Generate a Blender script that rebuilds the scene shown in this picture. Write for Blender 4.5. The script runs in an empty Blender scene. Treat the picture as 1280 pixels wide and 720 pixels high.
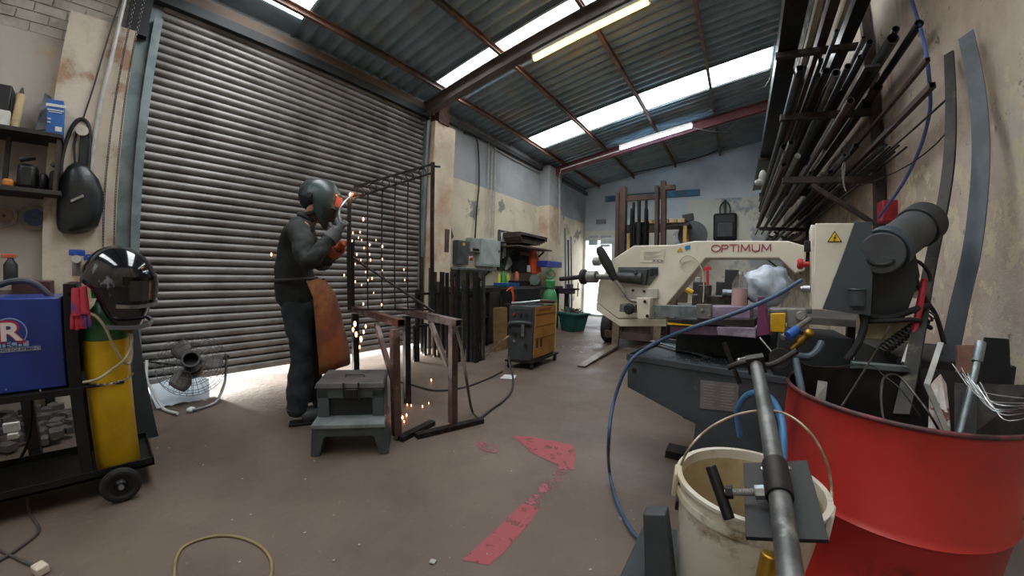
import bpy, math, random
from mathutils import Vector, Matrix, noise
import mathutils
random.seed(7)
sc = bpy.context.scene
COL = sc.collection
PI = math.pi
# ------------------------------------------------------------------ camera
CAM_H = 1.10
CF, CA, CB = 432.0061, -0.141850979, 0.0176358157       # lens: theta = u + CA u^3 + CB u^5, u = r_px / CF (1280 px wide frame)
CM = Matrix(((0.824560193621786, 0.042352093552685266, -0.5641868371967812),
             (0.5651094874705551, -0.013326180048785665, 0.8249082858694498),
             (0.027418137521888944, -0.9990138703226357, -0.03492180748212846)))
cam = bpy.data.cameras.new('camera')
cam.type = 'PANO'
cam.panorama_type = 'FISHEYE_LENS_POLYNOMIAL'
cam.sensor_fit = 'HORIZONTAL'
cam.sensor_width = 36.0
cam.sensor_height = 36.0 * 9 / 16
cam.fisheye_fov = PI
_s = 1280 / 36.0                                           # px per mm
_k = (0.002289553481861099, 3.1780806353328466e-07, -3.04620884823321e-09, 2.0841841874433357e-12)
cam.fisheye_polynomial_k0 = 0.0
cam.fisheye_polynomial_k1 = -_k[0] * _s
cam.fisheye_polynomial_k2 = -_k[1] * _s ** 2
cam.fisheye_polynomial_k3 = -_k[2] * _s ** 3
cam.fisheye_polynomial_k4 = -_k[3] * _s ** 4
cam.clip_start = 0.02
cam_ob = bpy.data.objects.new('camera', cam)
COL.objects.link(cam_ob)
R = Matrix((( CM[0][0], -CM[0][1], -CM[0][2]), (CM[1][0], -CM[1][1], -CM[1][2]), (CM[2][0], -CM[2][1], -CM[2][2])))
cam_ob.matrix_world = Matrix.Translation((0, 0, CAM_H)) @ R.to_4x4()
sc.camera = cam_ob
# ------------------------------------------------------------------ world, exposure
sc.view_settings.view_transform = 'Standard'
sc.view_settings.look = 'None'
sc.view_settings.gamma = 1.0
sc.view_settings.exposure = 0.0
sc.view_settings.use_curve_mapping = False
sc.cycles.use_denoising = True
sc.cycles.max_bounces = 8
sc.cycles.diffuse_bounces = 5
sc.cycles.sample_clamp_indirect = 6.0
SKY = 5.0
w = bpy.data.worlds.new('sky'); sc.world = w; w.use_nodes = True
bg = w.node_tree.nodes['Background']
bg.inputs[0].default_value = (0.86, 0.93, 1.0, 1); bg.inputs[1].default_value = SKY
sun = bpy.data.lights.new('low_sun', 'SUN'); sun.energy = 110.0; sun.angle = 0.09; sun.color = (1.0, 0.97, 0.92)
sun_ob = bpy.data.objects.new('low_sun', sun); COL.objects.link(sun_ob)
sun_ob.rotation_euler = mathutils.Vector((0.97, 0.22, -0.085)).to_track_quat('-Z', 'Y').to_euler()
SKYLIGHT = 11.0          # glow of the translucent roof sheets
TUBE_WHITE = 42.0
TUBE_WARM = 16.0

# ------------------------------------------------------------------ helpers
def V(*a):
    return Vector(a[0]) if len(a) == 1 else Vector(a)

def ray(px, py):
    x, y = px - 640.0, py - 360.0
    r = math.hypot(x, y); u = r / CF
    th = u + CA * u ** 3 + CB * u ** 5
    r = max(r, 1e-9)
    return CM @ Vector((math.sin(th) * x / r, math.sin(th) * y / r, math.cos(th)))

def at(px, py, x=None, y=None, z=None, d=None, roof=None):
    """a point of the photograph carried to a known plane of the place"""
    q = ray(px, py); C = Vector((0, 0, CAM_H))
    if x is not None: k = x / q.x
    elif y is not None: k = y / q.y
    elif z is not None: k = (z - CAM_H) / q.z
    elif d is not None: k = d / math.hypot(q.x, q.y)
    else: k = (ROOF0 - roof - CAM_H) / (q.z - RS * q.x)
    return C + q * k

def lin(c):
    if isinstance(c, str):
        c = [int(c[i:i + 2], 16) / 255 for i in (0, 2, 4)]
    return tuple((x / 12.92 if x <= 0.04045 else ((x + 0.055) / 1.055) ** 2.4) for x in c[:3]) + (1.0,)

MATS = {}
def mat(name, c1, c2=None, scale=6.0, rough=0.6, metal=0.0, bump=0.0, bscale=None, c3=None, thr=(0.45, 0.6), thr3=(0.6, 0.66), scale3=None, spec=0.5, coat=0.0, emit=None, es=0.0, alpha=None, trans=0.0, stretch=(1, 1, 1), rough2=None, detail=6.0):
    """a procedural surface: base colour broken up by noise, an optional third colour in sharp-edged patches"""
    if name in MATS: return MATS[name]
    m = bpy.data.materials.new(name); m.use_nodes = True
    nt = m.node_tree; N = nt.nodes; L = nt.links
    b = N['Principled BSDF']
    b.inputs['Roughness'].default_value = rough
    b.inputs['Metallic'].default_value = metal
    b.inputs['Specular IOR Level'].default_value = spec
    b.inputs['Coat Weight'].default_value = coat
    if trans: b.inputs['Transmission Weight'].default_value = trans
    if alpha is not None: b.inputs['Alpha'].default_value = alpha
    tc = N.new('ShaderNodeTexCoord'); mp = N.new('ShaderNodeMapping')
    L.new(tc.outputs['Object'], mp.inputs[0]); mp.inputs['Scale'].default_value = stretch
    def nz(s, d=detail, rr=0.6):
        n = N.new('ShaderNodeTexNoise'); n.inputs['Scale'].default_value = s; n.inputs['Detail'].default_value = d
        n.inputs['Roughness'].default_value = rr
        L.new(mp.outputs[0], n.inputs['Vector']); return n
    def ramp(src, lo, hi):
        r = N.new('ShaderNodeMapRange'); r.clamp = True
        r.inputs[1].default_value = lo; r.inputs[2].default_value = hi
        L.new(src, r.inputs[0]); return r.outputs[0]
    base = lin(c1)
    if c2 is None:
        c2 = tuple(max(0, x * 0.86) for x in (lin(c1)[:3])) + (1,)
        c2l = c2
    else: c2l = lin(c2)
    n1 = nz(scale)
    f = ramp(n1.outputs[0], thr[0], thr[1])
    mx = N.new('ShaderNodeMix'); mx.data_type = 'RGBA'
    mx.inputs[6].default_value = base; mx.inputs[7].default_value = c2l
    L.new(f, mx.inputs[0]); out = mx.outputs[2]
    if c3 is not None:
        n3 = nz(scale3 or scale * 0.6, 8.0, 0.65)
        f3 = ramp(n3.outputs[0], thr3[0], thr3[1])
        m3 = N.new('ShaderNodeMix'); m3.data_type = 'RGBA'
        L.new(out, m3.inputs[6]); m3.inputs[7].default_value = lin(c3); L.new(f3, m3.inputs[0]); out = m3.outputs[2]
    L.new(out, b.inputs['Base Color'])
    if rough2 is not None:
        rr = N.new('ShaderNodeMapRange'); rr.inputs[3].default_value = rough; rr.inputs[4].default_value = rough2
        L.new(f, rr.inputs[0]); L.new(rr.outputs[0], b.inputs['Roughness'])
    if emit is not None:
        b.inputs['Emission Color'].default_value = lin(emit); b.inputs['Emission Strength'].default_value = es
    if bump:
        nb = nz(bscale or scale * 3, 8.0)
        bp = N.new('ShaderNodeBump'); bp.inputs['Strength'].default_value = min(1.0, bump); bp.inputs['Distance'].default_value = 0.01
        L.new(nb.outputs[0], bp.inputs['Height']); L.new(bp.outputs[0], b.inputs['Normal'])
    MATS[name] = m
    return m

class MB:
    """collects shapes; build() links them as one mesh object"""
    def __init__(s): s.v = []; s.f = []
    def add(s, vs, fs):
        o = len(s.v); s.v += [tuple(x) for x in vs]; s.f += [tuple(i + o for i in q) for q in fs]; return s
    def box(s, c, size, rz=0.0, M=None):
        c = V(c); hx, hy, hz = size[0] / 2, size[1] / 2, size[2] / 2
        M = M or Matrix.Rotation(rz, 3, 'Z')
        vs = [c + M @ Vector((x * hx, y * hy, z * hz)) for x in (-1, 1) for y in (-1, 1) for z in (-1, 1)]
        return s.add(vs, [(0, 1, 3, 2), (4, 6, 7, 5), (0, 4, 5, 1), (2, 3, 7, 6), (0, 2, 6, 4), (1, 5, 7, 3)])
    def hexa(s, p):                                   # 4 bottom + 4 top corners
        return s.add(p, [(3, 2, 1, 0), (4, 5, 6, 7), (0, 1, 5, 4), (1, 2, 6, 5), (2, 3, 7, 6), (3, 0, 4, 7)])
    def bar(s, p, q, w_, h_, up=(0, 0, 1), hollow=0.0):
        p = V(p); q = V(q); d = (q - p).normalized(); u = V(up)
        if abs(d.dot(u)) > 0.98: u = Vector((1, 0, 0))
        sd = d.cross(u).normalized(); u = sd.cross(d).normalized()
        def ring(c, a, b): return [c + sd * x * a / 2 + u * y * b / 2 for x, y in ((-1, -1), (1, -1), (1, 1), (-1, 1))]
        if not hollow:
            return s.hexa([*ring(p, w_, h_), *ring(q, w_, h_)])
        a, b2 = w_ - 2 * hollow, h_ - 2 * hollow
        vs = ring(p, w_, h_) + ring(q, w_, h_) + ring(p, a, b2) + ring(q, a, b2)
        fs = []
        for i in range(4):
            j = (i + 1) % 4
            fs += [(i, j, j + 4, i + 4), (i + 8, i + 12, j + 12, j + 8), (i, i + 8, j + 8, j), (i + 4, j + 4, j + 12, i + 12)]
        return s.add(vs, fs)
    def cyl(s, p, q, r, r2=None, n=16, caps=True):
        p = V(p); q = V(q); r2 = r if r2 is None else r2
        d = (q - p).normalized(); u = Vector((0, 0, 1)) if abs(d.z) < 0.9 else Vector((1, 0, 0))
        a = d.cross(u).normalized(); b = a.cross(d)
        vs = []
        for c, rr in ((p, r), (q, r2)):
            vs += [c + a * math.cos(2 * PI * i / n) * rr + b * math.sin(2 * PI * i / n) * rr for i in range(n)]
        fs = [(i, i + n, (i + 1) % n + n, (i + 1) % n) for i in range(n)]
        if caps: fs += [tuple(range(n)), tuple(range(2 * n - 1, n - 1, -1))]
        return s.add(vs, fs)
    def pipe(s, p, q, r, t=0.003, n=14):              # open tube with wall thickness
        p = V(p); q = V(q); d = (q - p).normalized(); u = Vector((0, 0, 1)) if abs(d.z) < 0.9 else Vector((1, 0, 0))
        a = d.cross(u).normalized(); b = a.cross(d); vs = []
        for c, rr in ((p, r), (q, r), (p, r - t), (q, r - t)):
            vs += [c + a * math.cos(2 * PI * i / n) * rr + b * math.sin(2 * PI * i / n) * rr for i in range(n)]
        fs = []
        for i in range(n):
            j = (i + 1) % n
            fs += [(i, i + n, j + n, j), (i + 2 * n, j + 2 * n, j + 3 * n, i + 3 * n), (i, j, j + 2 * n, i + 2 * n), (i + n, i + 3 * n, j + 3 * n, j + n)]
        return s.add(vs, fs)
    def tube(s, pts, r, n=8, sub=4, closed=False, rs=None):
        P = [V(p) for p in pts]
        if sub > 1 and len(P) > 2:
            Q = []; m = len(P); rr = []
            rng = range(m if closed else m - 1)
            for i in rng:
                g = (lambda k: P[k % m]) if closed else (lambda k: P[min(max(k, 0), m - 1)])
                p0, p1, p2, p3 = g(i - 1), g(i), g(i + 1), g(i + 2)
                for j in range(sub):
                    t = j / sub
                    Q.append(0.5 * ((2 * p1) + (p2 - p0) * t + (2 * p0 - 5 * p1 + 4 * p2 - p3) * t * t + (3 * p1 - p0 - 3 * p2 + p3) * t ** 3))
                    if rs: rr.append(rs[i] * (1 - t) + rs[(i + 1) % m] * t)
            if not closed:
                Q.append(P[-1]); rr.append(rs[-1] if rs else r)
            P = Q; rs = rr if rs else None
        m = len(P); vs = []; up = None
        for i in range(m):
            a = P[(i - 1) % m] if (closed or i) else P[0]; b = P[(i + 1) % m] if (closed or i < m - 1) else P[-1]
            d = (b - a).normalized()
            if up is None: up = Vector((0, 0, 1)) if abs(d.z) < 0.9 else Vector((1, 0, 0))
            sd = d.cross(up)
            if sd.length < 1e-5: sd = d.orthogonal()
            sd.normalize(); up = sd.cross(d).normalized()
            rr = rs[i] if rs else r
            vs += [P[i] + sd * math.cos(2 * PI * k / n) * rr + up * math.sin(2 * PI * k / n) * rr for k in range(n)]
        fs = []
        for i in range(m if closed else m - 1):
            j = (i + 1) % m
            fs += [(i * n + k, i * n + (k + 1) % n, j * n + (k + 1) % n, j * n + k) for k in range(n)]
        if not closed: fs += [tuple(range(n - 1, -1, -1)), tuple((m - 1) * n + k for k in range(n))]
        return s.add(vs, fs)
    def lathe(s, prof, c=(0, 0, 0), M=None, n=24, arc=None):
        c = V(c); M = M or Matrix.Identity(3); vs = []; m = len(prof)
        for (r, z) in prof:
            vs += [c + M @ Vector((r * math.cos(2 * PI * k / n), r * math.sin(2 * PI * k / n), z)) for k in range(n)]
        fs = []
        for i in range(m - 1):
            fs += [(i * n + k, i * n + (k + 1) % n, (i + 1) * n + (k + 1) % n, (i + 1) * n + k) for k in range(n)]
        if prof[0][0] > 1e-4: pass
        return s.add(vs, fs)
    def prism(s, poly, ext):
        n = len(poly); e = V(ext); vs = [V(p) for p in poly] + [V(p) + e for p in poly]
        return s.add(vs, [tuple(range(n - 1, -1, -1)), tuple(range(n, 2 * n))] + [(i, (i + 1) % n, (i + 1) % n + n, i + n) for i in range(n)])
    def ell(s, c, r, M=None, nu=16, nv=10):
        c = V(c); M = M or Matrix.Identity(3)
        r = (r, r, r) if not hasattr(r, '__len__') else r
        vs = [c + M @ Vector((0, 0, r[2]))]
        for j in range(1, nv):
            a = PI * j / nv
            vs += [c + M @ Vector((r[0] * math.sin(a) * math.cos(2 * PI * i / nu), r[1] * math.sin(a) * math.sin(2 * PI * i / nu), r[2] * math.cos(a))) for i in range(nu)]
        vs.append(c + M @ Vector((0, 0, -r[2]))); k = len(vs) - 1
        fs = [(0, 1 + i, 1 + (i + 1) % nu) for i in range(nu)]
        for j in range(nv - 2):
            o = 1 + j * nu
            fs += [(o + i, o + nu + i, o + nu + (i + 1) % nu, o + (i + 1) % nu) for i in range(nu)]
        o = 1 + (nv - 2) * nu
        fs += [(o + i, k, o + (i + 1) % nu) for i in range(nu)]
        return s.add(vs, fs)
    def torus(s, c, R_, r, M=None, n=28, m=8):
        M = M or Matrix.Identity(3); c = V(c)
        return s.tube([c + M @ Vector((R_ * math.cos(2 * PI * i / n), R_ * math.sin(2 * PI * i / n), 0)) for i in range(n)], r, n=m, sub=1, closed=True)
    def build(s, name, material, parent=None, smooth=35, bevel=0.0, base=None, seg=2, kind=None):
        me = bpy.data.meshes.new(name)
        off = Vector((0, 0, 0))
        if parent is not None: off = ORG.get(parent.name, Vector((0, 0, 0)))
        elif base is not None: off = V(base)
        me.from_pydata([(x - off.x, y - off.y, z - off.z) for x, y, z in s.v], [], s.f)
        me.validate(); me.update()
        for m in (material if isinstance(material, (list, tuple)) else [material]): me.materials.append(m)
        if smooth:
            me.shade_smooth()
            me.set_sharp_from_angle(angle=math.radians(smooth))
        o = bpy.data.objects.new(name, me); COL.objects.link(o)
        if parent is not None:
            o.parent = parent; ORG[o.name] = off
        else:
            o.location = off; ORG[o.name] = off
        if bevel:
            b = o.modifiers.new('bevel', 'BEVEL'); b.width = bevel; b.segments = seg; b.limit_method = 'ANGLE'; b.angle_limit = math.radians(40)
        if kind: o['kind'] = kind
        return o
ORG = {}
def thing(name, label, cat, base, group=None):
    o = bpy.data.objects.new(name, None); COL.objects.link(o); o.location = V(base); o.empty_display_size = 0.1
    ORG[o.name] = V(base); o['label'] = label; o['category'] = cat
    if group: o['group'] = group
    return o
def tag(o, label, cat, group=None):
    o['label'] = label; o['category'] = cat
    if group: o['group'] = group
    return o
def struct(name, mb, m, smooth=35, **k):
    return mb.build(name, m, smooth=smooth, kind='structure', **k)
def text(name, body, m, size, c, xdir, up, parent, ext=0.001, sx=1.0, bold=0.0):
    cu = bpy.data.curves.new(name, 'FONT'); cu.body = body; cu.size = size; cu.extrude = ext; cu.align_x = 'CENTER'; cu.align_y = 'CENTER'
    cu.offset = bold; cu.materials.append(m)
    o = bpy.data.objects.new(name, cu); COL.objects.link(o)
    X_ = V(xdir).normalized(); U = V(up).normalized(); Z_ = X_.cross(U).normalized(); U = Z_.cross(X_)
    M = Matrix((X_ * sx, U, Z_)).transposed().to_4x4(); M.translation = V(c) - ORG.get(parent.name, Vector((0, 0, 0)))
    dg = bpy.context.evaluated_depsgraph_get(); dg.update()
    me = bpy.data.meshes.new_from_object(o.evaluated_get(dg)); me.name = name; me.transform(M)
    bpy.data.objects.remove(o); bpy.data.curves.remove(cu)
    if not me.materials: me.materials.append(m)
    o = bpy.data.objects.new(name, me); COL.objects.link(o)
    o.parent = parent; ORG[o.name] = ORG.get(parent.name, Vector((0, 0, 0)))
    return o
def rotx(a): return Matrix.Rotation(a, 3, 'X')
def rotz(a): return Matrix.Rotation(a, 3, 'Z')
def basis(x, y, z): return Matrix((V(x).normalized(), V(y).normalized(), V(z).normalized())).transposed()
def facing(n, up=(0, 0, 1)):
    """matrix whose local z points along n and local y is up"""
    n = V(n).normalized(); u = V(up); x = u.cross(n).normalized(); return Matrix((x, n.cross(x), n)).transposed()
# ------------------------------------------------------------------ materials of the setting
STEEL = mat('raw_steel', '55524e', '3c3835', scale=9, rough=0.45, metal=0.85, c3='5c4436', thr3=(0.6, 0.7))
DSTEEL = mat('dark_steel', '3a3837', '2a2725', scale=12, rough=0.5, metal=0.7, c3='4c382c', thr3=(0.58, 0.7))
GALV = mat('galvanised', '8d989a', '6f7b7e', scale=20, rough=0.42, metal=0.75)
RUST = mat('rusty_steel', '5a3f35', '41302b', scale=14, rough=0.8, metal=0.2, c3='2c2624', thr3=(0.55, 0.65), bump=0.2)
BLACK = mat('black_plastic', '161718', '0e0f10', scale=8, rough=0.5)
BLACKM = mat('black_metal', '1a1b1c', '101112', scale=8, rough=0.42, metal=0.3)
RUBBER = mat('black_rubber', '1b1b1b', '121212', scale=10, rough=0.75)
WHITE = mat('white_plastic', 'd4d4ce', 'bfc0ba', scale=7, rough=0.5)
CHROME = mat('bright_metal', 'b9bcbd', '8f9293', scale=14, rough=0.28, metal=0.9)
GREYP = mat('grey_paint', '33393c', '262b2e', scale=5, rough=0.5, c3='4a5154', thr3=(0.6, 0.75))
RED = mat('red_paint', 'b02a26', '8c1f1d', scale=3, rough=0.42)

RS = 0.17939          # the single-pitch roof rises this much per metre towards the right wall
ROOF0 = 4.5
XL, XR, YB, YF = -4.05, 1.15, -3.4, 9.72
def zr(x): return ROOF0 + RS * x

# floor: brown worn concrete with a worn red painted line and pale scuffs
def floor_material():
    m = bpy.data.materials.new('worn_concrete_floor'); m.use_nodes = True
    nt = m.node_tree; N = nt.nodes; L = nt.links; b = N['Principled BSDF']
    tc = N.new('ShaderNodeTexCoord')
    def nz(s, d=8.0, rr=0.6, sc_=(1, 1, 1)):
        mp = N.new('ShaderNodeMapping'); mp.inputs['Scale'].default_value = sc_; L.new(tc.outputs['Object'], mp.inputs[0])
        n = N.new('ShaderNodeTexNoise'); n.inputs['Scale'].default_value = s; n.inputs['Detail'].default_value = d; n.inputs['Roughness'].default_value = rr
        L.new(mp.outputs[0], n.inputs['Vector']); return n.outputs[0]
    def ramp(src, lo, hi):
        r = N.new('ShaderNodeMapRange'); r.clamp = True; r.inputs[1].default_value = lo; r.inputs[2].default_value = hi; L.new(src, r.inputs[0]); return r.outputs[0]
    def mix(f, a, c):
        x = N.new('ShaderNodeMix'); x.data_type = 'RGBA'; L.new(f, x.inputs[0])
        if isinstance(a, tuple): x.inputs[6].default_value = a
        else: L.new(a, x.inputs[6])
        x.inputs[7].default_value = c; return x.outputs[2]
    def math_(op, a, c=None):
        x = N.new('ShaderNodeMath'); x.operation = op
        for i, s in enumerate((a, c)):
            if s is None: continue
            if isinstance(s, (int, float)): x.inputs[i].default_value = s
            else: L.new(s, x.inputs[i])
        return x.outputs[0]
    o = mix(ramp(nz(0.9), 0.35, 0.65), lin('6e6053'), lin('574a3f'))
    o = mix(ramp(nz(5.0), 0.5, 0.7), o, lin('62554a'))
    o = mix(math_('MULTIPLY', ramp(nz(1.7, 10), 0.56, 0.72), 0.55), o, lin('463d38'))
    o = mix(math_('MULTIPLY', ramp(nz(28, 4), 0.68, 0.72), 0.6), o, lin('928579'))
    L.new(o, b.inputs['Base Color'])
    rr = N.new('ShaderNodeMapRange'); rr.inputs[3].default_value = 0.42; rr.inputs[4].default_value = 0.75
    L.new(ramp(nz(2.4), 0.3, 0.7), rr.inputs[0]); L.new(rr.outputs[0], b.inputs['Roughness'])
    bp = N.new('ShaderNodeBump'); bp.inputs['Strength'].default_value = 0.25; bp.inputs['Distance'].default_value = 0.01
    L.new(nz(22, 8), bp.inputs['Height']); L.new(bp.outputs[0], b.inputs['Normal'])
    return m
struct('floor', MB().box(((XL + XR) / 2 - 0.3, (YB + YF) / 2, -0.1), (XR - XL + 1.4, YF - YB + 0.4, 0.2)), floor_material())
struct('ground_outside', MB().box((-7.0, 6, -0.11), (5.0, 26, 0.2)).box((-1.5, YF + 4.1, -0.11), (6.0, 7.8, 0.2)), mat('pale_yard', 'b9b6ae', 'a09d96', scale=3, rough=0.8))

# ---- walls
PLASTER_R = mat('peeling_plaster', '9c8e7e', '80746a', scale=2.2, rough=0.85, c3='bfb29a', thr3=(0.53, 0.56), scale3=2.6, bump=0.8, bscale=9, thr=(0.4, 0.6))
PLASTER_L = mat('old_plaster', 'b8b1a6', 'a39b91', scale=1.6, rough=0.85, c3='b9a88e', thr3=(0.56, 0.6), scale3=1.3, bump=0.35, bscale=8)
GREYWALL = mat('painted_grey_wall', 'a2a6a8', '919597', scale=1.4, rough=0.8, bump=0.2, bscale=10)
CREAMWALL = mat('cream_flaking_wall', 'd8ceb6', 'c6bca6', scale=1.7, rough=0.85, c3='8e8a84', thr3=(0.6, 0.64), scale3=1.8, bump=0.4, bscale=8)
BRICK = mat('pale_brick', 'b8b2a9', '9f988f', scale=5, rough=0.9, bump=0.5, bscale=14)

def wall_right_material():
    m = bpy.data.materials.new('weathered_wall'); m.use_nodes = True
    nt = m.node_tree; N = nt.nodes; L = nt.links; b = N['Principled BSDF']; b.inputs['Roughness'].default_value = 0.85
    tc = N.new('ShaderNodeTexCoord')
    def nz(s, d=8.0, rr=0.62, sc_=(1, 1, 1), off=(0, 0, 0)):
        mp = N.new('ShaderNodeMapping'); mp.inputs['Scale'].default_value = sc_; mp.inputs['Location'].default_value = off; L.new(tc.outputs['Object'], mp.inputs[0])
        n = N.new('ShaderNodeTexNoise'); n.inputs['Scale'].default_value = s; n.inputs['Detail'].default_value = d; n.inputs['Roughness'].default_value = rr
        L.new(mp.outputs[0], n.inputs['Vector']); return n.outputs[0]
    def ramp(src, lo, hi, a=0.0, c=1.0):
        r = N.new('ShaderNodeMapRange'); r.clamp = True; r.inputs[1].default_value = lo; r.inputs[2].default_value = hi
        r.inputs[3].default_value = a; r.inputs[4].default_value = c; L.new(src, r.inputs[0]); return r.outputs[0]
    def mix(f, a, c):
        x = N.new('ShaderNodeMix'); x.data_type = 'RGBA'; L.new(f, x.inputs[0])
        if isinstance(a, tuple): x.inputs[6].default_value = a
        else: L.new(a, x.inputs[6])
        x.inputs[7].default_value = c; return x.outputs[2]
    def mul(a, c):
        x = N.new('ShaderNodeMath'); x.operation = 'MULTIPLY'
        L.new(a, x.inputs[0]); (x.inputs.__getitem__(1)).default_value = 1.0
        if isinstance(c, float): x.inputs[1].default_value = c
        else: L.new(c, x.inputs[1])
        return x.outputs[0]
    o = mix(ramp(nz(1.1), 0.4, 0.6), lin('c8bcae'), lin('ae9f8e'))
    o = mix(mul(ramp(nz(0.9, off=(3, 1, 2)), 0.5, 0.68), 0.8), o, lin('a08472'))
    o = mix(mul(ramp(nz(2.2, sc_=(1, 1.6, 0.35), off=(0, 5, 1)), 0.57, 0.68), 0.75), o, lin('7a5c48'))       # rusty runs
    sep = N.new('ShaderNodeSeparateXYZ'); L.new(tc.outputs['Object'], sep.inputs[0])
    low = ramp(sep.outputs[2], 2.35, 1.7)
    o = mix(mul(ramp(nz(5.5, 10, 0.72, off=(7, 2, 0)), 0.535, 0.56), low), o, lin('cdc2a6'))                   # cream flakes on the lower half
    o = mix(ramp(nz(2.8, 10, 0.72, off=(1, 9, 4)), 0.60, 0.63), o, lin('7d7972'))
    o = mix(mul(ramp(nz(11, 10, 0.8, off=(4, 4, 4)), 0.62, 0.66), 0.7), o, lin('625b53'))
    L.new(o, b.inputs['Base Color'])
    bp = N.new('ShaderNodeBump'); bp.inputs['Strength'].default_value = 0.9; bp.inputs['Distance'].default_value = 0.012
    L.new(nz(7, 10, 0.7), bp.inputs['Height']); L.new(bp.outputs[0], b.inputs['Normal'])
    return m
struct('wall_right', MB().box((XR + 0.1, (YB + YF) / 2, 2.5), (0.2, YF - YB + 0.4, 5.2)), wall_right_material(), smooth=0)
struct('wall_back', MB().box(((XL + XR) / 2, YB - 0.1, 2.5), (XR - XL + 0.6, 0.2, 5.2)), PLASTER_L, smooth=0)

# left wall: blocks around the roller door opening (y 0.10 .. 3.42, z 0 .. 3.45)
DY0, DY1, DZ1 = 0.10, 3.44, 3.46
def leftblock(y0, y1, z0, z1, x=XL, t=0.3): return MB().box((x - t / 2, (y0 + y1) / 2, (z0 + z1) / 2), (t, y1 - y0, z1 - z0))
struct('wall_left', leftblock(YB - 0.2, DY0, 0, 2.9), PLASTER_L, smooth=0)
# brickwork over an arch, top left
mbk = MB()
for r_ in range(9):
    z = 2.9 + r_ * 0.085
    for c_ in range(17):
        y = YB + c_ * 0.225 - (0.11 if r_ % 2 else 0)
        y0, y1 = max(y, YB - 0.2), min(y + 0.213, DY0)
        if y1 - y0 > 0.03: mbk.box((XL - 0.1, (y0 + y1) / 2, z + 0.038), (0.2 + 0.012 * random.random(), y1 - y0, 0.073))
mbk.box((XL - 0.106, (YB + DY0) / 2, 3.3), (0.2, DY0 - YB, 0.85))
struct('wall_left_brickwork', mbk, BRICK, smooth=0)
struct('wall_left_lintel', leftblock(DY0, DY1, DZ1, 3.8, x=XL - 0.02), GREYWALL, smooth=0)
struct('wall_left_upper', leftblock(DY1, YF, 2.72, 3.85, x=XL), GREYWALL, smooth=0)
struct('wall_left_lower', leftblock(DY1, YF, 0.0, 2.72, x=XL), CREAMWALL, smooth=0)

# piers
PIER = mat('pier_plaster', 'd6c8b0', 'c2b49d', scale=2.0, rough=0.85, c3='b8977c', thr3=(0.50, 0.64), scale3=1.6, bump=0.35, bscale=9)
struct('pillar_near', MB().box((XL + 0.04, -0.22, 1.55), (0.2, 0.46, 3.1)), mat('pier_near_plaster', 'cdc2b0', 'b3a896', scale=2.6, rough=0.85, c3='a5866c', thr3=(0.54, 0.60), scale3=2.6, bump=0.5, bscale=9), smooth=0)
struct('pillar_middle', MB().box((XL + 0.06, 3.70, 1.72), (0.24, 0.44, 3.44)), PIER, smooth=0)
struct('pillar_middle_cap', MB().box((XL + 0.12, 3.64, 3.60), (0.16, 0.22, 0.34)), RUST, smooth=0)
struct('pillar_far', MB().box((XL + 0.10, 7.25, 0.5 * 2.75), (0.34, 0.6, 2.75)), PIER, smooth=0)
struct('pillar_far_upper', MB().box((XL + 0.10, 7.25, 3.22), (0.34, 0.6, 0.94)), GREYWALL, smooth=0)

struct('wall_left_recess', MB().box((XL + 0.172, 3.83, 1.62), (0.02, 0.10, 0.36)), mat('recess_brown', '5a4a40', '463a33', scale=9, rough=0.9), smooth=0)
struct('wall_left_plaster_hole', MB().prism([(XL + 0.004, 3.93, 1.95), (XL + 0.004, 4.03, 2.05), (XL + 0.004, 4.10, 1.85), (XL + 0.004, 4.16, 1.72), (XL + 0.004, 4.02, 1.62), (XL + 0.004, 4.0, 1.4), (XL + 0.004, 3.93, 1.3)], (0.004, 0, 0)), mat('recess_brown', '5a4a40'), smooth=0)
# far wall with an open doorway onto the daylight, blue painted beam over it
FX0, FX1, FZ = -4.02, -3.02, 2.22
mbf = MB().box(((FX1 + XR) / 2 + 0.1, YF + 0.1, FZ / 2), (XR - FX1 + 0.2, 0.2, FZ)).box(((XL + XR) / 2 , YF + 0.1, (FZ + 2.5) / 2), (XR - XL + 0.4, 0.2, 2.5 - FZ)).box((XL - 0.17, YF + 0.1, FZ / 2), (0.4, 0.2, FZ))
struct('wall_far_lower', mbf, mat('far_cream_wall', 'e2decf', 'd2cec0', scale=1.2, rough=0.85, c3='a9aeb0', thr3=(0.55, 0.6), scale3=0.9, bump=0.2), smooth=0)
struct('wall_far', MB().box(((XL + XR) / 2, YF + 0.1, 3.75), (XR - XL + 0.4, 0.2, 2.5)), mat('far_grey_wall', 'd6dcdf', 'c6cdd1', scale=1.4, rough=0.85, bump=0.2), smooth=0)
struct('wall_far_patch', MB().box((0.02, YF - 0.008, 1.62), (2.28, 0.02, 3.24)), mat('far_cream_wall', 'cfcab9'), smooth=0)
struct('wall_far_beam', MB().box((-2.1, YF - 0.03, 3.42), (2.6, 0.1, 0.16)), mat('blue_painted_beam', '3f6f8c', '52626a', scale=3, rough=0.6, c3='5aa0c0', thr3=(0.5, 0.6)), smooth=0)
mbd = MB().box((FX0 - 0.0, YF - 0.03, FZ / 2), (0.07, 0.12, FZ)).box((FX1 + 0.0, YF - 0.03, FZ / 2), (0.07, 0.12, FZ)).box(((FX0 + FX1) / 2, YF - 0.03, FZ + 0.03), (1.07, 0.12, 0.07))
struct('door_2_frame', mbd, mat('white_gloss', 'dcdcda', 'c8c8c6', rough=0.4), smooth=0)
struct('threshold_step', MB().box(((FX0 + FX1) / 2, YF + 0.02, 0.02), (0.98, 0.3, 0.05)), mat('pale_step', 'b4bcc4', 'a2aab2', rough=0.6), smooth=0)

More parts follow.
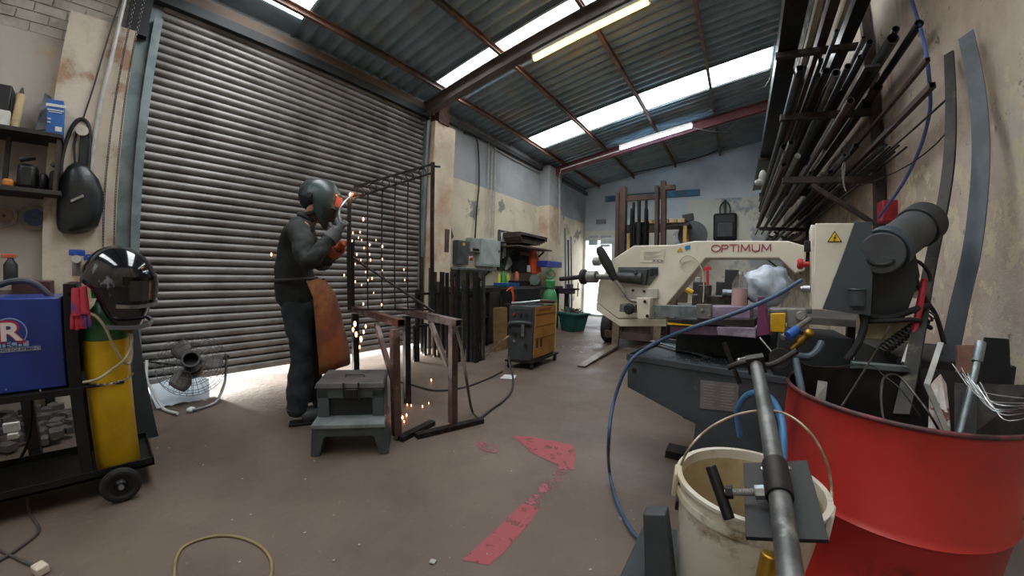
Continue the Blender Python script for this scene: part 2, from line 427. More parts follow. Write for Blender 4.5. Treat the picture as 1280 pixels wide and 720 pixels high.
# ---- roof
ROOFM = mat('corrugated_sheet', '8ca1ab', '7b8f99', scale=2.5, rough=0.6, metal=0.0, c3='9d978f', thr3=(0.55, 0.7), scale3=1.2)
SKY_BANDS = [(-2.62, -1.97), (0.50, 1.36), (3.19, 3.74), (5.68, 6.33)]
def skylight_material():
    m = bpy.data.materials.new('translucent_sheet'); m.use_nodes = True
    nt = m.node_tree; N = nt.nodes; L = nt.links; b = N['Principled BSDF']
    b.inputs['Base Color'].default_value = (0.5, 0.5, 0.5, 1)
    tc = N.new('ShaderNodeTexCoord'); mp = N.new('ShaderNodeMapping'); mp.inputs['Scale'].default_value = (1.2, 5, 1); L.new(tc.outputs['Object'], mp.inputs[0])
    n = N.new('ShaderNodeTexNoise'); n.inputs['Scale'].default_value = 2.2; n.inputs['Detail'].default_value = 9; L.new(mp.outputs[0], n.inputs['Vector'])
    r = N.new('ShaderNodeMapRange'); r.inputs[1].default_value = 0.60; r.inputs[2].default_value = 0.70; L.new(n.outputs[0], r.inputs[0])
    x = N.new('ShaderNodeMix'); x.data_type = 'RGBA'; L.new(r.outputs[0], x.inputs[0])
    x.inputs[6].default_value = (0.93, 0.97, 1.0, 1); x.inputs[7].default_value = (0.075, 0.075, 0.045, 1)
    L.new(x.outputs[2], b.inputs['Emission Color']); b.inputs['Emission Strength'].default_value = SKYLIGHT
    return m
SKYM = skylight_material()
def corr(y0, y1, x0, x1, amp=0.028, pitch=0.076):
    mb = MB(); n = max(2, int((y1 - y0) / pitch * 6)); xs = [x0 + (x1 - x0) * i / 6 for i in range(7)]
    for i in range(n + 1):
        y = y0 + (y1 - y0) * i / n
        sn_ = math.sin(2 * PI * y / pitch); dz = amp * max(-1.0, min(1.0, sn_ * 2.2))
        for x in xs: mb.v.append((x, y, zr(x) + 0.03 + dz))
    k = len(xs)
    for i in range(n):
        for j in range(k - 1): mb.f.append((i * k + j, i * k + j + 1, (i + 1) * k + j + 1, (i + 1) * k + j))
    return mb
ys = YB - 0.2
edges = []
for b0, b1 in SKY_BANDS:
    edges.append((ys, b0 + 0.02)); ys = b1 - 0.02
edges.append((ys, YF + 0.2))
ceil = MB()
for a, b_ in edges:
    m_ = corr(a, b_, XL - 0.35, XR + 0.3, pitch=0.155); ceil.add(m_.v, m_.f)
struct('ceiling', ceil, ROOFM, smooth=60)
struct('ceiling_outer_cover', MB().hexa([(XL - 0.4, YB - 0.2, zr(XL - 0.4) + 0.08), (XR + 0.3, YB - 0.2, zr(XR + 0.3) + 0.08), (XR + 0.3, YF + 0.2, zr(XR + 0.3) + 0.08), (XL - 0.4, YF + 0.2, zr(XL - 0.4) + 0.08),
       (XL - 0.4, YB - 0.2, zr(XL - 0.4) + 0.12), (XR + 0.3, YB - 0.2, zr(XR + 0.3) + 0.12), (XR + 0.3, YF + 0.2, zr(XR + 0.3) + 0.12), (XL - 0.4, YF + 0.2, zr(XL - 0.4) + 0.12)]), ROOFM, smooth=0)
for i, (b0, b1) in enumerate(SKY_BANDS):
    x0, x1 = XL + 0.42, 0.64
    mb = MB().add([(x0, b0, zr(x0) + 0.02), (x1, b0, zr(x1) + 0.02), (x1, b1, zr(x1) + 0.02), (x0, b1, zr(x0) + 0.02)], [(0, 3, 2, 1)])
    if i == 1:   # this band reaches lower towards the wall plate
        mb = MB().add([(x0 - 0.15, b0, zr(x0 - .15) + 0.02), (x1, b0, zr(x1) + 0.02), (x1, b1, zr(x1) + 0.02), (x0 - 0.15, b1, zr(x0 - .15) + 0.02)], [(0, 3, 2, 1)])
    struct('window_%d' % (i + 1), mb, SKYM, smooth=0)
    xa, xb = XL - 0.3, x0 - (0.15 if i == 1 else 0)
    struct('ceiling_sheet_end', MB().add([(xa, b0, zr(xa) + 0.03), (xb, b0, zr(xb) + 0.03), (xb, b1, zr(xb) + 0.03), (xa, b1, zr(xa) + 0.03)], [(0, 3, 2, 1)]), ROOFM, smooth=0)
    struct('trim_1', MB().bar((x0 - .1, b0 - 0.012, zr(x0 - .1) + 0.0), (x1, b0 - 0.012, zr(x1)), 0.03, 0.02).bar((x0 - .1, b1 + 0.012, zr(x0 - .1)), (x1, b1 + 0.012, zr(x1)), 0.03, 0.02), GALV, smooth=0)
PURL = mat('rusted_purlin', '8c6e60', '6e564c', scale=4, rough=0.75, metal=0.2, c3='54524f', thr3=(0.5, 0.62), scale3=1.5)
REDBEAM = mat('red_oxide_beam', '6a343a', '552f33', scale=3, rough=0.7, metal=0.0)
for x in (-3.60, -2.56, -1.42, -0.29, 0.80):
    mb = MB(); z0 = zr(x) - 0.06
    mb.box((x, (YB + YF) / 2, z0 + 0.045), (0.045, YF - YB, 0.010)).box((x - 0.018, (YB + YF) / 2, z0 + 0.01), (0.010, YF - YB, 0.07)).box((x - 0.0, (YB + YF) / 2, z0 - 0.025), (0.045, YF - YB, 0.010))
    struct('roof_purlin', mb, PURL, smooth=0)
def rafter(name, y, m, off=0.12, h_=0.16, w_=0.085, x0=XL, x1=XR):
    d = V(x1 - x0, 0, RS * (x1 - x0)).normalized(); up = V(-d.z, 0, d.x)
    a = V(x0, y, zr(x0) - off); b_ = V(x1, y, zr(x1) - off); mb = MB()
    mb.bar(a, b_, w_, 0.012).bar(a - up * h_, b_ - up * h_, w_, 0.012).bar(a - up * h_ / 2, b_ - up * h_ / 2, 0.012, h_)
    return struct(name, mb, m, smooth=0)
rafter('roof_beam_brown', 3.36, mat('brown_beam', '6b605a', '564d48', scale=4, rough=0.7, metal=0.1), h_=0.19, w_=0.12, off=0.10)
rafter('roof_beam_red', 7.25, REDBEAM, h_=0.17)
rafter('roof_beam_near', -0.60, RUST, h_=0.15)
# wall plates along the eaves, left and right
PLATE = mat('old_timber_plate', '6a5c50', '50453d', scale=5, rough=0.8, stretch=(1, 0.15, 1))
struct('trim_left', MB().box((XL + 0.03, (YB + 3.55) / 2, 3.60), (0.12, 3.55 - YB, 0.07)).box((XL + 0.06, (YB + 3.55) / 2, 3.66), (0.05, 3.55 - YB, 0.06)), PLATE, smooth=0)
struct('trim_left_far', MB().box((XL + 0.03, (3.8 + YF) / 2, 3.63), (0.1, YF - 3.8, 0.08)), mat('grey_plate', '5a5a5c', '48484b', scale=4, rough=0.8), smooth=0)
struct('trim_right', MB().box((0.86, (YB + YF) / 2, zr(0.86) - 0.20), (0.14, YF - YB, 0.05)).box((0.86, (YB + YF) / 2, zr(0.86) - 0.13), (0.03, YF - YB, 0.16)).box((1.04, (YB + YF) / 2, zr(1.0) - 0.40), (0.25, YF - YB, 0.3)), mat('dark_wall_beam', '4b443e', '2f2c2a', scale=4, rough=0.8, stretch=(1, 0.3, 1), c3='8a8478', thr3=(0.52, 0.56), scale3=5), smooth=0)

# ---- roller door
def roller():
    mb = MB(); pitch = 0.0768; z0, z1 = 0.06, 3.56; n = int((z1 - z0) / pitch)
    prof = []
    for i in range(n):
        zb = z0 + i * pitch
        for t, x in ((0.0, -0.010), (0.10, 0.004), (0.28, 0.014), (0.50, 0.017), (0.70, 0.012), (0.82, 0.004), (0.87, -0.030), (0.97, -0.030)):
            prof.append((x, zb + t * pitch))
    y0, y1 = 0.17, 3.40
    for (x, z) in prof:
        mb.v += [(XL + 0.02 + x, y0, z), (XL + 0.02 + x, y1, z)]
    for i in range(len(prof) - 1): mb.f.append((2 * i, 2 * i + 1, 2 * i + 3, 2 * i + 2))
    mb.box((XL + 0.02, (y0 + y1) / 2, 0.085), (0.05, y1 - y0, 0.05))
    return mb
rd = roller().build('door_1', mat('roller_steel', '8a8783', '726f6b', scale=2.0, rough=0.5, metal=0.35, c3='5c5753', thr3=(0.58, 0.7), scale3=1.6), kind='structure', smooth=30)
GUIDE = mat('painted_guide', '7d8b8c', '687678', scale=4, rough=0.5, metal=0.4)
g = MB().box((XL + 0.055, 0.145, 1.66), (0.09, 0.065, 3.32)).box((XL + 0.02, 0.06, 1.62), (0.03, 0.10, 3.24)).box((XL - 0.04, 0.12, 1.8), (0.10, 0.12, 3.6)).box((XL - 0.04, 3.43, 1.8), (0.10, 0.10, 3.6))
g.box((XL + 0.055, 3.415, 1.70), (0.09, 0.05, 3.4))
struct('door_1_guides', g, GUIDE, smooth=0)
hd = MB().box((XL + 0.10, 1.72, 3.50), (0.16, 3.62, 0.16)).cyl((XL - 0.0, 0.0, 3.42), (XL - 0.0, 0.1, 3.42), 0.16, n=20)
struct('door_1_hood', MB().box((XL + 0.04, 1.76, 3.53), (0.12, 3.4, 0.10)).box((XL + 0.02, 0.0, 3.35), (0.18, 0.16, 0.5)), mat('hood_black', '24282a', '1b1e20', scale=4, rough=0.6), smooth=0)
# ------------------------------------------------------------------ bandsaw
CREAM = mat('cream_enamel', 'dcd6c4', 'cdc6b2', scale=3.5, rough=0.4, c3='a0967f', thr3=(0.64, 0.74), scale3=5)
SAWGREY = mat('saw_base_grey', '3f464a', '353b3f', scale=5, rough=0.5, c3='555b5d', thr3=(0.6, 0.72), scale3=7)
PURPLE = mat('purple_paint', '6d3457', '56304c', scale=8, rough=0.5, c3='8d8087', thr3=(0.58, 0.66))
PURPLE2 = mat('worn_lilac_casting', '8d7a90', '77677a', scale=8, rough=0.5, c3='a9a4a6', thr3=(0.52, 0.6))
CAST = mat('grey_casting', '8d8c86', '716f6a', scale=10, rough=0.45, metal=0.4)
YEL = mat('yellow_guard', 'd9a914', 'c4960f', scale=6, rough=0.5)
MOTORG = mat('motor_grey', '45494a', '393c3d', scale=9, rough=0.55, c3='5b5d5c', thr3=(0.62, 0.7))
SP, SA = V(-0.65, 1.95, 0), math.radians(-8)
SD = V(math.cos(SA), math.sin(SA), 0); SN = V(math.sin(SA), -math.cos(SA), 0)     # along the bow, and out of its face towards the aisle
def sp(px, py, off=0.0):
    q = ray(px, py); C = V(0, 0, CAM_H); P = SP + SN * off
    return C + q * ((P - C).dot(SN) / q.dot(SN))
saw = thing('bandsaw', 'cream horizontal metal-cutting bandsaw with red lettering on a dark grey base', 'bandsaw', (-0.1, 1.95, 0))
bow = [(748, 352), (767, 323), (792, 307), (843, 306), (868, 301), (985, 301), (1008, 308), (1006, 338), (994, 342), (974, 323), (882, 323), (834, 380), (833, 398), (772, 398), (745, 377)]
mb = MB()
poly = [sp(*p) for p in bow]
mb.prism(poly, -SN * 0.13)
bowo = mb.build('saw_bow', CREAM, saw, smooth=0, bevel=0.006)
MB().prism([sp(*p, 0.001) for p in ((745, 378), (772, 399), (833, 399), (833, 408), (775, 408), (745, 388))], -SN * 0.16).build('saw_bow_flange', CREAM, saw, smooth=0, bevel=0.003)
# recess with tension slide
MB().prism([sp(*p, 0.002) for p in ((773, 334), (823, 334), (823, 343), (812, 357), (773, 353))], SN * 0.004).build('slide_recess', mat('recess_grey', '6d7274', '54595b', scale=8, rough=0.4, metal=0.5), saw, smooth=0)
MB().prism([sp(*p, 0.006) for p in ((776, 337), (811, 337), (808, 356), (776, 352))], SN * 0.02).cyl(sp(770, 346, 0.03), sp(803, 347, 0.03), 0.026, n=18).cyl(sp(794, 340, 0.02), sp(794, 340, 0.062), 0.011, n=12).build('tension_slide', MOTORG, saw, bevel=0.002)
MB().cyl(sp(700, 349, 0.03), sp(728, 346, 0.03), 0.014, n=14).lathe([(0.0, 0), (0.03, 0), (0.045, 0.01), (0.045, 0.03), (0.03, 0.045), (0, 0.045)], sp(726, 346, 0.03), M=facing(SD), n=20).build('tension_handwheel', RUBBER, saw)
MB().cyl(sp(735, 346, 0.03), sp(746, 346, 0.03), 0.037, n=20).cyl(sp(746, 346, 0.03), sp(772, 346, 0.03), 0.018, n=14).cyl(sp(742, 327, -0.02), sp(750, 327, -0.02), 0.026, n=16).build('tension_shaft', CAST, saw, bevel=0.002)
MB().prism([sp(*p, 0.004) for p in ((776, 359), (823, 361), (823, 373), (800, 375), (776, 369))], SN * 0.012).build('slide_plate', mat('pale_plate', 'c9c6bc', 'b6b3a9', rough=0.35, metal=0.2), saw, bevel=0.002)
for q_ in ((791, 363), (805, 364)): MB().cyl(sp(*q_, 0.016), sp(*q_, 0.024), 0.0075, n=12).build('bolt', BLACK, saw)
MB().prism([sp(*p, 0.006) for p in ((813, 336), (822, 336), (822, 343), (813, 345))], SN * 0.004).build('slot_end', BLACK, saw, smooth=0)
# lever with black grip
a, b = sp(748, 309, 0.09), sp(769, 350, 0.08)
MB().tube([a, a + (b - a) * 0.12, a + (b - a) * 0.5, a + (b - a) * 0.85, b], 0.02, rs=[0.012, 0.025, 0.03, 0.022, 0.017], n=14, sub=4).build('lever_grip', RUBBER, saw)
MB().tube([b, sp(778, 362, 0.08), sp(788, 375, 0.07), sp(800, 377, 0.06), sp(812, 384, 0.05)], 0.010, n=10).build('lever', CAST, saw)
# guide arm block and blade guide bar
MB().prism([sp(*p, 0.03) for p in ((800, 372), (817, 372), (816, 398), (801, 398))], SN * 0.05).build('guide_block', CREAM, saw, bevel=0.003)
MB().box((sp(786, 385, 0.05)), (0.09, 0.05, 0.045), rz=SA).build('guide_bracket', CAST, saw, bevel=0.003)
for q_ in ((806, 377), (809, 395)): MB().cyl(sp(*q_, 0.08), sp(*q_, 0.09), 0.008).build('bolt', DSTEEL, saw)
MB().lathe([(0, 0), (0.024, 0), (0.03, 0.008), (0.03, 0.022), (0.02, 0.03), (0, 0.03)], sp(788, 386, 0.07), M=facing(SN), n=12).build('clamp_knob', RUBBER, saw)
MB().prism([sp(*p, 0.03) for p in ((818, 381), (875, 382), (875, 396), (818, 396))], SN * 0.022).build('guide_bar', GALV, saw, bevel=0.002)
MB().prism([sp(*p, 0.02) for p in ((873, 380), (891, 380), (891, 398), (873, 397))], SN * 0.045).cyl(sp(878, 388, 0.06), sp(878, 388, 0.075), 0.008).cyl(sp(886, 395, 0.06), sp(886, 395, 0.075), 0.004).build('blade_guide', CAST, saw, bevel=0.002)
MB().prism([sp(*p, 0.0) for p in ((891, 397), (960, 398), (960, 400), (891, 400))], -SN * 0.004).build('saw_blade', STEEL, saw, smooth=0)
# markings
lt = MB(); lc_ = sp(925.5, 310, 0.0015); LH = 0.032
ell_ = lambda cx, rx, a0, a1, cy=0.5, ry=0.5, n=14: [(cx + rx * math.cos(a0 + (a1 - a0) * i / n), cy + ry * math.sin(a0 + (a1 - a0) * i / n)) for i in range(n + 1)]
GL = [(1.15, [ell_(0.5, 0.5, 0, 2 * PI)]), (0.85, [[(0, 0), (0, 1)], [(0, 1), (0.4, 1)] + ell_(0.4, 0.27, PI / 2, -PI / 2, 0.73, 0.27) + [(0, 0.46)]]), (0.95, [[(0, 1), (0.8, 1)], [(0.4, 0), (0.4, 1)]]), (0.28, [[(0, 0), (0, 1)]]),
      (1.15, [[(0, 0), (0.05, 1), (0.45, 0.15), (0.85, 1), (0.9, 0)]]), (1.0, [[(0, 1), (0, 0.35)] + ell_(0.375, 0.375, PI, 2 * PI, 0.35, 0.35) + [(0.75, 1)]]), (1.0, [[(0, 0), (0.05, 1), (0.45, 0.15), (0.85, 1), (0.9, 0)]])]
tw = sum(g_[0] for g_ in GL) - 0.1; ux = 0.0
wid_ = (sp(962.5, 310) - sp(888.5, 310)).length; kx = wid_ / tw
for adv, strokes in GL:
    for st_ in strokes:
        for (xa, ya), (xb, yb) in zip(st_[:-1], st_[1:]):
            pa_ = lc_ + SD * ((ux + xa) * kx - wid_ / 2) + V(0, 0, (ya - 0.5) * LH); pb_ = lc_ + SD * ((ux + xb) * kx - wid_ / 2) + V(0, 0, (yb - 0.5) * LH)
            dd = (pb_ - pa_).normalized() * 0.0012
            lt.bar(pa_ - dd, pb_ + dd, 0.0050, 0.0018, up=SN)
    ux += adv
lt.build('brand_lettering', mat('faded_red_print', 'a8485e', '96405a', scale=20, rough=0.5), saw, smooth=0)
MB().prism([sp(*p, 0.001) for p in ((801, 313), (832, 311), (830, 328), (800, 328))], SN * 0.001).build('rating_sticker', mat('sticker_white', 'd6d2c0', 'cbc6b4', rough=0.4), saw, smooth=0)
mb = MB()
for k in range(7): mb.prism([sp(805 + 0, 315 + k * 1.6, 0.0025), sp(827 - (k % 3) * 4, 314.6 + k * 1.6, 0.0025), sp(827 - (k % 3) * 4, 315.0 + k * 1.6, 0.0025), sp(805, 315.4 + k * 1.6, 0.0025)], SN * 0.0005)
for k in range(3): mb.prism([sp(816 + k * 5, 325.3, 0.0025), sp(819 + k * 5, 325.1, 0.0025), sp(819 + k * 5, 327, 0.0025), sp(816 + k * 5, 327.2, 0.0025)], SN * 0.0005)
mb.build('sticker_print', mat('print_grey', '8a8a86', '777774', rough=0.5), saw, smooth=0)
MB().prism([sp(*p, 0.001) for p in ((846, 315), (850.5, 308.5), (854, 314.5))], SN * 0.0015).build('warning_sticker', YEL, saw, smooth=0)
MB().prism([sp(*p, 0.001) for p in ((856, 308), (863, 306), (863, 311.5), (857, 312.5))], SN * 0.0015).build('safety_sticker', mat('blue_sticker', '2b8fc4', '2380b2', rough=0.4), saw, smooth=0)
MB().tube([sp(852, 330, 0.004), sp(851, 324, 0.01), sp(860, 319, 0.012), sp(870, 324, 0.012), sp(877, 335, 0.01), sp(880, 355, 0.008), sp(879, 378, 0.01)], 0.0028, n=6).build('coolant_hose', mat('cream_hose', 'c9c1a4', 'b4ac90', rough=0.5), saw)
# vice bed
def bedbox(x0, x1, y0, y1, z0, z1): return MB().box(((x0 + x1) / 2, (y0 + y1) / 2, (z0 + z1) / 2), (x1 - x0, y1 - y0, z1 - z0))
MB().prism([sp(*p, 0.06) for p in ((835, 399), (944, 399), (944, 409), (835, 404))], -SN * 0.30).build('vice_bed', DSTEEL, saw, bevel=0.003)
MB().prism([sp(*p, 0.055) for p in ((835, 403), (868, 406), (868, 407.5), (835, 405.5))], SN * 0.008).build('bed_stripe', YEL, saw, smooth=0)
MB().prism([sp(*p, 0.05) for p in ((838, 405), (897, 408), (897, 420), (838, 417))], -SN * 0.24).build('bed_casting', mat('dull_purple', '5b4052', '4a3644', scale=8, rough=0.6), saw, bevel=0.003)
MB().prism([sp(*p, 0.075) for p in ((896, 409), (945, 410), (945, 423), (897, 419))], -SN * 0.05).build('bed_front_jaw', PURPLE2, saw, bevel=0.003)
MB().prism([sp(*p, -0.02) for p in ((884, 383), (938, 383), (938, 399), (884, 399))], -SN * 0.18).build('rear_jaw', PURPLE2, saw, bevel=0.004)
MB().prism([sp(*p, 0.10) for p in ((947, 371), (953, 371), (963, 418), (946, 421))], -SN * 0.16).build('fixed_jaw', PURPLE, saw, bevel=0.003)
MB().prism([sp(*p, 0.11) for p in ((963.5, 392), (982, 392), (981, 416), (963, 414.5))], -SN * 0.05).build('yellow_guard', YEL, saw, bevel=0.003)
mb = MB().prism([sp(*p, 0.10) for p in ((984, 386), (1008, 386), (1012, 412), (984, 410))], -SN * 0.14).cyl(sp(1001, 395, 0.10), sp(1001, 395, 0.13), 0.02, n=14)
mb.prism([sp(*p, 0.02) for p in ((961, 386), (1015, 386), (1015, 392), (961, 391))], -SN * 0.12)
mb.build('pivot_casting', CAST, saw, bevel=0.004)
# control box: 0.2 m in front of the bow's face
def cp(px, py, off=0.12): return sp(px, py, off)
cb = MB().prism([cp(*p) for p in ((1013, 281), (1067, 280), (1058, 388), (1014, 386))], -SN * 0.17).build('control_box', CREAM, saw, bevel=0.005)
MB().prism([cp(*p, 0.135) for p in ((1019, 279), (1069, 279), (1064, 300), (1042, 350), (1030, 388), (1015, 387))], -SN * 0.012).build('box_door', CREAM, saw, bevel=0.003)
MB().prism([cp(*p, 0.15) for p in ((1068, 277), (1090, 277), (1088, 395), (1028, 386))], -SN * 0.012).build('hinge_plate', SAWGREY, saw, bevel=0.002)
q = sp(1043, 296, 0.1375)
ctr = [sp(1043, 288.5, 0.1360), sp(1052.5, 302.5, 0.1360), sp(1034, 302.5, 0.1360)]
MB().prism(ctr, SN * 0.0015).build('triangle_border', BLACK, saw, smooth=0)
cc = (ctr[0] + ctr[1] + ctr[2]) / 3
MB().prism([cc + (p - cc) * 0.8 + SN * 0.0016 for p in ctr], SN * 0.0008).build('triangle_sign', mat('sign_yellow', 'f0c818', 'e6bc10', rough=0.4), saw, smooth=0)
def bolt(u, v): return cc + SN * 0.003 + SD * u * 0.001 + V(0, 0, v * 0.001)
MB().prism([bolt(2, 13), bolt(-5, -1), bolt(0, -1), bolt(-3, -8), bolt(-5, -7), bolt(-2, -14), bolt(1, -7), bolt(-1, -8), bolt(6, 3), bolt(1, 3), bolt(5, 13)], SN * 0.0006).build('lightning_symbol', BLACK, saw, smooth=0)
MB().box(cp(1010, 308, 0.06), (0.03, 0.04, 0.045), rz=SA).build('rocker_switch', BLACK, saw, bevel=0.003)
MB().cyl(cp(1012, 330, 0.06), cp(1003, 331, 0.06), 0.012, n=14).lathe([(0, 0), (0.02, 0), (0.023, 0.006), (0.023, 0.018), (0.016, 0.024), (0, 0.024)], cp(1004, 330, 0.06), M=facing(-SD), n=18).build('emergency_stop', RED, saw)
MB().cyl(cp(1013, 361, 0.06), cp(1003, 361, 0.06), 0.017, n=16).cyl(cp(1004, 361, 0.06), cp(1000, 361, 0.06), 0.013, n=16).build('switch_knob', CHROME, saw, bevel=0.002)
# motor and gearbox
gc = cp(1101, 317, 0.16)
mdir = (at(1160, 274, d=1.97) - gc).normalized()
n_ = (V(0, 0, CAM_H) - gc).normalized()
MB().lathe([(0, 0), (0.072, 0), (0.078, -0.008), (0.078, -0.07), (0.068, -0.09), (0, -0.09)], gc, M=facing(n_), n=28).build('gearbox', MOTORG, saw)
mb = MB()
mb.tube([gc + facing(n_) @ V(0.04 * math.cos(a), -0.02 + 0.022 * math.sin(a), 0.004) for a in [PI + PI * i / 8 for i in range(9)]], 0.006, n=6, sub=1)
mb.build('gearbox_badge', mat('badge_dark', '2b2f30', '212425', rough=0.5), saw)
m0 = gc - n_ * 0.05 + mdir * 0.05
L_ = (at(1160, 270, d=1.97) - gc).length
MB().cyl(m0 - mdir * 0.02, m0 + mdir * 0.02, 0.088, n=28).build('motor_flange', mat('flange_blue_grey', '3b4851', '303b43', rough=0.5), saw, bevel=0.004)
MB().cyl(m0 + mdir * 0.02, m0 + mdir * 0.2, 0.076, n=32).build('motor_body', MOTORG, saw, bevel=0.003)
MB().cyl(m0 + mdir * 0.2, m0 + mdir * 0.275, 0.086, n=32).cyl(m0 + mdir * 0.275, m0 + mdir * 0.285, 0.07, n=32).build('motor_cowl', mat('motor_cowl', '2f3233', '252829', rough=0.6), saw, bevel=0.004)
Mm = facing(n_)
MB().box(m0 + mdir * 0.235 + V(0, 0, 0.078) , (0.05, 0.03, 0.006), M=basis(mdir, mdir.cross(V(0, 0, 1)), mdir.cross(V(0, 0, 1)).cross(mdir) * -1)).build('motor_plate', WHITE, saw, smooth=0)
MB().prism([sp(*p, 0.03) for p in ((1092, 296), (1140, 296), (1150, 345), (1130, 400), (1088, 400))], -SN * 0.05).build('motor_bracket', mat('bracket_black', '22282b', '1a1f22', scale=6, rough=0.5), saw, bevel=0.003)
MB().prism([sp(*p, 0.0) for p in ((1129, 348), (1147, 348), (1148, 373), (1127, 371))], -SN * 0.05).build('relay_box', CREAM, saw, bevel=0.003)
MB().prism([sp(*p, 0.05) for p in ((1080, 396), (1139, 399), (1137, 426), (1078, 424))], -SN * 0.2).build('rear_casting', mat('cream_dirty', '9c9272', '857b5e', scale=5, rough=0.6), saw, bevel=0.004)
MB().cyl(sp(1071, 362, 0.15), sp(1071, 382, 0.15), 0.028, n=18).torus(sp(1071, 362, 0.15), 0.028, 0.004, n=20, m=6).build('hose_cup', SAWGREY, saw)
MB().tube([sp(1076, 386, 0.1), sp(1080, 405, 0.12), sp(1072, 430, 0.14), sp(1058, 450, 0.15)], 0.014, n=10).build('drain_hose', RUBBER, saw)
mb = MB().tube([sp(1078, 395, 0.08), sp(1110, 398, 0.1), sp(1140, 388, 0.08), sp(1160, 382, 0.02)], 0.012, n=8).tube([sp(1082, 402, 0.1), sp(1115, 401, 0.12), sp(1145, 400, 0.1), sp(1163, 410, 0.0)], 0.009, n=8)
mb.tube([sp(1139, 312, 0.0), sp(1142, 340, 0.02), sp(1154, 370, 0.02), sp(1170, 395, 0.0), sp(1180, 430, 0)], 0.009, n=8).tube([sp(1120, 330, 0.0), sp(1145, 326, 0.02), sp(1160, 340, 0.0), sp(1163, 352, 0)], 0.007, n=8)
mb.build('power_cable', RUBBER, saw)
mb = MB(); pa, pb = sp(1100, 440, 0.12), sp(1165, 392, 0.02)
pts = []
for i in range(97):
    t = i / 96; a = t * 2 * PI * 16; d_ = (pb - pa)
    u = d_.normalized(); s1 = u.orthogonal().normalized(); s2 = u.cross(s1)
    pts.append(pa + d_ * t + (s1 * math.cos(a) + s2 * math.sin(a)) * 0.02)
MB().tube(pts, 0.004, n=6, sub=1).build('coiled_cable', BLACK, saw)
# base cabinet with sloping underside
ZT = 0.70
f0, f1 = at(784, 449, z=ZT), at(938, 473, z=ZT)
fx = (f1 - f0).normalized(); f2 = f0 + fx * 1.05; fn = V(fx.y, -fx.x, 0)
def fp(px, py):
    q_ = ray(px, py); C = V(0, 0, CAM_H); return C + q_ * ((f0 - C).dot(fn) / q_.dot(fn))
e0, e1 = fp(784, 484), fp(869, 530)
e2 = V(f0 + fx * 0.98); e2.z = e1.z
foot_z = 0.0
e1b = V(e1.x, e1.y, 0.05); e2b = V(e2.x, e2.y, 0.05)
mb = MB().prism([f0, f2, V(f2.x, f2.y, e1.z), e2, e2b, e1b, e1, e0], -fn * 0.62)
mb.build('saw_base', SAWGREY, saw, smooth=0, bevel=0.005)
# raised lip of the tray
mb = MB(); t_ = 0.012
for a_, b_ in ((f0, f2), (f0 - fn * 0.62, f2 - fn * 0.62), (f0, f0 - fn * 0.62)):
    mb.bar(a_ + V(0, 0, 0.012), b_ + V(0, 0, 0.012), t_, 0.03)
mb.build('tray_lip', SAWGREY, saw, smooth=0, bevel=0.003)
MB().prism([fp(876, 475) + fn * 0.001, fp(924, 480) + fn * 0.001, fp(922, 515) + fn * 0.001, fp(875, 510) + fn * 0.001], fn * 0.0015).build('specification_plate', mat('plate_brownish', '75706b', '69645f', scale=10, rough=0.4), saw, smooth=0)
mb = MB()
for k in range(8):
    for u0, u1 in ((0.08, 0.40), (0.55, 0.9)):
        p00 = fp(876, 475); px_ = fp(924, 480) - p00; pz_ = fp(875, 510) - p00
        v_ = 0.12 + k * 0.1
        a_ = p00 + px_ * u0 + pz_ * v_ + fn * 0.003; b_ = p00 + px_ * (u1 - 0.06 * (k % 2)) + pz_ * v_ + fn * 0.003
        mb.bar(a_, b_, 0.0005, 0.0022)
mb.build('plate_print', mat('plate_print', '96918a', '8b867f', rough=0.5), saw, smooth=0)
MB().cyl(fp(793, 463) - fn * 0.005, fp(793, 463) + fn * 0.002, 0.012, n=16).build('cable_hole', BLACK, saw)
MB().cyl(f0 + fx * 0.0 - fn * 0.3 + V(-0.05, 0, -0.17), f0 - fn * 0.3 + V(0.08, 0, -0.17), 0.02, n=14).build('tray_spigot', DSTEEL, saw)
for c_, s_ in (((e1.x - 0.06, e1.y + 0.55, 0.025), (0.25, 0.12, 0.05)), ((e1.x + 0.02, e1.y + 0.05, 0.025), (0.12, 0.14, 0.05)), ((e2.x - 0.02, e2.y + 0.05, 0.025), (0.12, 0.14, 0.05))): MB().box(c_, s_).build('base_foot', DSTEEL, saw, bevel=0.003)
# pedestal between tray and vice
MB().box((-0.02, 2.12, 0.775), (0.50, 0.20, 0.14)).box((0.34, 1.86, 0.80), (0.28, 0.30, 0.19)).build('pedestal', mat('pedestal_dark', '24292b', '1b1f21', scale=6, rough=0.55), saw, bevel=0.006)
# swarf and offcuts on the tray
tag(MB().bar(at(815, 426, z=ZT + 0.02), at(888, 447, z=ZT + 0.02), 0.03, 0.004).build('flat_bar_offcut', GALV, base=at(850, 436, z=ZT + .02)), 'thin bright offcut of flat bar lying in the grey saw tray', 'metal offcut')
tag(MB().bar(at(872, 432, z=ZT + 0.03), at(893, 443, z=ZT + 0.02), 0.012, 0.004).build('flat_bar_offcut', STEEL, base=at(880, 436, z=ZT + .02)), 'short dark steel sliver in the saw tray beside the bright offcut', 'metal offcut')
sw = MB()
for k in range(160):
    p = at(840 + random.gauss(0, 1) * 18 + 35, 450 + random.gauss(0, 1) * 4, z=ZT + 0.005)
    if f0.x + 0.03 < p.x < f2.x - 0.05 and p.y > f1.y + 0.05: sw.box(p, (0.006, 0.003, 0.003), rz=random.random() * 3)
swo = sw.build('swarf', CHROME, smooth=0); swo['kind'] = 'stuff'; swo['label'] = 'scatter of bright metal swarf in the grey saw tray'; swo['category'] = 'swarf'
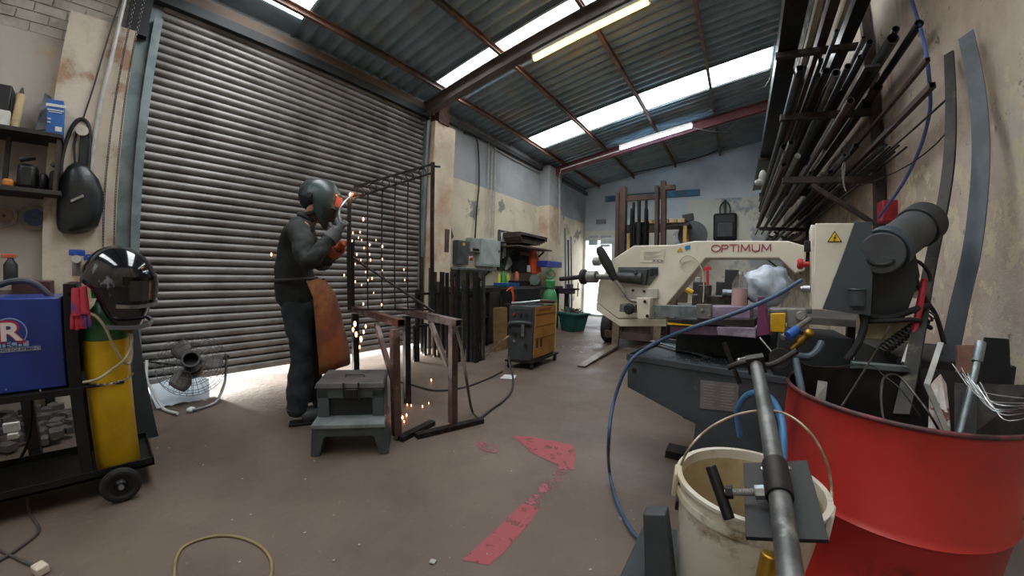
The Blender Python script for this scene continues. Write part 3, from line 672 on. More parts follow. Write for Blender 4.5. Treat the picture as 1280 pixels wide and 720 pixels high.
# bottle of cutting fluid
bt = thing('spray_bottle', 'clear plastic bottle of pink cutting fluid standing on the bandsaw bed', 'bottle', sp(924, 382, -0.08))
c = sp(924, 383, -0.08); c.z = sp(924, 383, -0.02).z
r0 = 0.036
MB().lathe([(0, 0), (r0, 0.0), (r0, 0.085), (0.0, 0.085)], c, n=20).build('fluid', mat('pink_fluid', 'd9b3ae', 'cfa8a3', rough=0.3), bt)
MB().lathe([(r0 + 0.002, 0.0), (r0 + 0.002, 0.11), (0.025, 0.14), (0.013, 0.155), (0.013, 0.17), (0, 0.17)], c, n=20).build('bottle_body', mat('clear_bottle', 'dfe3e3', rough=0.15, trans=0.9, alpha=0.45), bt)

# ------------------------------------------------------------------ blue air hose slung across the saw
HOSE = mat('blue_air_hose', '3a5572', '2f4760', scale=9, rough=0.45)
pts = [sp(1002, 350, 0.2), sp(965, 372, 0.26), sp(915, 393, 0.32), sp(862, 411, 0.36), at(822, 428, y=1.68), at(788, 452, y=1.62), at(768, 500, y=1.60), at(761, 550, y=1.50), at(762, 590, z=0.05), at(772, 630, z=0.02), at(795, 670, z=0.02), at(832, 695, z=0.02)]
tag(MB().tube(pts, 0.0085, n=10, sub=6).build('air_hose', HOSE, base=pts[7]), 'blue air hose slung over the bandsaw and looping down to the floor', 'hose')

# ------------------------------------------------------------------ red drum and its contents
DC = V(0.492, 1.254, 0); DR = 0.302; DZ = 0.80
drum = thing('oil_drum', 'open-topped red steel drum full of scrap metal in the right foreground', 'drum', DC)
DREDM = mat('drum_red', 'b02c26', '90221c', scale=2.2, rough=0.38, c3='6e231f', thr3=(0.63, 0.72), scale3=4.5, bump=0.12, bscale=3)
MB().lathe([(0, 0.015), (DR - 0.01, 0.015), (DR, 0.0), (DR, 0.26), (DR + 0.012, 0.275), (DR, 0.29), (DR, 0.52), (DR + 0.012, 0.535), (DR, 0.55), (DR, DZ)], DC, n=64).build('drum_shell', DREDM, drum, smooth=60)
MB().lathe([(DR - 0.002, DZ), (DR - 0.002, 0.03), (0, 0.03)], DC, n=64).build('drum_lining', mat('drum_inside', '322b29', '241f1e', scale=5, rough=0.8), drum, smooth=60)
MB().torus(DC + V(0, 0, DZ), DR + 0.001, 0.0065, n=72, m=8).build('rolled_rim', mat('chipped_rim', '6b3230', '3b2a29', scale=18, rough=0.55, thr=(0.4, 0.55), c3='8f8a88', thr3=(0.66, 0.72)), drum, smooth=60)
def insert(name, label, cat, mb, m, group=None, base=None, **k):
    o = mb.build(name, m, base=base or (DC + V(0, 0, 0.4)), **k); return tag(o, label, cat, group)
def dp(px, py, y): return at(px, py, y=y)
# galvanised tube with threaded socket
pa, pb = dp(1226, 428, 1.22), dp(1199, 545, 1.12)
pb = pa + (pb - pa) * 1.3
insert('galvanised_conduit', 'silver galvanised tube with a grey socket leaning out of the red drum', 'metal tube', MB().cyl(pa, pb, 0.0085, n=14).pipe(pa + (pa - pb).normalized() * 0.0, pa - (pa - pb).normalized() * 0.055, 0.0125, t=0.002), GALV)
insert('steel_angle', 'thin pale steel strip sticking up from the red drum left of the silver tube', 'steel strip', MB().bar(dp(1176, 428, 1.25), dp(1158, 482, 1.2), 0.014, 0.003).bar(dp(1158, 480, 1.2), dp(1186, 545, 1.1), 0.016, 0.003), CAST)
insert('rusty_plate', 'white painted offcut with rust spots in the red drum', 'metal offcut', MB().prism([dp(1162, 482, 1.2), dp(1176, 468, 1.2), dp(1183, 480, 1.2), dp(1190, 560, 1.12), dp(1160, 560, 1.12)], V(0, 0.004, 0)), mat('rusty_white', 'c9c2bc', 'a99b92', scale=12, rough=0.6, c3='6c3d28', thr3=(0.6, 0.63), scale3=14), smooth=0)
insert('flat_bar', 'long thin steel rod crossing the left half of the red drum', 'steel rod', MB().cyl(dp(1112, 408, 1.52), dp(1052, 508, 1.1), 0.0032, n=8), STEEL)
insert('steel_spring_strip', 'curled spring steel strip looping above the red drum scrap', 'steel strip', MB().tube([dp(1105, 530, 1.05), dp(1101, 500, 1.1), dp(1104, 474, 1.15), dp(1115, 468, 1.2), dp(1128, 474, 1.2), dp(1145, 495, 1.15), dp(1160, 515, 1.1), dp(1175, 540, 1.1)], 0.003, n=6), STEEL)
insert('steel_wire', 'long dark wire bent across the drum mouth from left to right', 'wire', MB().tube([dp(988, 440, 1.35), dp(1005, 455, 1.35), dp(1035, 459, 1.35), dp(1085, 456, 1.35), dp(1105, 470, 1.3), dp(1125, 486, 1.25), dp(1150, 520, 1.2)], 0.0018, n=6), DSTEEL)
insert('pipe_offcut', 'short grey tube standing at the left edge of the red drum', 'metal tube', MB().pipe(dp(994, 448, 1.30), dp(1004, 500, 1.25), 0.011), mat('grey_blue_tube', '6a7d86', '5a6b73', scale=10, rough=0.45, metal=0.4))
insert('bent_bracket', 'small pale folded bracket just inside the left rim of the red drum', 'bracket', MB().prism([dp(1022, 478, 1.28), dp(1034, 480, 1.28), dp(1031, 505, 1.25), dp(1019, 498, 1.25)], V(0.006, 0.03, 0)), CAST, smooth=0)
insert('box_section_offcut', 'bright box section lying across the back of the drum mouth', 'steel section', MB().bar(dp(1064, 455, 1.5), dp(1133, 461, 1.5), 0.03, 0.02), GALV, bevel=0.002)
insert('steel_plate', 'large dark grey steel plate standing in the right of the red drum', 'steel plate', MB().prism([dp(1193, 479, 1.28), dp(1292, 482, 1.25), dp(1290, 575, 1.15), dp(1192, 560, 1.15)], V(0, 0.006, 0)), DSTEEL, smooth=0)
insert('steel_plate', 'narrow grey steel plate behind the silver tube in the red drum', 'steel plate', MB().prism([dp(1203, 490, 1.24), dp(1222, 492, 1.24), dp(1219, 570, 1.12), dp(1200, 560, 1.12)], V(0, 0.005, 0)), GREYP, smooth=0)
insert('wooden_board', 'brown board standing behind the drum beside the leaning strip', 'board', MB().prism([at(1197, 432, y=1.62), at(1222, 432, y=1.62), at(1226, 480, y=1.56), at(1196, 480, y=1.56)], V(0, 0.012, 0)), mat('brown_board', '7b5646', '66463a', scale=6, rough=0.8), smooth=0)
insert('rubber_sheet', 'black sheet standing behind the drum against the right wall', 'sheet', MB().prism([at(1232, 422, y=1.58), at(1262, 424, y=1.5), at(1264, 480, y=1.45), at(1222, 480, y=1.56)], V(0.0, 0.01, 0)), BLACK, smooth=0)
for k in range(9):
    x0_, y0_ = 1188 + k * 4 + random.random() * 6, 452 + k * 3.2 + random.random() * 8
    p0 = dp(x0_, y0_, 1.1 - 0.02 * k)
    p3 = dp(1300 + k * 2, 500 + (k % 5) * 4, 0.80)
    pm = (p0 + p3) / 2 + V(0, 0, -0.03 - 0.01 * (k % 3))
    insert('fine_wire', 'bright thin wire in the sprung bundle over the right of the red drum', 'wire', MB().tube([p0, p0 + (pm - p0) * 0.5 + V(0, 0, -0.012), pm, p3], 0.0011, n=5), CHROME, group='bundle of bright wires over the red drum')
insert('red_white_tube', 'red and white striped tube leaning behind the red drum', 'striped tube', MB().cyl(at(1131, 455, y=1.6), at(1139, 432, y=1.64), 0.014, n=12), WHITE)
insert('red_hose', 'red tube end leaning behind the drum above the striped one', 'tube', MB().cyl(at(1139, 432, y=1.64), at(1155, 350, y=1.75), 0.012, n=12), mat('red_tube', 'b01830', '96142a', rough=0.4))
mb = MB()
for k in range(70):
    a = random.random() * 2 * PI; r_ = DR * 0.93 * math.sqrt(random.random())
    p = DC + V(r_ * math.cos(a), r_ * math.sin(a), 0.50 + random.random() * 0.12); q = V(random.gauss(0, 1), random.gauss(0, 1), random.gauss(0, 0.5)).normalized() * (0.03 + random.random() * 0.05)
    e = p + q; rr = math.hypot(e.x - DC.x, e.y - DC.y)
    if rr < DR - 0.02 and math.hypot(p.x - q.x - DC.x, p.y - q.y - DC.y) < DR - 0.02: mb.bar(p - q, e, 0.02 + random.random() * 0.02, 0.006)
mb.lathe([(0, 0.5), (DR - 0.01, 0.48)], DC, n=32)
o = mb.build('scrap_metal', mat('scrap_mix', '3d3a39', '2a2727', scale=9, rough=0.6, metal=0.5, c3='5a4a40', thr3=(0.55, 0.6)), smooth=0, base=DC + V(0, 0, .5)); o['kind'] = 'stuff'; o['label'] = 'jumbled dark scrap offcuts filling the red drum'; o['category'] = 'scrap metal'

insert('curved_sheet', 'dark rolled steel sheet lining the back of the red drum', 'steel sheet', MB().add([DC + V((DR - 0.02) * math.cos(a), (DR - 0.02) * math.sin(a), z_ + 0.02 * math.sin(a * 2.5)) for z_ in (0.35, DZ + 0.03) for a in [0.15 + 2.75 * i / 24 for i in range(25)]] , [(i, i + 1, i + 26, i + 25) for i in range(24)]), mat('sheet_black', '2b2725', '1f1c1b', scale=6, rough=0.6, metal=0.3), smooth=60)
bkc = thing('black_cabinet', 'black cabinet under the saw motor behind the red drum', 'cabinet', (0.80, 1.95, 0))
MB().box((0.835, 1.96, 0.42), (0.40, 0.52, 0.84)).build('cabinet_body', mat('cabinet_black', '1d1e1f', '141516', scale=5, rough=0.6), bkc, bevel=0.006)
MB().box((0.835, 1.695, 0.42), (0.35, 0.012, 0.74)).build('cabinet_door', mat('cabinet_black', '1d1e1f'), bkc, bevel=0.003)
MB().cyl((0.70, 1.69, 0.6), (0.70, 1.67, 0.6), 0.012, n=10).build('door_knob', STEEL, bkc)
# ------------------------------------------------------------------ white bucket on a stand
BC = V(0.080, 0.845, 0); BZ = 0.66; BH = 0.30
bk = thing('bucket', 'dirty white plastic bucket with a wire handle in front of the red drum', 'bucket', BC + V(0, 0, BZ - BH))
BW = mat('dirty_white_plastic', 'c9c3b4', 'b3a98f', scale=5, rough=0.5, c3='7d6a4c', thr3=(0.57, 0.68), scale3=8)
MB().lathe([(0, BZ - BH), (0.122, BZ - BH), (0.128, BZ - BH + 0.01), (0.150, BZ - 0.045), (0.158, BZ - 0.045), (0.158, BZ - 0.03), (0.152, BZ - 0.03), (0.153, BZ - 0.004), (0.162, BZ - 0.004), (0.162, BZ + 0.003), (0.150, BZ + 0.003), (0.147, BZ - 0.02)], BC, n=56).build('bucket_body', BW, bk, smooth=30)
MB().lathe([(0.147, BZ - 0.02), (0.122, BZ - BH + 0.02), (0, BZ - BH + 0.02)], BC, n=56).build('bucket_inside', mat('stained_inside', 'b3a47e', '9a8660', scale=4, rough=0.6, c3='5e4a2c', thr3=(0.6, 0.68), scale3=7), bk, smooth=60)
for i, (pxy) in enumerate(((843, 600), (1040, 655))):
    p = at(*pxy, z=BZ - 0.03); d_ = (p - BC); d_.z = 0; d_ = d_.normalized()
    MB().box(BC + d_ * 0.160 + V(0, 0, BZ - 0.03), (0.012, 0.05, 0.06), rz=math.atan2(d_.y, d_.x)).build('handle_lug', BW, bk, bevel=0.004)
hl = [at(848, 590, z=BZ - 0.02), at(862, 560, d=0.84), at(890, 533, d=0.90), at(930, 516, d=0.96), at(975, 515, d=0.98), at(1010, 538, d=0.95), at(1032, 575, d=0.93), at(1039, 610, d=0.92), at(1038, 640, z=BZ - 0.02)]
MB().tube(hl, 0.0030, n=8, sub=6).build('wire_handle', mat('wire_cream', 'a69b83', '7d725c', scale=30, rough=0.4, metal=0.4), bk)
st = thing('steel_stand', 'dark grey folded steel stand under the white bucket', 'stand', (0.05, 0.85, 0))
MB().box((0.03, 0.85, BZ - BH - 0.012), (0.40, 0.34, 0.02)).build('stand_top', GREYP, st, bevel=0.003)
for sx_ in (-0.185, 0.185):
    for sy_ in (-0.15, 0.15):
        MB().bar((0.03 + sx_, 0.85 + sy_, 0), (0.03 + sx_, 0.85 + sy_, BZ - BH - 0.02), 0.03, 0.03).build('leg', GREYP, st)
ch = MB(); A_ = at(805, 645, z=0.34); B_ = at(828, 655, z=0.34)
tag(MB().prism([at(803, 643, y=0.78), at(832, 643, y=0.78), at(842, 735, y=0.74), at(806, 735, y=0.74)], V(0.0, 0.04, 0)).build('steel_channel', GREYP, base=at(820, 719, y=0.76), bevel=0.004), 'dark grey steel channel end standing left of the white bucket', 'steel channel')

# ------------------------------------------------------------------ sash clamp on a grey tube, near the lens
P0 = ray(990, 740) * 0.62 + V(0, 0, CAM_H); P1 = at(945, 455, d=1.16)
cl = thing('pipe_clamp', 'long grey tube with a sliding black square plate and T-bar screw over the bucket', 'clamp', P0)
ax = (P1 - P0).normalized()
MB().pipe(P0 - ax * 0.25, P1, 0.0175, t=0.0035, n=24).build('clamp_tube', mat('worn_grey_tube', '7c7e7d', '606261', scale=16, rough=0.42, metal=0.7, c3='a3a5a4', thr3=(0.58, 0.7)), cl)
def on_pipe(py_, px_):
    q_ = ray(px_, py_); C = V(0, 0, CAM_H); w0 = C - P0; b_ = q_.dot(ax); d_ = q_.dot(w0); e_ = ax.dot(w0)
    t_ = (e_ - b_ * d_) / (1 - b_ * b_); return P0 + ax * t_
s0, s1 = on_pipe(580, 958), on_pipe(622, 966)
MB().pipe(s0, s1, 0.0222, t=0.0045, n=26).build('slide_collar', DSTEEL, cl, bevel=0.001)
vd = (V(0, 0, CAM_H) - s0).normalized()
pl_n = (vd - ax * vd.dot(ax)).normalized(); pl_x = ax.cross(pl_n).normalized()
if ray(1, 0) is None: pass
if (pl_x).dot(V(1, 0, 0)) < 0: pl_x = -pl_x
cpt = on_pipe(626, 969) - pl_n * 0.029 + ax * 0.040
MB().box(cpt - pl_x * 0.0, (0.116, 0.185, 0.008), M=basis(pl_x, ax, pl_x.cross(ax))).build('clamp_plate', mat('black_steel_plate', '111213', '0c0d0e', scale=10, rough=0.55), cl, bevel=0.0008)
for sgn in (-1, 1): MB().ell(s0 + pl_x * 0.022 * sgn - pl_n * 0.010, (0.006, 0.006, 0.004), nu=8, nv=6).build('weld_bead', CHROME, cl)
sc0 = on_pipe(615, 965) - pl_x * 0.024
sc1 = sc0 - pl_x * 0.072
mb = MB(); mb.cyl(sc0 + pl_x * 0.01, sc1, 0.0055, n=12)
for k in range(16): mb.torus(sc0 - pl_x * (0.014 + k * 0.0026), 0.0058, 0.0010, M=facing(pl_x), n=12, m=5)
mb.build('threaded_screw', CAST, cl)
Mx = facing(pl_x)
MB().cyl(sc0 - pl_x * 0.014, sc0 + pl_x * 0.002, 0.0125, n=6).build('bright_nut', CHROME, cl, smooth=0, bevel=0.001)
MB().cyl(sc0 - pl_x * 0.050, sc0 - pl_x * 0.062, 0.012, n=6).build('dark_nut', DSTEEL, cl, smooth=0, bevel=0.001)
t0, t1 = at(880, 590, d=0.66), at(903, 657, d=0.62)
tm = sc1; tl = (t1 - t0)
MB().cyl(tm - tl * 0.5, tm + tl * 0.5, 0.010, n=18).build('t_bar', mat('blackened_bar', '202223', '151617', scale=8, rough=0.4, metal=0.5), cl, bevel=0.0015)
MB().cyl(on_pipe(700, 975) - pl_x * 0.035 - pl_n * 0.05, on_pipe(690, 975) - pl_x * 0.03 - pl_n * 0.04 + V(0, 0, 0.03), 0.014, n=14).build('brass_fitting', mat('brass', 'a8812f', '8a6a26', rough=0.35, metal=0.8), cl, bevel=0.002)
MB().ell(on_pipe(712, 975) - pl_x * 0.04 - pl_n * 0.06, 0.016, nu=12, nv=8).build('valve_body', DSTEEL, cl)
# clamp head at the far end of the tube
hd_ = MB().box(P1, (0.05, 0.03, 0.05), M=basis(pl_x, ax, pl_x.cross(ax))).tube([P1 - pl_x * 0.08, P1 - pl_x * 0.03 + V(0, 0, .01), P1 + pl_x * 0.04 - V(0, 0, .01), P1 + pl_x * 0.11 + V(0, 0, 0.02)], 0.009, n=8)
MB().cyl(at(975, 448, d=1.3), at(975, 448, d=1.42), 0.034, n=20).build('clamp_wheel', DSTEEL, cl, bevel=0.002)
MB().cyl(at(925, 450, d=1.3), at(940, 447, d=1.32), 0.008, n=10).ell(at(924, 451, d=1.3), 0.010, nu=10, nv=6).build('set_screw', CHROME, cl)
MB().bar(at(905, 428, d=1.32), at(925, 480, d=1.3), 0.02, 0.008).build('clamp_arm', DSTEEL, cl)
hd_.build('clamp_head', DSTEEL, cl, bevel=0.001)
# blue hose hooking over the tube
pts = [at(925, 545, d=1.25), at(922, 515, d=1.22), at(932, 496, d=1.18), at(948, 491, d=1.14), at(965, 500, d=1.10), at(976, 522, d=1.05), at(979, 550, d=1.0), at(978, 580, d=0.96)]
tag(MB().tube(pts, 0.0095, n=12, sub=6).build('blue_hose', mat('bright_blue_hose', '3f7fb0', '356e9b', scale=9, rough=0.4), base=pts[3]), 'short bright blue hose hooked over the grey clamp tube', 'hose')
# air gun with brass coupling
ag = thing('air_gun', 'air blow gun with blue collar and brass coupling lying by the yellow saw guard', 'air tool', at(1005, 425, d=1.5))
MB().cyl(at(978, 422, d=1.5), at(1012, 399, d=1.62), 0.011, n=12).build('gun_barrel', CAST, ag)
MB().cyl(at(985, 420, d=1.49), at(996, 412, d=1.52), 0.017, n=12).build('blue_collar', mat('blue_collar', '1f55a8', '19478f', rough=0.4), ag)
MB().cyl(at(990, 437, d=1.5), at(1008, 420, d=1.5), 0.011, n=12).cyl(at(1000, 428, d=1.5), at(1004, 424, d=1.5), 0.015, n=12).ell(at(1011, 417, d=1.5), 0.018, nu=12, nv=8).build('brass_coupling', mat('brass', 'a8812f'), ag)
MB().tube([at(992, 444, d=1.45), at(1010, 446, d=1.46), at(1020, 440, d=1.47), at(1027, 428, d=1.5)], 0.013, n=10).build('gun_handle', mat('slate_plastic', '46525e', '3a4550', rough=0.5), ag)
tag(MB().cyl(at(950, 422, d=1.36), at(965, 440, d=1.34), 0.003, n=8).build('scriber', CHROME, base=at(958, 430, d=1.35)), 'thin bright pointed rod lying on the clamp head', 'rod')
# ------------------------------------------------------------------ shared makers
def skin(name, joints, edges, m, parent, sub=2, root=0, smooth=True):
    """one continuous surface grown over a skeleton: joints = [(point, radius)]"""
    off = ORG.get(parent.name, V(0, 0, 0))
    me = bpy.data.meshes.new(name)
    me.from_pydata([V(j[0]) - off for j in joints], edges, [])
    o = bpy.data.objects.new(name, me); COL.objects.link(o); o.parent = parent; ORG[o.name] = off
    md = o.modifiers.new('skin', 'SKIN'); md.use_smooth_shade = True
    md.branch_smoothing = 0.6
    sv = me.skin_vertices[0].data
    for i, j in enumerate(joints):
        r_ = j[1]; sv[i].radius = (r_, r_) if not hasattr(r_, '__len__') else r_
        sv[i].use_root = (i == root)
    s_ = o.modifiers.new('sub', 'SUBSURF'); s_.levels = sub; s_.render_levels = sub
    me.materials.append(m)
    return o

def helmet_shell(c, F, U, s=1.0):
    """welding mask shell: domed crown, deep face that narrows to the chin, open at the neck; F = forward, U = up"""
    F = V(F).normalized(); Rr = F.cross(V(U)).normalized(); U_ = Rr.cross(F).normalized()
    M = Matrix((Rr, F, U_)).transposed(); mb = MB(); nu, nv = 32, 20; vs = []
    for j in range(nv + 1):
        v = j / nv
        for i in range(nu):
            a = 2 * PI * i / nu; fx_ = math.sin(a); rx_ = math.cos(a)      # fx forward component
            ph = v * PI * 0.5 if v < 0.5 else PI * 0.25 + (v - 0.5) * PI * 0.5
            if v < 0.5:
                ph = v * 2 * PI / 2; rad = math.sin(ph); z = 0.145 * math.cos(ph)
            else:
                t = (v - 0.5) * 2
                depth = 0.175 * max(0, fx_) ** 0.6 + 0.035
                if fx_ < 0: depth = 0.035 * (1 + fx_)
                rad = 1.0 - 0.38 * t * t * (0.6 + 0.4 * max(0, fx_)); z = -depth * t
            r1, r2 = 0.118 * rad, (0.158 if fx_ > 0 else 0.135) * rad
            if v >= 0.5 and fx_ > 0: r2 *= 1.0 - 0.10 * ((v - 0.5) * 2)
            vs.append(V(c) + M @ V(r1 * rx_, r2 * fx_, z) * s)
    fs = [(j * nu + i, j * nu + (i + 1) % nu, (j + 1) * nu + (i + 1) % nu, (j + 1) * nu + i) for j in range(nv) for i in range(nu)]
    mb.add(vs, fs)
    return mb, M

def visor(c, M, s=1.0, w_=0.062, z0=-0.055, z1=0.035, off=0.004, a0=0.62):
    """curved lens plate on the front of the shell"""
    mb = MB(); n = 12; vs = []
    for i in range(n + 1):
        a = PI / 2 - a0 + 2 * a0 * i / n
        for z in (z0, z1):
            k = 1.0 - 0.10 * max(0, -z / 0.175) - (0.06 if z > 0 else 0.0) * (z / 0.05)
            for e in (off, off - 0.012):
                vs.append(V(c) + M @ V((0.118 + e) * math.cos(a) * k, (0.158 + e) * math.sin(a) * k, z) * s)
    fs = []
    for i in range(n):
        b0 = i * 4; b1 = b0 + 4
        fs += [(b0, b1, b1 + 2, b0 + 2), (b0 + 1, b0 + 3, b1 + 3, b1 + 1), (b0, b0 + 1, b1 + 1, b1), (b0 + 2, b1 + 2, b1 + 3, b0 + 3)]
    fs += [(0, 2, 3, 1), (n * 4, n * 4 + 1, n * 4 + 3, n * 4 + 2)]
    return mb.add(vs, fs)

def hand(c, D, Nn, m, parent, s=1.0, curl=1.0, left=False, name='glove'):
    """gloved hand: palm with five bent fingers; D = towards the fingertips, Nn = out of the back of the hand"""
    D = V(D).normalized(); Nn = V(Nn); Nn = (Nn - D * Nn.dot(D)).normalized(); S = D.cross(Nn) * (-1 if left else 1)
    c = V(c); J = [(c - D * 0.05 * s, 0.030 * s), (c, (0.040 * s, 0.020 * s))]; E_ = [(0, 1)]
    J[1] = (c, 0.032 * s); J.append((c + D * 0.03 * s, 0.030 * s)); E_.append((1, 2))
    for k, (o_, L1) in enumerate(((-0.031, 0.030), (-0.010, 0.034), (0.011, 0.031), (0.031, 0.024))):
        p = c + D * 0.042 * s + S * o_ * s; a = 0.55 * curl; prev = 2
        J.append((p, 0.0125 * s)); E_.append((prev, len(J) - 1)); prev = len(J) - 1
        for q in range(3):
            d_ = D * math.cos(a) - Nn * math.sin(a); p = p + d_ * L1 * s * (1.0, 0.8, 0.6)[q]
            J.append((p, (0.0115, 0.0105, 0.0092)[q] * s)); E_.append((prev, len(J) - 1)); prev = len(J) - 1; a += 0.75 * curl
    p = c - D * 0.012 * s - S * 0.03 * s; J.append((p, 0.014 * s)); E_.append((1, len(J) - 1)); prev = len(J) - 1
    for q, (al, be) in enumerate(((0.9, 0.3), (0.5, 0.8))):
        d_ = (D * math.cos(al) - S * math.sin(al) - Nn * be).normalized(); p = p + d_ * 0.032 * s
        J.append((p, (0.013, 0.0105)[q] * s)); E_.append((prev, len(J) - 1)); prev = len(J) - 1
    return skin(name, J, E_, m, parent, sub=1)

# ------------------------------------------------------------------ the welder
PB = V(-2.60, 1.05, 0)
ang = math.radians(-24)
PF = V(math.sin(-ang), math.cos(ang), 0); PR = V(PF.y, -PF.x, 0)
def L(r_, f_, z_): return PB + PR * r_ + PF * f_ + V(0, 0, z_)
man = thing('person', 'person in dark overalls, leather apron and welding mask, bending to weld the railing', 'person', PB)
SKINM = mat('skin', 'b98268', 'a87059', scale=20, rough=0.55)
JACK = mat('dark_jacket', '202423', '171a1a', scale=9, rough=0.85, bump=0.4, bscale=14)
TROU = mat('dark_trousers', '23282e', '1a1e23', scale=7, rough=0.85, c3='343a40', thr3=(0.58, 0.7), bump=0.5, bscale=12)
hand_r = at(424, 287, d=2.50)
hand_l = L(-0.02, 0.30, 1.30)
sh_r, sh_l = L(0.18, 0.0, 1.40), L(-0.18, 0.03, 1.39)
el_r = at(384, 330, d=2.40); el_l = L(-0.30, 0.17, 1.14)
body_j = [(L(0, 0, 0.95), 0.085), (L(0, -0.02, 1.10), 0.10), (L(0, 0.0, 1.28), 0.125), (L(0, 0.03, 1.42), 0.085), (L(0, 0.07, 1.49), 0.056), (L(0, 0.10, 1.56), 0.066), (L(0, 0.13, 1.63), 0.088), (L(0, 0.13, 1.70), 0.072),
          (L(0.17, 0.02, 1.39), 0.055), (el_r, 0.040), (hand_r - (hand_r - el_r).normalized() * 0.05, 0.028),
          (L(-0.17, 0.04, 1.38), 0.055), (el_l, 0.040), (hand_l - (hand_l - el_l).normalized() * 0.05, 0.028),
          (L(0.08, 0.0, 0.86), 0.065), (L(0.12, 0.05, 0.50), 0.058), (L(0.125, -0.02, 0.12), 0.034), (L(0.13, 0.10, 0.05), 0.020),
          (L(-0.08, 0.02, 0.86), 0.065), (L(-0.12, 0.12, 0.50), 0.058), (L(-0.13, 0.06, 0.12), 0.034), (L(-0.14, 0.18, 0.05), 0.020), (L(0, 0.215, 1.615), 0.012)]
body_e = [(0, 1), (1, 2), (2, 3), (3, 4), (4, 5), (5, 6), (6, 7), (3, 8), (8, 9), (9, 10), (3, 11), (11, 12), (12, 13), (0, 14), (14, 15), (15, 16), (16, 17), (0, 18), (18, 19), (19, 20), (20, 21), (6, 22)]
skin('body', body_j, body_e, SKINM, man, sub=2)
fr = hand_r - (hand_r - el_r).normalized() * 0.055; fl = hand_l - (hand_l - el_l).normalized() * 0.055
jj = [(L(0, -0.01, 0.90), 0.172), (L(0, -0.03, 1.05), 0.172), (L(0, -0.035, 1.20), 0.165), (L(0, -0.02, 1.34), 0.160), (L(0, 0.03, 1.46), 0.105), (L(0, 0.065, 1.52), 0.078),
      (sh_r, 0.095), ((sh_r + el_r) / 2 + V(0, 0, 0.0), 0.082), (el_r, 0.070), ((el_r + fr) / 2, 0.060), (fr, 0.046),
      (sh_l, 0.095), ((sh_l + el_l) / 2, 0.080), (el_l, 0.068), ((el_l + fl) / 2, 0.056), (fl, 0.044), (L(0.05, -0.02, 0.80), 0.150), (L(-0.05, 0.0, 0.80), 0.150)]
jk_ = skin('jacket', jj, [(0, 1), (1, 2), (2, 3), (3, 4), (4, 5), (3, 6), (6, 7), (7, 8), (8, 9), (9, 10), (3, 11), (11, 12), (12, 13), (13, 14), (14, 15), (0, 16), (0, 17)], JACK, man, sub=2)
MB().torus(L(0, 0.075, 1.525), 0.066, 0.018, M=rotx(0.35), n=24, m=8).build('collar', JACK, man)
tj = [(L(0, 0.0, 0.96), 0.135), (L(0, 0.0, 0.86), 0.150),
      (L(0.10, 0.0, 0.76), 0.122), (L(0.12, 0.04, 0.52), 0.098), (L(0.125, 0.0, 0.30), 0.090), (L(0.125, -0.03, 0.14), 0.088), (L(0.125, -0.02, 0.06), 0.086),
      (L(-0.10, 0.02, 0.76), 0.115), (L(-0.12, 0.11, 0.52), 0.094), (L(-0.13, 0.08, 0.30), 0.086), (L(-0.13, 0.05, 0.14), 0.084), (L(-0.13, 0.06, 0.06), 0.082)]
tk_ = skin('trousers', tj, [(0, 1), (1, 2), (2, 3), (3, 4), (4, 5), (5, 6), (1, 7), (7, 8), (8, 9), (9, 10), (10, 11)], TROU, man, sub=2)
ftex = bpy.data.textures.new('folds', 'CLOUDS'); ftex.noise_scale = 0.11; ftex.noise_depth = 3
for o_ in (jk_, tk_):
    ss = o_.modifiers.new('sub2', 'SUBSURF'); ss.levels = 1; ss.render_levels = 1
    dm = o_.modifiers.new('folds', 'DISPLACE'); dm.texture = ftex; dm.strength = 0.045; dm.mid_level = 0.5; dm.texture_coords = 'LOCAL'
BOOT = mat('grey_boot', '4a4b4d', '333436', scale=9, rough=0.6)
for r_, f_ in ((0.13, -0.02), (-0.14, 0.06)):
    bo = skin('boot', [(L(r_, f_ - 0.03, 0.065), 0.060), (L(r_, f_ + 0.05, 0.058), 0.058), (L(r_, f_ + 0.14, 0.052), 0.054), (L(r_, f_ + 0.20, 0.046), 0.044), (L(r_, f_ - 0.02, 0.14), 0.060)], [(0, 1), (1, 2), (2, 3), (0, 4)], BOOT, man)
    MB().prism([L(r_ + x_, f_ + y_, 0.0) for x_, y_ in ((-0.038, -0.07), (0.038, -0.07), (0.045, 0.1), (0.038, 0.21), (0, 0.235), (-0.038, 0.21), (-0.045, 0.1))], V(0, 0, 0.022)).build('sole', BLACK, bo, bevel=0.004)
# leather apron: bib, waist and skirt curving round the front
LEATH = mat('brown_leather_apron', '7a4722', '5e3319', scale=4, rough=0.7, c3='9a6a25', thr3=(0.55, 0.68), scale3=2.6, bump=0.35, bscale=12)
rows = [(0.41, 0.29, 0.33), (0.48, 0.30, 0.33), (0.60, 0.29, 0.31), (0.78, 0.27, 0.27), (0.93, 0.245, 0.23), (1.04, 0.20, 0.18)]
vs = []; nA = 20
for z_, hw, dep in rows:
    for i in range(nA + 1):
        a = -1.25 + 2.5 * i / nA
        rr_ = hw * math.sin(a) / math.sin(1.25); ff = dep * (math.cos(a) * 1.0 + 0.02 * math.sin(i * 1.7 + z_ * 3) * (1.1 - min(1.0, z_)))
        lean = 0.05 if z_ < 1.0 else 0.02
        vs.append(L(rr_, ff + lean - 0.02, z_ + 0.008 * math.sin(i * 0.9)))
mb = MB().add(vs, [(j * (nA + 1) + i, j * (nA + 1) + i + 1, (j + 1) * (nA + 1) + i + 1, (j + 1) * (nA + 1) + i) for j in range(len(rows) - 1) for i in range(nA)])
apr = mb.build('apron', LEATH, man, smooth=70)
so = apr.modifiers.new('thick', 'SOLIDIFY'); so.thickness = 0.004
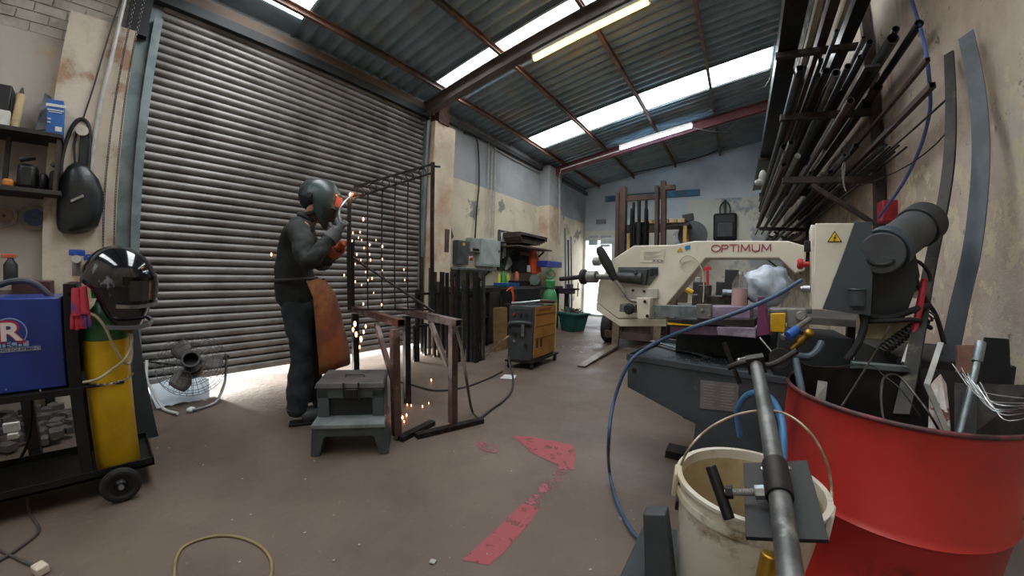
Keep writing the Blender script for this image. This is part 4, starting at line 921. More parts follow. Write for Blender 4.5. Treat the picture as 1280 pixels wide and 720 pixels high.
MB().tube([L(0.158 * math.sin(a), 0.150 * math.cos(a) - 0.02, 1.04 + 0.01 * math.cos(a)) for a in [2 * PI * i / 24 for i in range(24)]], 0.012, n=8, sub=1, closed=True).build('apron_strap', mat('dark_strap', '2f2b26', rough=0.7), man)
# mask, tilted forward, looking at the weld
wp = at(438, 243, d=2.66)
hc = L(0, 0.13, 1.635)
HF = (wp - hc).normalized(); HF = (PF * 0.85 + PR * 0.38 + V(0, 0, -0.16)).normalized()
MASK = mat('grey_green_mask', '3c4a4c', '2c3839', scale=5, rough=0.35, c3='66777a', thr3=(0.58, 0.66), scale3=9)
mb, HM = helmet_shell(hc, HF, (0, 0, 1), 1.03)
hl_ = mb.build('welding_mask', MASK, man, smooth=70)
sm = hl_.modifiers.new('thick', 'SOLIDIFY'); sm.thickness = 0.004
visor(hc, HM, 1.03, z0=-0.055, z1=0.050, off=0.012, a0=0.66).build('visor_frame', MASK, hl_, smooth=50)
visor(hc, HM, 1.03, z0=-0.038, z1=0.034, off=0.016, a0=0.50).build('visor_lens', mat('lens_painted_red_glow', 'b5685e', '94504a', scale=6, rough=0.12, coat=0.5), hl_, smooth=50)  # reddish glow on the lens is put into its base colour
for sgn in (-1, 1): MB().cyl(hc + HM @ V(0.112 * sgn, -0.02, 0.0), hc + HM @ V(0.135 * sgn, -0.02, 0.0), 0.022, n=16).build('headband_knob', BLACK, hl_, bevel=0.002)
MB().add(*(lambda t: (t.v, t.f))(visor(hc, HM, 1.03, z0=-0.150, z1=-0.062, off=0.006, a0=0.95))).build('chin_guard', mat('mask_black', '15191a', '0f1213', rough=0.35), hl_, smooth=60)
MB().ell(hc + HM @ V(0, -0.07, 0.02), (0.105, 0.09, 0.12)).build('head_cap', mat('cap_dark', '202426', '17191b', scale=9, rough=0.85), man)
# gloves with fingers, torch in the right hand
GLG = mat('grey_glove', '4d5254', '3b3f41', scale=12, rough=0.75)
GLO = mat('orange_glove', 'a8502a', '8a3f22', scale=12, rough=0.7)
tip = at(438.5, 244.5, d=2.62)
hd1 = (at(428, 275, d=2.56) - hand_r).normalized()
hand(hand_r, (hand_r - el_r).normalized() * 0.6 + V(0, 0, 0.8), PR + V(0, 0, 0.1), GLG, man, s=1.12, curl=1.15)
hand(hand_l, (hand_l - el_l).normalized(), V(0, 0, 1) + PR * 0.3, GLO, man, s=1.15, curl=0.9, left=True)
MB().pipe(fr - (fr - el_r).normalized() * 0.05, fr + (fr - el_r).normalized() * 0.02, 0.052, t=0.006, n=18).build('glove_cuff', GLG, man)
MB().pipe(fl - (fl - el_l).normalized() * 0.07, fl + (fl - el_l).normalized() * 0.02, 0.055, t=0.006, n=18).build('glove_cuff', GLO, man)
tor = thing('welding_torch', 'welding torch with a bright bent neck held against the top of the gate post', 'torch', hand_r)
MB().tube([at(426, 281, d=2.50), at(424, 265, d=2.52), at(429.5, 254, d=2.55), tip], 0.0075, n=10, sub=5).build('torch_neck', CHROME, tor)
MB().cyl(tip, tip + (tip - at(429.5, 254, d=2.55)).normalized() * 0.03, 0.009, n=12).build('torch_nozzle', mat('hot_copper', 'c07a50', rough=0.4, metal=0.6, emit='ff7a3c', es=1.5), tor)
MB().cyl(hand_r + V(0, 0, -0.06), at(426, 279, d=2.50), 0.014, n=12).build('torch_handle', BLACK, tor)
# the glow of the weld: light comes from the arc itself
tag(MB().ell(wp, (0.010, 0.010, 0.010)).build('weld_arc', mat('arc', 'ffffff', emit='ffb070', es=120.0), base=wp), 'glowing orange weld spot at the top of the near gate post', 'weld glow')
# sparks: drops of hot metal
spk = MB(); random.seed(11)
SPOTS = [(454, 274, 2), (450, 290, 1.3), (448, 297, 1.2), (452, 300, 1), (462, 306, 1.6), (455, 310, 1.2), (478, 308, 1.6), (446, 318, 1.4), (462, 318, 1.2), (451, 325, 1.2), (463, 325, 1.4), (478, 324, 1.2), (430, 344, 1.3), (444, 352, 1.4), (452, 356, 1.2), (465, 348, 1.4), (467, 366, 1.1), (454, 380, 1.8), (477, 381, 1.6), (441, 291, 1.4), (440, 301, 1.2), (460, 350, 1),
         (443, 405, 3), (445, 418, 3), (451, 424, 3), (441, 412, 2.5), (457, 408, 2), (449, 434, 2), (454, 415, 2), (339, 318, 2), (505, 337, 1.3), (506, 350, 1.1), (478, 338, 1.0), (470, 300, 1), (444, 330, 1.1), (457, 340, 1.1), (500, 517, 2.4), (503, 522, 2.4), (508, 519, 2), (509, 506, 1.5), (514, 507, 1.4), (528, 508, 1.6), (539, 475, 2), (536, 504, 1.3), (499, 513, 2), (505, 527, 1.6)]
for px_, py_, s_ in SPOTS:
    if py_ > 470: p = at(px_, py_, z=0.012)
    elif py_ > 395: p = at(px_ + random.random(), py_, d=2.45)
    elif px_ < 400: p = at(px_, py_, d=2.9)
    else: p = at(px_, py_, d=2.35 + random.random() * 0.5)
    r_ = 0.0044 * s_
    spk.ell(p, (r_ * 0.7, r_ * 0.7, r_ * 1.5), nu=8, nv=6)
so_ = spk.build('sparks', mat('glowing_spark', 'ffd0a0', emit='ff8a62', es=9.0), base=wp, smooth=60); so_['kind'] = 'stuff'; so_['label'] = 'orange welding sparks falling past the gate to the floor'; so_['category'] = 'sparks'

# ------------------------------------------------------------------ gate panel being welded
GB0, GB1 = V(-2.36, 1.33, 0.815), V(-1.99, 1.83, 0.83)
gt = thing('railing_panel', 'dark steel railing panel with scrolls, standing on the trestles in front of the welder', 'railing', GB0)
GM = mat('bare_dark_steel', '2e2a29', '221f1e', scale=9, rough=0.5, metal=0.6, c3='5a3a30', thr3=(0.6, 0.7))
g0t, g0b, g1t, g1b = at(437, 243, d=2.71), at(437, 388, d=2.71), at(541, 203, d=2.70), at(541, 390, d=2.70)
u_ = (g1b - g0b); u_.z = 0; ul = u_.length; u_.normalize()
def post(p0, p1, w_, nm): return MB().bar(p0, p1, w_, w_, up=u_).build(nm, GM, gt, bevel=0.001)
post(g0b - V(0, 0, 0.0), g0t, 0.028, 'near_post'); post(g1b, g1t + V(0, 0, 0.0), 0.030, 'far_post')
MB().bar(g1t - V(0, 0, 0.03) - u_ * 0.01, g1t - V(0, 0, 0.03) + u_ * 0.06, 0.014, 0.012).build('hinge_pin', GM, gt)
def rail(za, zb, nm, t=0.012): return MB().bar(at(442, za, d=2.71), at(541, zb, d=2.70), 0.020, t).build(nm, GM, gt)
rail(234, 205, 'top_rail'); rail(248, 216, 'lower_top_rail'); rail(387, 387, 'bottom_rail')
for i, px_ in enumerate((460, 478, 494, 510, 526)):
    t = (px_ - 437) / 104; pt = at(px_, 246 - (px_ - 442) * 0.31, d=2.705); pb_ = at(px_, 387, d=2.705)
    MB().bar(pb_, pt, 0.010, 0.010, up=u_).build('baluster', GM, gt)
for px_ in (450, 466, 482, 497, 512, 528):
    c = at(px_, 241 - (px_ - 442) * 0.30, d=2.705)
    MB().torus(c, 0.028, 0.004, M=facing(u_.cross(V(0, 0, 1))), n=18, m=6).build('scroll', GM, gt)
# loose rod leaning across
tag(MB().cyl(at(441, 322, d=2.66), at(543, 390, d=2.45), 0.009, n=10).build('steel_rod', GM, base=at(541, 390, d=2.45)), 'long dark rod sloping down in front of the railing panel', 'steel rod')
tag(MB().bar(at(441, 300, d=2.74) , at(441, 383, d=2.74), 0.02, 0.02).build('steel_offcut', GM, base=at(441, 383, d=2.74)), 'short dark bar held upright against the near post of the railing', 'steel bar')

# ------------------------------------------------------------------ two trestles
TRM = mat('red_oxide_trestle', '66504a', '523f3a', scale=5, rough=0.45, metal=0.4, c3='9a8f8b', thr3=(0.50, 0.60), scale3=3)
def trestle(label, e_end, b_end, legp, foot0, foot1, brace_px, dd):
    t = thing('trestle', label, 'trestle', V(legp.x, legp.y, 0), 'pair of rusty welding trestles')
    e_, b_ = e_end, b_end
    MB().bar(b_, e_, 0.055, 0.05, hollow=0.004).build('top_beam', TRM, t, bevel=0.001)
    top = V(legp.x, legp.y, e_.z - 0.03)
    MB().bar(V(legp.x, legp.y, 0.03), top, 0.05, 0.05, up=(e_ - b_)).build('leg', TRM, t, bevel=0.001)
    MB().bar(foot0, foot1, 0.05, 0.035).build('foot', DSTEEL, t, bevel=0.001)
    dirb = (b_ - e_).normalized()
    MB().bar(top + dirb * 0.02 - V(0, 0, 0.36), V(*(V(legp.x, legp.y, 0) + dirb * 0.30)[:2], e_.z - 0.03), 0.03, 0.03).build('brace', TRM, t, bevel=0.001)
    bl = b_ - dirb * 0.12
    MB().bar(V(bl.x, bl.y, 0.0), V(bl.x, bl.y, e_.z - 0.03), 0.05, 0.05, up=dirb).build('leg', DSTEEL, t, bevel=0.001)
    return t
l1, l2 = at(496, 546, z=0.02), at(566, 530, z=0.02)
trestle('rusty trestle right behind the grey step box', at(502, 404, z=0.775), at(438, 384, z=0.79), l1, at(500, 549, z=0.018), at(541, 528, z=0.018), None, 0)
trestle('trestle with a bright worn beam end, further from the step box', at(574, 404, z=0.775), at(500, 387, z=0.79), l2, at(520, 545, z=0.018), at(603, 525, z=0.018), None, 0)

# ------------------------------------------------------------------ grey step box
A0, A1 = V(-1.985, 0.83, 0), V(-1.685, 1.185, 0)
ex = (A1 - A0).normalized(); ey = V(-ex.y, ex.x, 0); WB = (A1 - A0).length
stp = thing('step_box', 'grey plastic step stool with a lidded tool compartment, beside the welder', 'step stool', (A0 + A1) / 2 + ey * 0.2)
SG = mat('grey_step_plastic', '475051', '3b4344', scale=4, rough=0.5, c3='5d6565', thr3=(0.6, 0.72))
def sb(u, v, z): return A0 + ex * u + ey * v + V(0, 0, z)
H1, H2, T1 = 0.205, 0.425, 0.11
# lower step: tread, splayed side legs with arch
poly = [(0, 0.0), (0.055, 0.0), (0.085, 0.115), (0.10, 0.125), (WB - 0.10, 0.125), (WB - 0.085, 0.115), (WB - 0.055, 0.0), (WB, 0), (WB - 0.02, H1 - 0.02), (0.02, H1 - 0.02)]
MB().prism([sb(u, 0, z) for u, z in poly], ey * 0.35).build('step_front', SG, stp, smooth=0, bevel=0.006)
MB().prism([sb(u, 0.005, z) for u, z in ((0.09, 0.0), (WB - 0.09, 0.0), (WB - 0.105, 0.12), (0.105, 0.12))], ey * 0.005).build('arch_back', BLACK, stp, smooth=0) if False else None
MB().hexa([sb(0.015, -0.012, H1 - 0.025), sb(WB - 0.015, -0.012, H1 - 0.025), sb(WB - 0.015, 0.14, H1 - 0.025), sb(0.015, 0.14, H1 - 0.025), sb(0.02, -0.008, H1), sb(WB - 0.02, -0.008, H1), sb(WB - 0.02, 0.14, H1), sb(0.02, 0.14, H1)]).build('tread', mat('grey_tread', '6c7270', '5a605f', scale=9, rough=0.7), stp, bevel=0.004)
# upper body with a recess in front
ub = MB()
ub.prism([sb(0.03, T1, z_) for z_ in (H1,)] and [sb(0.03, T1, H1 - 0.03), sb(0.10, T1, H1 - 0.03), sb(0.10, T1, H2 - 0.05), sb(0.03, T1, H2 - 0.05)], ey * 0.30)
ub.prism([sb(WB - 0.10, T1, H1 - 0.03), sb(WB - 0.03, T1, H1 - 0.03), sb(WB - 0.03, T1, H2 - 0.05), sb(WB - 0.10, T1, H2 - 0.05)], ey * 0.30)
ub.prism([sb(0.03, T1, H2 - 0.10), sb(WB - 0.03, T1, H2 - 0.10), sb(WB - 0.03, T1, H2 - 0.03), sb(0.03, T1, H2 - 0.03)], ey * 0.30)
ub.prism([sb(0.09, T1 + 0.03, H1 - 0.03), sb(WB - 0.09, T1 + 0.03, H1 - 0.03), sb(WB - 0.09, T1 + 0.03, H2 - 0.09), sb(0.09, T1 + 0.03, H2 - 0.09)], ey * 0.25)
ub.build('box_body', SG, stp, smooth=0, bevel=0.004)
MB().prism([sb(0.105, T1 + 0.026, H1 + 0.0), sb(WB - 0.105, T1 + 0.026, H1 + 0.0), sb(WB - 0.105, T1 + 0.026, H2 - 0.105), sb(0.105, T1 + 0.026, H2 - 0.105)], ey * 0.003).build('recess_panel', mat('recess_dark', '1f2424', '181c1c', rough=0.6), stp, smooth=0)
MB().hexa([sb(0.02, T1 - 0.015, H2 - 0.035), sb(WB - 0.02, T1 - 0.015, H2 - 0.035), sb(WB - 0.02, T1 + 0.31, H2 - 0.035), sb(0.02, T1 + 0.31, H2 - 0.035), sb(0.03, T1 - 0.005, H2), sb(WB - 0.03, T1 - 0.005, H2), sb(WB - 0.03, T1 + 0.30, H2), sb(0.03, T1 + 0.30, H2)]).build('lid', mat('dusty_lid', '565452', '464443', scale=5, rough=0.6), stp, bevel=0.006)
mid = WB / 2
MB().box(sb(mid + 0.01, T1 - 0.022, H2 - 0.062), (0.075, 0.014, 0.055), rz=math.atan2(ex.y, ex.x)).build('latch', BLACK, stp, bevel=0.003)
for du in (-0.045, 0.045): MB().bar(sb(mid + 0.01 + du, T1 - 0.028, H2 - 0.1), sb(mid + 0.01 + du, T1 - 0.02, H2 + 0.004), 0.008, 0.012, up=ey).build('latch_arm', BLACK, stp)
mb = MB().tube([sb(mid - 0.05, T1 + 0.13, H2), sb(mid - 0.05, T1 + 0.13, H2 + 0.012), sb(mid + 0.07, T1 + 0.13, H2 + 0.012), sb(mid + 0.07, T1 + 0.13, H2)], 0.005, n=6, sub=1).build('carry_handle', DSTEEL, stp)

# ------------------------------------------------------------------ blue welder on its trolley (left edge)
tr = thing('welder_trolley', 'black welding trolley with rubber wheel at the left edge', 'trolley', (-2.4, -0.3, 0))
XF_, XB_ = -2.235, -2.62
tb = MB().box(((XF_ + XB_) / 2, -0.36, 0.115), (XF_ - XB_, 0.93, 0.012))
tb.box((XF_ - 0.004, -0.36, 0.13), (0.008, 0.93, 0.045)).box((XB_ + 0.004, -0.36, 0.13), (0.008, 0.93, 0.045)).box(((XF_ + XB_) / 2, 0.10, 0.13), (XF_ - XB_, 0.008, 0.045))
tb.build('base_tray', BLACKM, tr, bevel=0.001)
MB().box(((XF_ + XB_) / 2, -0.48, 0.545), (XF_ - XB_, 0.68, 0.03)).box(((XF_ + XB_) / 2 + 0.02, -0.08, 0.555), (XF_ - XB_ - 0.05, 0.20, 0.012)).build('machine_shelf', BLACKM, tr, bevel=0.001)
for (x_, y_) in ((XF_ - 0.02, -0.165), (XB_ + 0.02, -0.165), (XF_ - 0.02, -0.80), (XB_ + 0.02, -0.80)):
    MB().box((x_, y_, 0.57 if y_ > -0.5 else 0.34), (0.035, 0.045, 0.90 if y_ > -0.5 else 0.43)).build('upright', BLACKM, tr, bevel=0.001)
MB().box(((XF_ + XB_) / 2, -0.165, 1.0), (XF_ - XB_, 0.045, 0.05)).box(((XF_ + XB_) / 2, -0.165, 0.78), (XF_ - XB_, 0.008, 0.42)).build('back_panel', BLACKM, tr, bevel=0.001)
for x_ in (-2.16, -2.70):
    wc = V(x_, -0.045, 0.085)
    wh = MB().torus(wc, 0.066, 0.019, M=facing((1, 0, 0)), n=32, m=10).build('wheel', RUBBER, tr)
    Mw = facing((1, 0, 0))
    MB().lathe([(0, 0.012), (0.02, 0.02), (0.03, 0.008), (0.056, 0.010), (0.058, -0.01), (0, -0.01)], wc, M=Mw, n=28).build('wheel_rim', BLACKM, wh)
    MB().lathe([(0, 0.034), (0.012, 0.032), (0.014, 0.018), (0, 0.018)], wc, M=Mw, n=14).build('hub_cap', CHROME, wh)
MB().cyl((-2.17, -0.045, 0.085), (-2.69, -0.045, 0.085), 0.010, n=10).build('axle', DSTEEL, tr)

wb = thing('welding_machine', 'blue welding machine with a round red and white logo, on the black trolley', 'welding machine', (-2.42, -0.5, 0.56))
BLU = mat('deep_blue_enamel', '1a3888', '162f74', scale=3, rough=0.32, coat=0.2)
MB().box((-2.43, -0.545, 0.765), (0.32, 0.70, 0.40)).build('machine_case', BLU, wb, bevel=0.006)
def wf(px, py, off=0.0): return at(px, py, x=-2.27 + off)
for i, p in enumerate(((7, 487), (50, 488))): MB().cyl(wf(*p, 0.0), wf(*p, 0.004), 0.004, n=10).build('screw', CHROME, wb)
lc = wf(11, 416, 0.001); LR = (wf(34, 416) - wf(11, 416)).length
Mf = facing((1, 0, 0))
MB().lathe([(0, 0), (LR, 0), (LR, -0.003)], lc + V(0.0022, 0, 0), M=Mf, n=36).build('logo_ring', mat('logo_pale_blue', '8fa7cc', rough=0.4), wb, smooth=0)
MB().lathe([(0, 0), (LR * 0.93, 0), (LR * 0.93, -0.002)], lc + V(0.003, 0, 0), M=Mf, n=36).build('logo_disc', mat('logo_dark_blue', '27418a', rough=0.4), wb, smooth=0)
MB().lathe([(0, 0), (LR * 0.80, 0), (LR * 0.80, -0.001)], lc + V(0.0036, 0, 0), M=Mf, n=36).build('logo_inner', mat('logo_dark_blue', '27418a', rough=0.4), wb, smooth=0)
text('logo_letter_red', 'R', mat('logo_red', 'b62a3a'), LR * 2.05, lc + V(0.0045, 0.003, -0.002), (0, 1, 0), (0, 0, 1), wb, ext=0.0004, sx=1.15, bold=0.006)
text('logo_letter', 'R', mat('logo_white', 'e2dcd8', rough=0.4), LR * 1.7, lc + V(0.0055, 0.003, 0.0), (0, 1, 0), (0, 0, 1), wb, ext=0.0004, sx=1.15, bold=0.003)
p0 = wf(8, 431, 0.0058)
MB().box(wf(8, 431, 0.005), (0.001, 0.150, 0.022)).build('logo_band', mat('logo_pale_blue', '8fa7cc'), wb, smooth=0)
text('logo_name', 'R-TECH', mat('logo_navy', '1d2f66', rough=0.4), 0.030, p0, (0, 1, 0), (0, 0, 1), wb, ext=0.0004, sx=1.1, bold=0.0006)
p1 = wf(10, 437.5, 0.003)
MB().box(wf(14, 437.5, 0.002), (0.001, (wf(47, 437) - wf(-30, 437)).length * 0.96, 0.018)).build('name_strip', mat('strip_grey', 'a9aeb8', rough=0.4), wb, smooth=0)
text('name_lettering', 'WELDING EQUIPMENT', mat('print_blue', '42517e', rough=0.4), 0.0175, wf(14, 437.5, 0.004), (0, 1, 0), (0, 0, 1), wb, ext=0.0004, sx=1.12, bold=0.0003)
# cable coiled over the machine, things standing on it
tag(MB().tube([at(-30, 375, x=-2.4), at(-5, 358, x=-2.4), at(20, 351, x=-2.4), at(42, 354, x=-2.4), at(58, 366, x=-2.4), at(66, 374, x=-2.4)], 0.014, n=10).build('welding_lead', mat('grey_rubber', '43454a', '36383c', scale=9, rough=0.6), base=at(20, 352, x=-2.4)), 'thick grey cable arched over the top of the blue machine', 'cable')
spb = thing('spray_can', 'black spray bottle with an orange neck on the wall shelf behind the blue machine', 'spray can', at(13, 345, x=-3.2))
c_ = at(13, 352, x=-3.2)
MB().lathe([(0, 0), (0.035, 0), (0.035, 0.10), (0.018, 0.125), (0.012, 0.14), (0, 0.14)], c_, n=18).build('can_body', BLACK, spb)
MB().box(c_ + V(0, -0.01, 0.15), (0.03, 0.07, 0.025)).build('nozzle', mat('orange_plastic', 'b5623a', rough=0.5), spb, bevel=0.003)
bx_ = MB().box(at(42, 362, x=-3.0), (0.20, 0.17, 0.10)).build('tin_box', mat('maroon_box', '4a2a2c', '3a2223', scale=5, rough=0.6), base=at(42, 370, x=-3.0), bevel=0.004)
tag(bx_, 'small maroon box behind the blue welding machine', 'box')
bench = thing('wall_bench', 'low dark bench against the wall behind the blue machine', 'bench', (-3.3, -1.1, 0))
bz = c_.z
MB().box((-3.45, -1.15, bz - 0.06), (1.0, 1.5, 0.05)).build('bench_top', mat('dirty_bench_top', '6b6058', '564d46', scale=4, rough=0.8), bench, bevel=0.003)
for x_ in (-3.0, -3.9):
    for y_ in (-0.45, -1.8): MB().box((x_, y_, (bz - 0.085) / 2), (0.06, 0.06, bz - 0.085)).build('leg', DSTEEL, bench)

# yellow gas cylinder with green shoulder
cyc = at(132, 409, x=-2.33); CX, CY = -2.33, cyc.y
gcy = thing('gas_cylinder', 'yellow gas cylinder with a green shoulder chained to the black trolley', 'gas cylinder', (CX, CY, 0.12))
CYY = mat('cylinder_yellow', 'd9b218', 'c49f12', scale=4, rough=0.4, c3='8f7a2c', thr3=(0.66, 0.74), scale3=8)
rad = 0.092
MB().lathe([(0, 0.122), (rad - 0.008, 0.122), (rad, 0.13), (rad, 0.76)], (CX, CY, 0), n=40).build('cylinder_body', CYY, gcy, smooth=50)
MB().lathe([(rad, 0.76), (rad, 0.79), (rad * 0.92, 0.84), (rad * 0.7, 0.89), (rad * 0.42, 0.925), (rad * 0.34, 0.95), (0, 0.95)], (CX, CY, 0), n=40).build('green_shoulder', mat('cylinder_green', '2f6a3a', '265730', scale=4, rough=0.4), gcy, smooth=60)
gv = MB().lathe([(0.05, 0.955), (0.055, 1.03), (0.055, 1.055), (0.042, 1.055), (0.042, 0.96)], (CX, CY, 0), n=20)
gv.build('valve_guard', mat('guard_green', '2f8f3e', '277834', scale=6, rough=0.45), gcy, smooth=40)
MB().cyl((CX, CY, 0.95), (CX, CY, 1.085), 0.018, n=14).lathe([(0, 1.085), (0.045, 1.085), (0.045, 1.10), (0, 1.10)], (CX, CY, 0), n=16).build('valve', mat('guard_green', '2f8f3e'), gcy)
mb = MB()
for i in range(26):
    a = -1.6 + 3.2 * i / 25; c = V(CX + (rad + 0.006) * math.cos(a), CY + (rad + 0.006) * math.sin(a), 0.565 - 0.008 * math.cos(a * 2))
    d_ = V(-math.sin(a), math.cos(a), 0); n2 = V(math.cos(a), math.sin(a), 0) if i % 2 else V(0, 0, 1)
    mb.tube([c + d_ * 0.009 * math.cos(q) + n2 * 0.0045 * math.sin(q) for q in [2 * PI * k / 8 for k in range(8)]], 0.0016, n=5, sub=1, closed=True)
tag(mb.build('retaining_chain', CHROME, base=(CX, CY, 0.56)), 'thin bright chain around the yellow cylinder', 'chain')
HOSEW = mat('pale_gas_hose', 'b5ab8e', '9f957a', scale=9, rough=0.5)
hp = [at(102, 392, x=-2.22), at(118, 394, x=-2.2), at(132, 410, x=-2.2), at(146, 440, x=-2.2), at(160, 455, x=-2.22), at(165, 440, x=-2.25), at(161, 405, x=-2.28)]
tag(MB().tube(hp, 0.0065, n=8, sub=5).build('gas_hose', HOSEW, base=hp[2]), 'pale hose draped down the front of the yellow cylinder', 'hose')
hp = [at(161, 405, x=-2.28), at(165, 425, x=-2.24), at(158, 447, x=-2.2), at(140, 462, x=-2.2), at(122, 474, x=-2.2), at(104, 478, x=-2.22)]
tag(MB().tube(hp, 0.0065, n=8, sub=5).build('gas_hose', HOSEW, base=hp[2]), 'pale hose crossing the yellow cylinder towards the trolley shelf', 'hose')
# regulator with blue caps on the back panel
rg = thing('gas_regulator', 'gas regulator with two blue caps above the trolley back panel', 'regulator', at(100, 345, x=-2.4))
MB().cyl(at(96, 345, x=-2.4), at(96, 325, x=-2.4), 0.018, n=14).cyl(at(98, 338, x=-2.4), at(112, 338, x=-2.4), 0.010, n=10).build('regulator_body', CAST, rg)
ra = at(96.5, 316, x=-2.38)
MB().lathe([(0, -0.014), (0.030, -0.014), (0.033, 0.0), (0.030, 0.014), (0, 0.014)], ra, n=20).build('blue_cap', mat('cap_blue', '2b57b0', '234a98', rough=0.4), rg)
MB().cyl(ra + V(0.0, 0, -0.03), ra + V(0.05, 0.0, -0.03), 0.018, n=16).build('outlet', WHITE, rg)
rb_ = at(111, 323, x=-2.37)
MB().lathe([(0, 0), (0.020, 0), (0.020, 0.012), (0, 0.012)], rb_, M=facing((1, 0, 0)), n=20).build('blue_gauge', mat('cap_blue', '2b57b0'), rg)
MB().box(rb_ + V(0.013, 0, 0), (0.001, 0.004, 0.02)).build('gauge_mark', WHITE, rg)
# red and blue gloves tucked behind the post
gl = thing('work_glove_pair', 'red and pink patterned work gloves hanging between the black post and the cylinder', 'gloves', at(100, 385, x=-2.2))
GR_ = mat('red_glove_print', 'c0384a', 'a82c3e', scale=10, rough=0.6, c3='5a4a8c', thr3=(0.55, 0.6), scale3=14)
for k, (px0, py0) in enumerate(((94, 372), (104, 370))):
    top_ = at(px0, py0 - 12, x=-2.205); bot = at(px0 + 2, py0 + 22, x=-2.205)
    g_ = MB().tube([top_, (top_ + bot) / 2, bot], 0.018, rs=[0.013, 0.017, 0.021], n=12).build('glove_palm', GR_, gl)
    for q in range(3): MB().tube([bot + V(0, (q - 1) * 0.014, 0.005), bot + V(0.004, (q - 1) * 0.016, -0.03), bot + V(0.0, (q - 1) * 0.017, -0.058 - 0.006 * (q == 1))], 0.0085, n=8).build('glove_finger', GR_, g_)
# glossy mask hung over the cylinder
hm = thing('welding_mask', 'glossy black welding mask with silver flame pattern hung on the green cylinder top', 'welding mask', at(152, 360, x=-2.3))
hmc = at(147, 351, x=-2.27)
HFm = V(0.72, 0.68, -0.16)
mb, HM2 = helmet_shell(hmc, HFm, (0.12, 0, 1), 1.12)
hs_ = mb.build('mask_shell', mat('gloss_black_pattern', '17181c', '0e0f12', scale=4, rough=0.12, coat=0.7, c3='6f747c', thr3=(0.60, 0.64), scale3=7), hm, smooth=70)
so2 = hs_.modifiers.new('thick', 'SOLIDIFY'); so2.thickness = 0.004
visor(hmc, HM2, 1.12, z0=-0.070, z1=0.045, off=0.010, a0=0.78).build('visor_frame', mat('gloss_black', '101113', rough=0.1, coat=0.6), hm, smooth=50)
visor(hmc, HM2, 1.12, z0=-0.052, z1=0.030, off=0.014, a0=0.60).build('visor_lens', mat('smoky_lens', '3b3d38', '30322e', rough=0.1, coat=0.5), hm, smooth=50)
visor(hmc, HM2, 1.12, z0=-0.082, z1=-0.068, off=0.018, a0=0.9).build('silver_band', CHROME, hm, smooth=50)
visor(hmc, HM2, 1.12, z0=-0.175, z1=-0.160, off=0.012, a0=1.15).build('chin_band', mat('grey_band', '6f7278', rough=0.25, coat=0.4), hm, smooth=50)
# floor cables by the trolley
def cable(name, label, pts, m, r_=0.006, cat='cable', **k):
    o = MB().tube(pts, r_, n=8, sub=6).build(name, m, base=pts[len(pts) // 2]); return tag(o, label, cat)
CG = mat('grey_cable', '4b4742', '3b3834', scale=9, rough=0.7)
cable('power_cable', 'grey cable hanging from the trolley tray to the floor at the left edge', [at(34, 612, x=-2.28), at(36, 640, z=0.01), at(48, 662, z=0.008), at(30, 680, z=0.008), at(0, 700, z=0.008), at(-20, 705, z=0.008)], CG)
cable('power_cable', 'grey cable on the floor ending in a pale plug, bottom left corner', [at(-20, 678, z=0.008), at(5, 690, z=0.008), at(25, 700, z=0.008), at(42, 707, z=0.01)], CG)
tag(MB().box(at(50, 711, z=0.02), (0.05, 0.045, 0.035), rz=0.5).cyl(at(44, 708, z=0.02), at(50, 711, z=0.02), 0.014, n=10).build('electric_plug', mat('beige_plug', 'cdbfae', 'b5a796', rough=0.5), base=at(50, 711, z=0), bevel=0.006), 'beige plug at the end of a floor cable, bottom left corner', 'plug')
cable('power_cable', 'black cable hanging behind the trolley under the blue machine', [at(38, 495, x=-2.6), at(40, 520, x=-2.65), at(34, 555, x=-2.7), at(22, 580, x=-2.72), at(18, 600, z=0.01)], RUBBER, 0.008)
tag(MB().box(at(14, 534, x=-2.9), (0.03, 0.075, 0.05)).box(at(16, 545, x=-2.88), (0.03, 0.05, 0.03)).build('wall_socket', WHITE, base=at(14, 545, x=-2.9), bevel=0.004), 'white socket block under the blue machine', 'socket')
rub = MB(); random.seed(5)
for k in range(140):
    p = V(-3.15 - 0.7 * random.random(), -1.3 + 1.3 * random.random(), 0.0); p.z = 0.02 + 0.10 * random.random() * (1 - (p.y + 1.3) / 1.8)
    rub.box(p, (0.03 + 0.07 * random.random(), 0.03 + 0.05 * random.random(), 0.04), rz=random.random() * 3)
ro = rub.build('rubble', mat('dark_rubble', '5a5551', '45413e', scale=7, rough=0.9), base=(-3.5, -.7, 0), smooth=0); ro['kind'] = 'stuff'; ro['label'] = 'dark rubble and scrap heaped by the wall behind the trolley'; ro['category'] = 'rubble'
# wire hoop on the floor
hoop = [at(*p, z=0.006) for p in ((218, 735), (220, 700), (232, 682), (262, 671), (292, 670), (320, 679), (336, 694), (340, 712), (334, 735))]
tag(MB().tube(hoop, 0.0055, n=8, sub=6).build('wire_hoop', mat('tan_wire', '8f7a52', '7a6844', scale=9, rough=0.6), base=hoop[4]), 'loop of tan cable lying on the open floor at the bottom', 'cable')

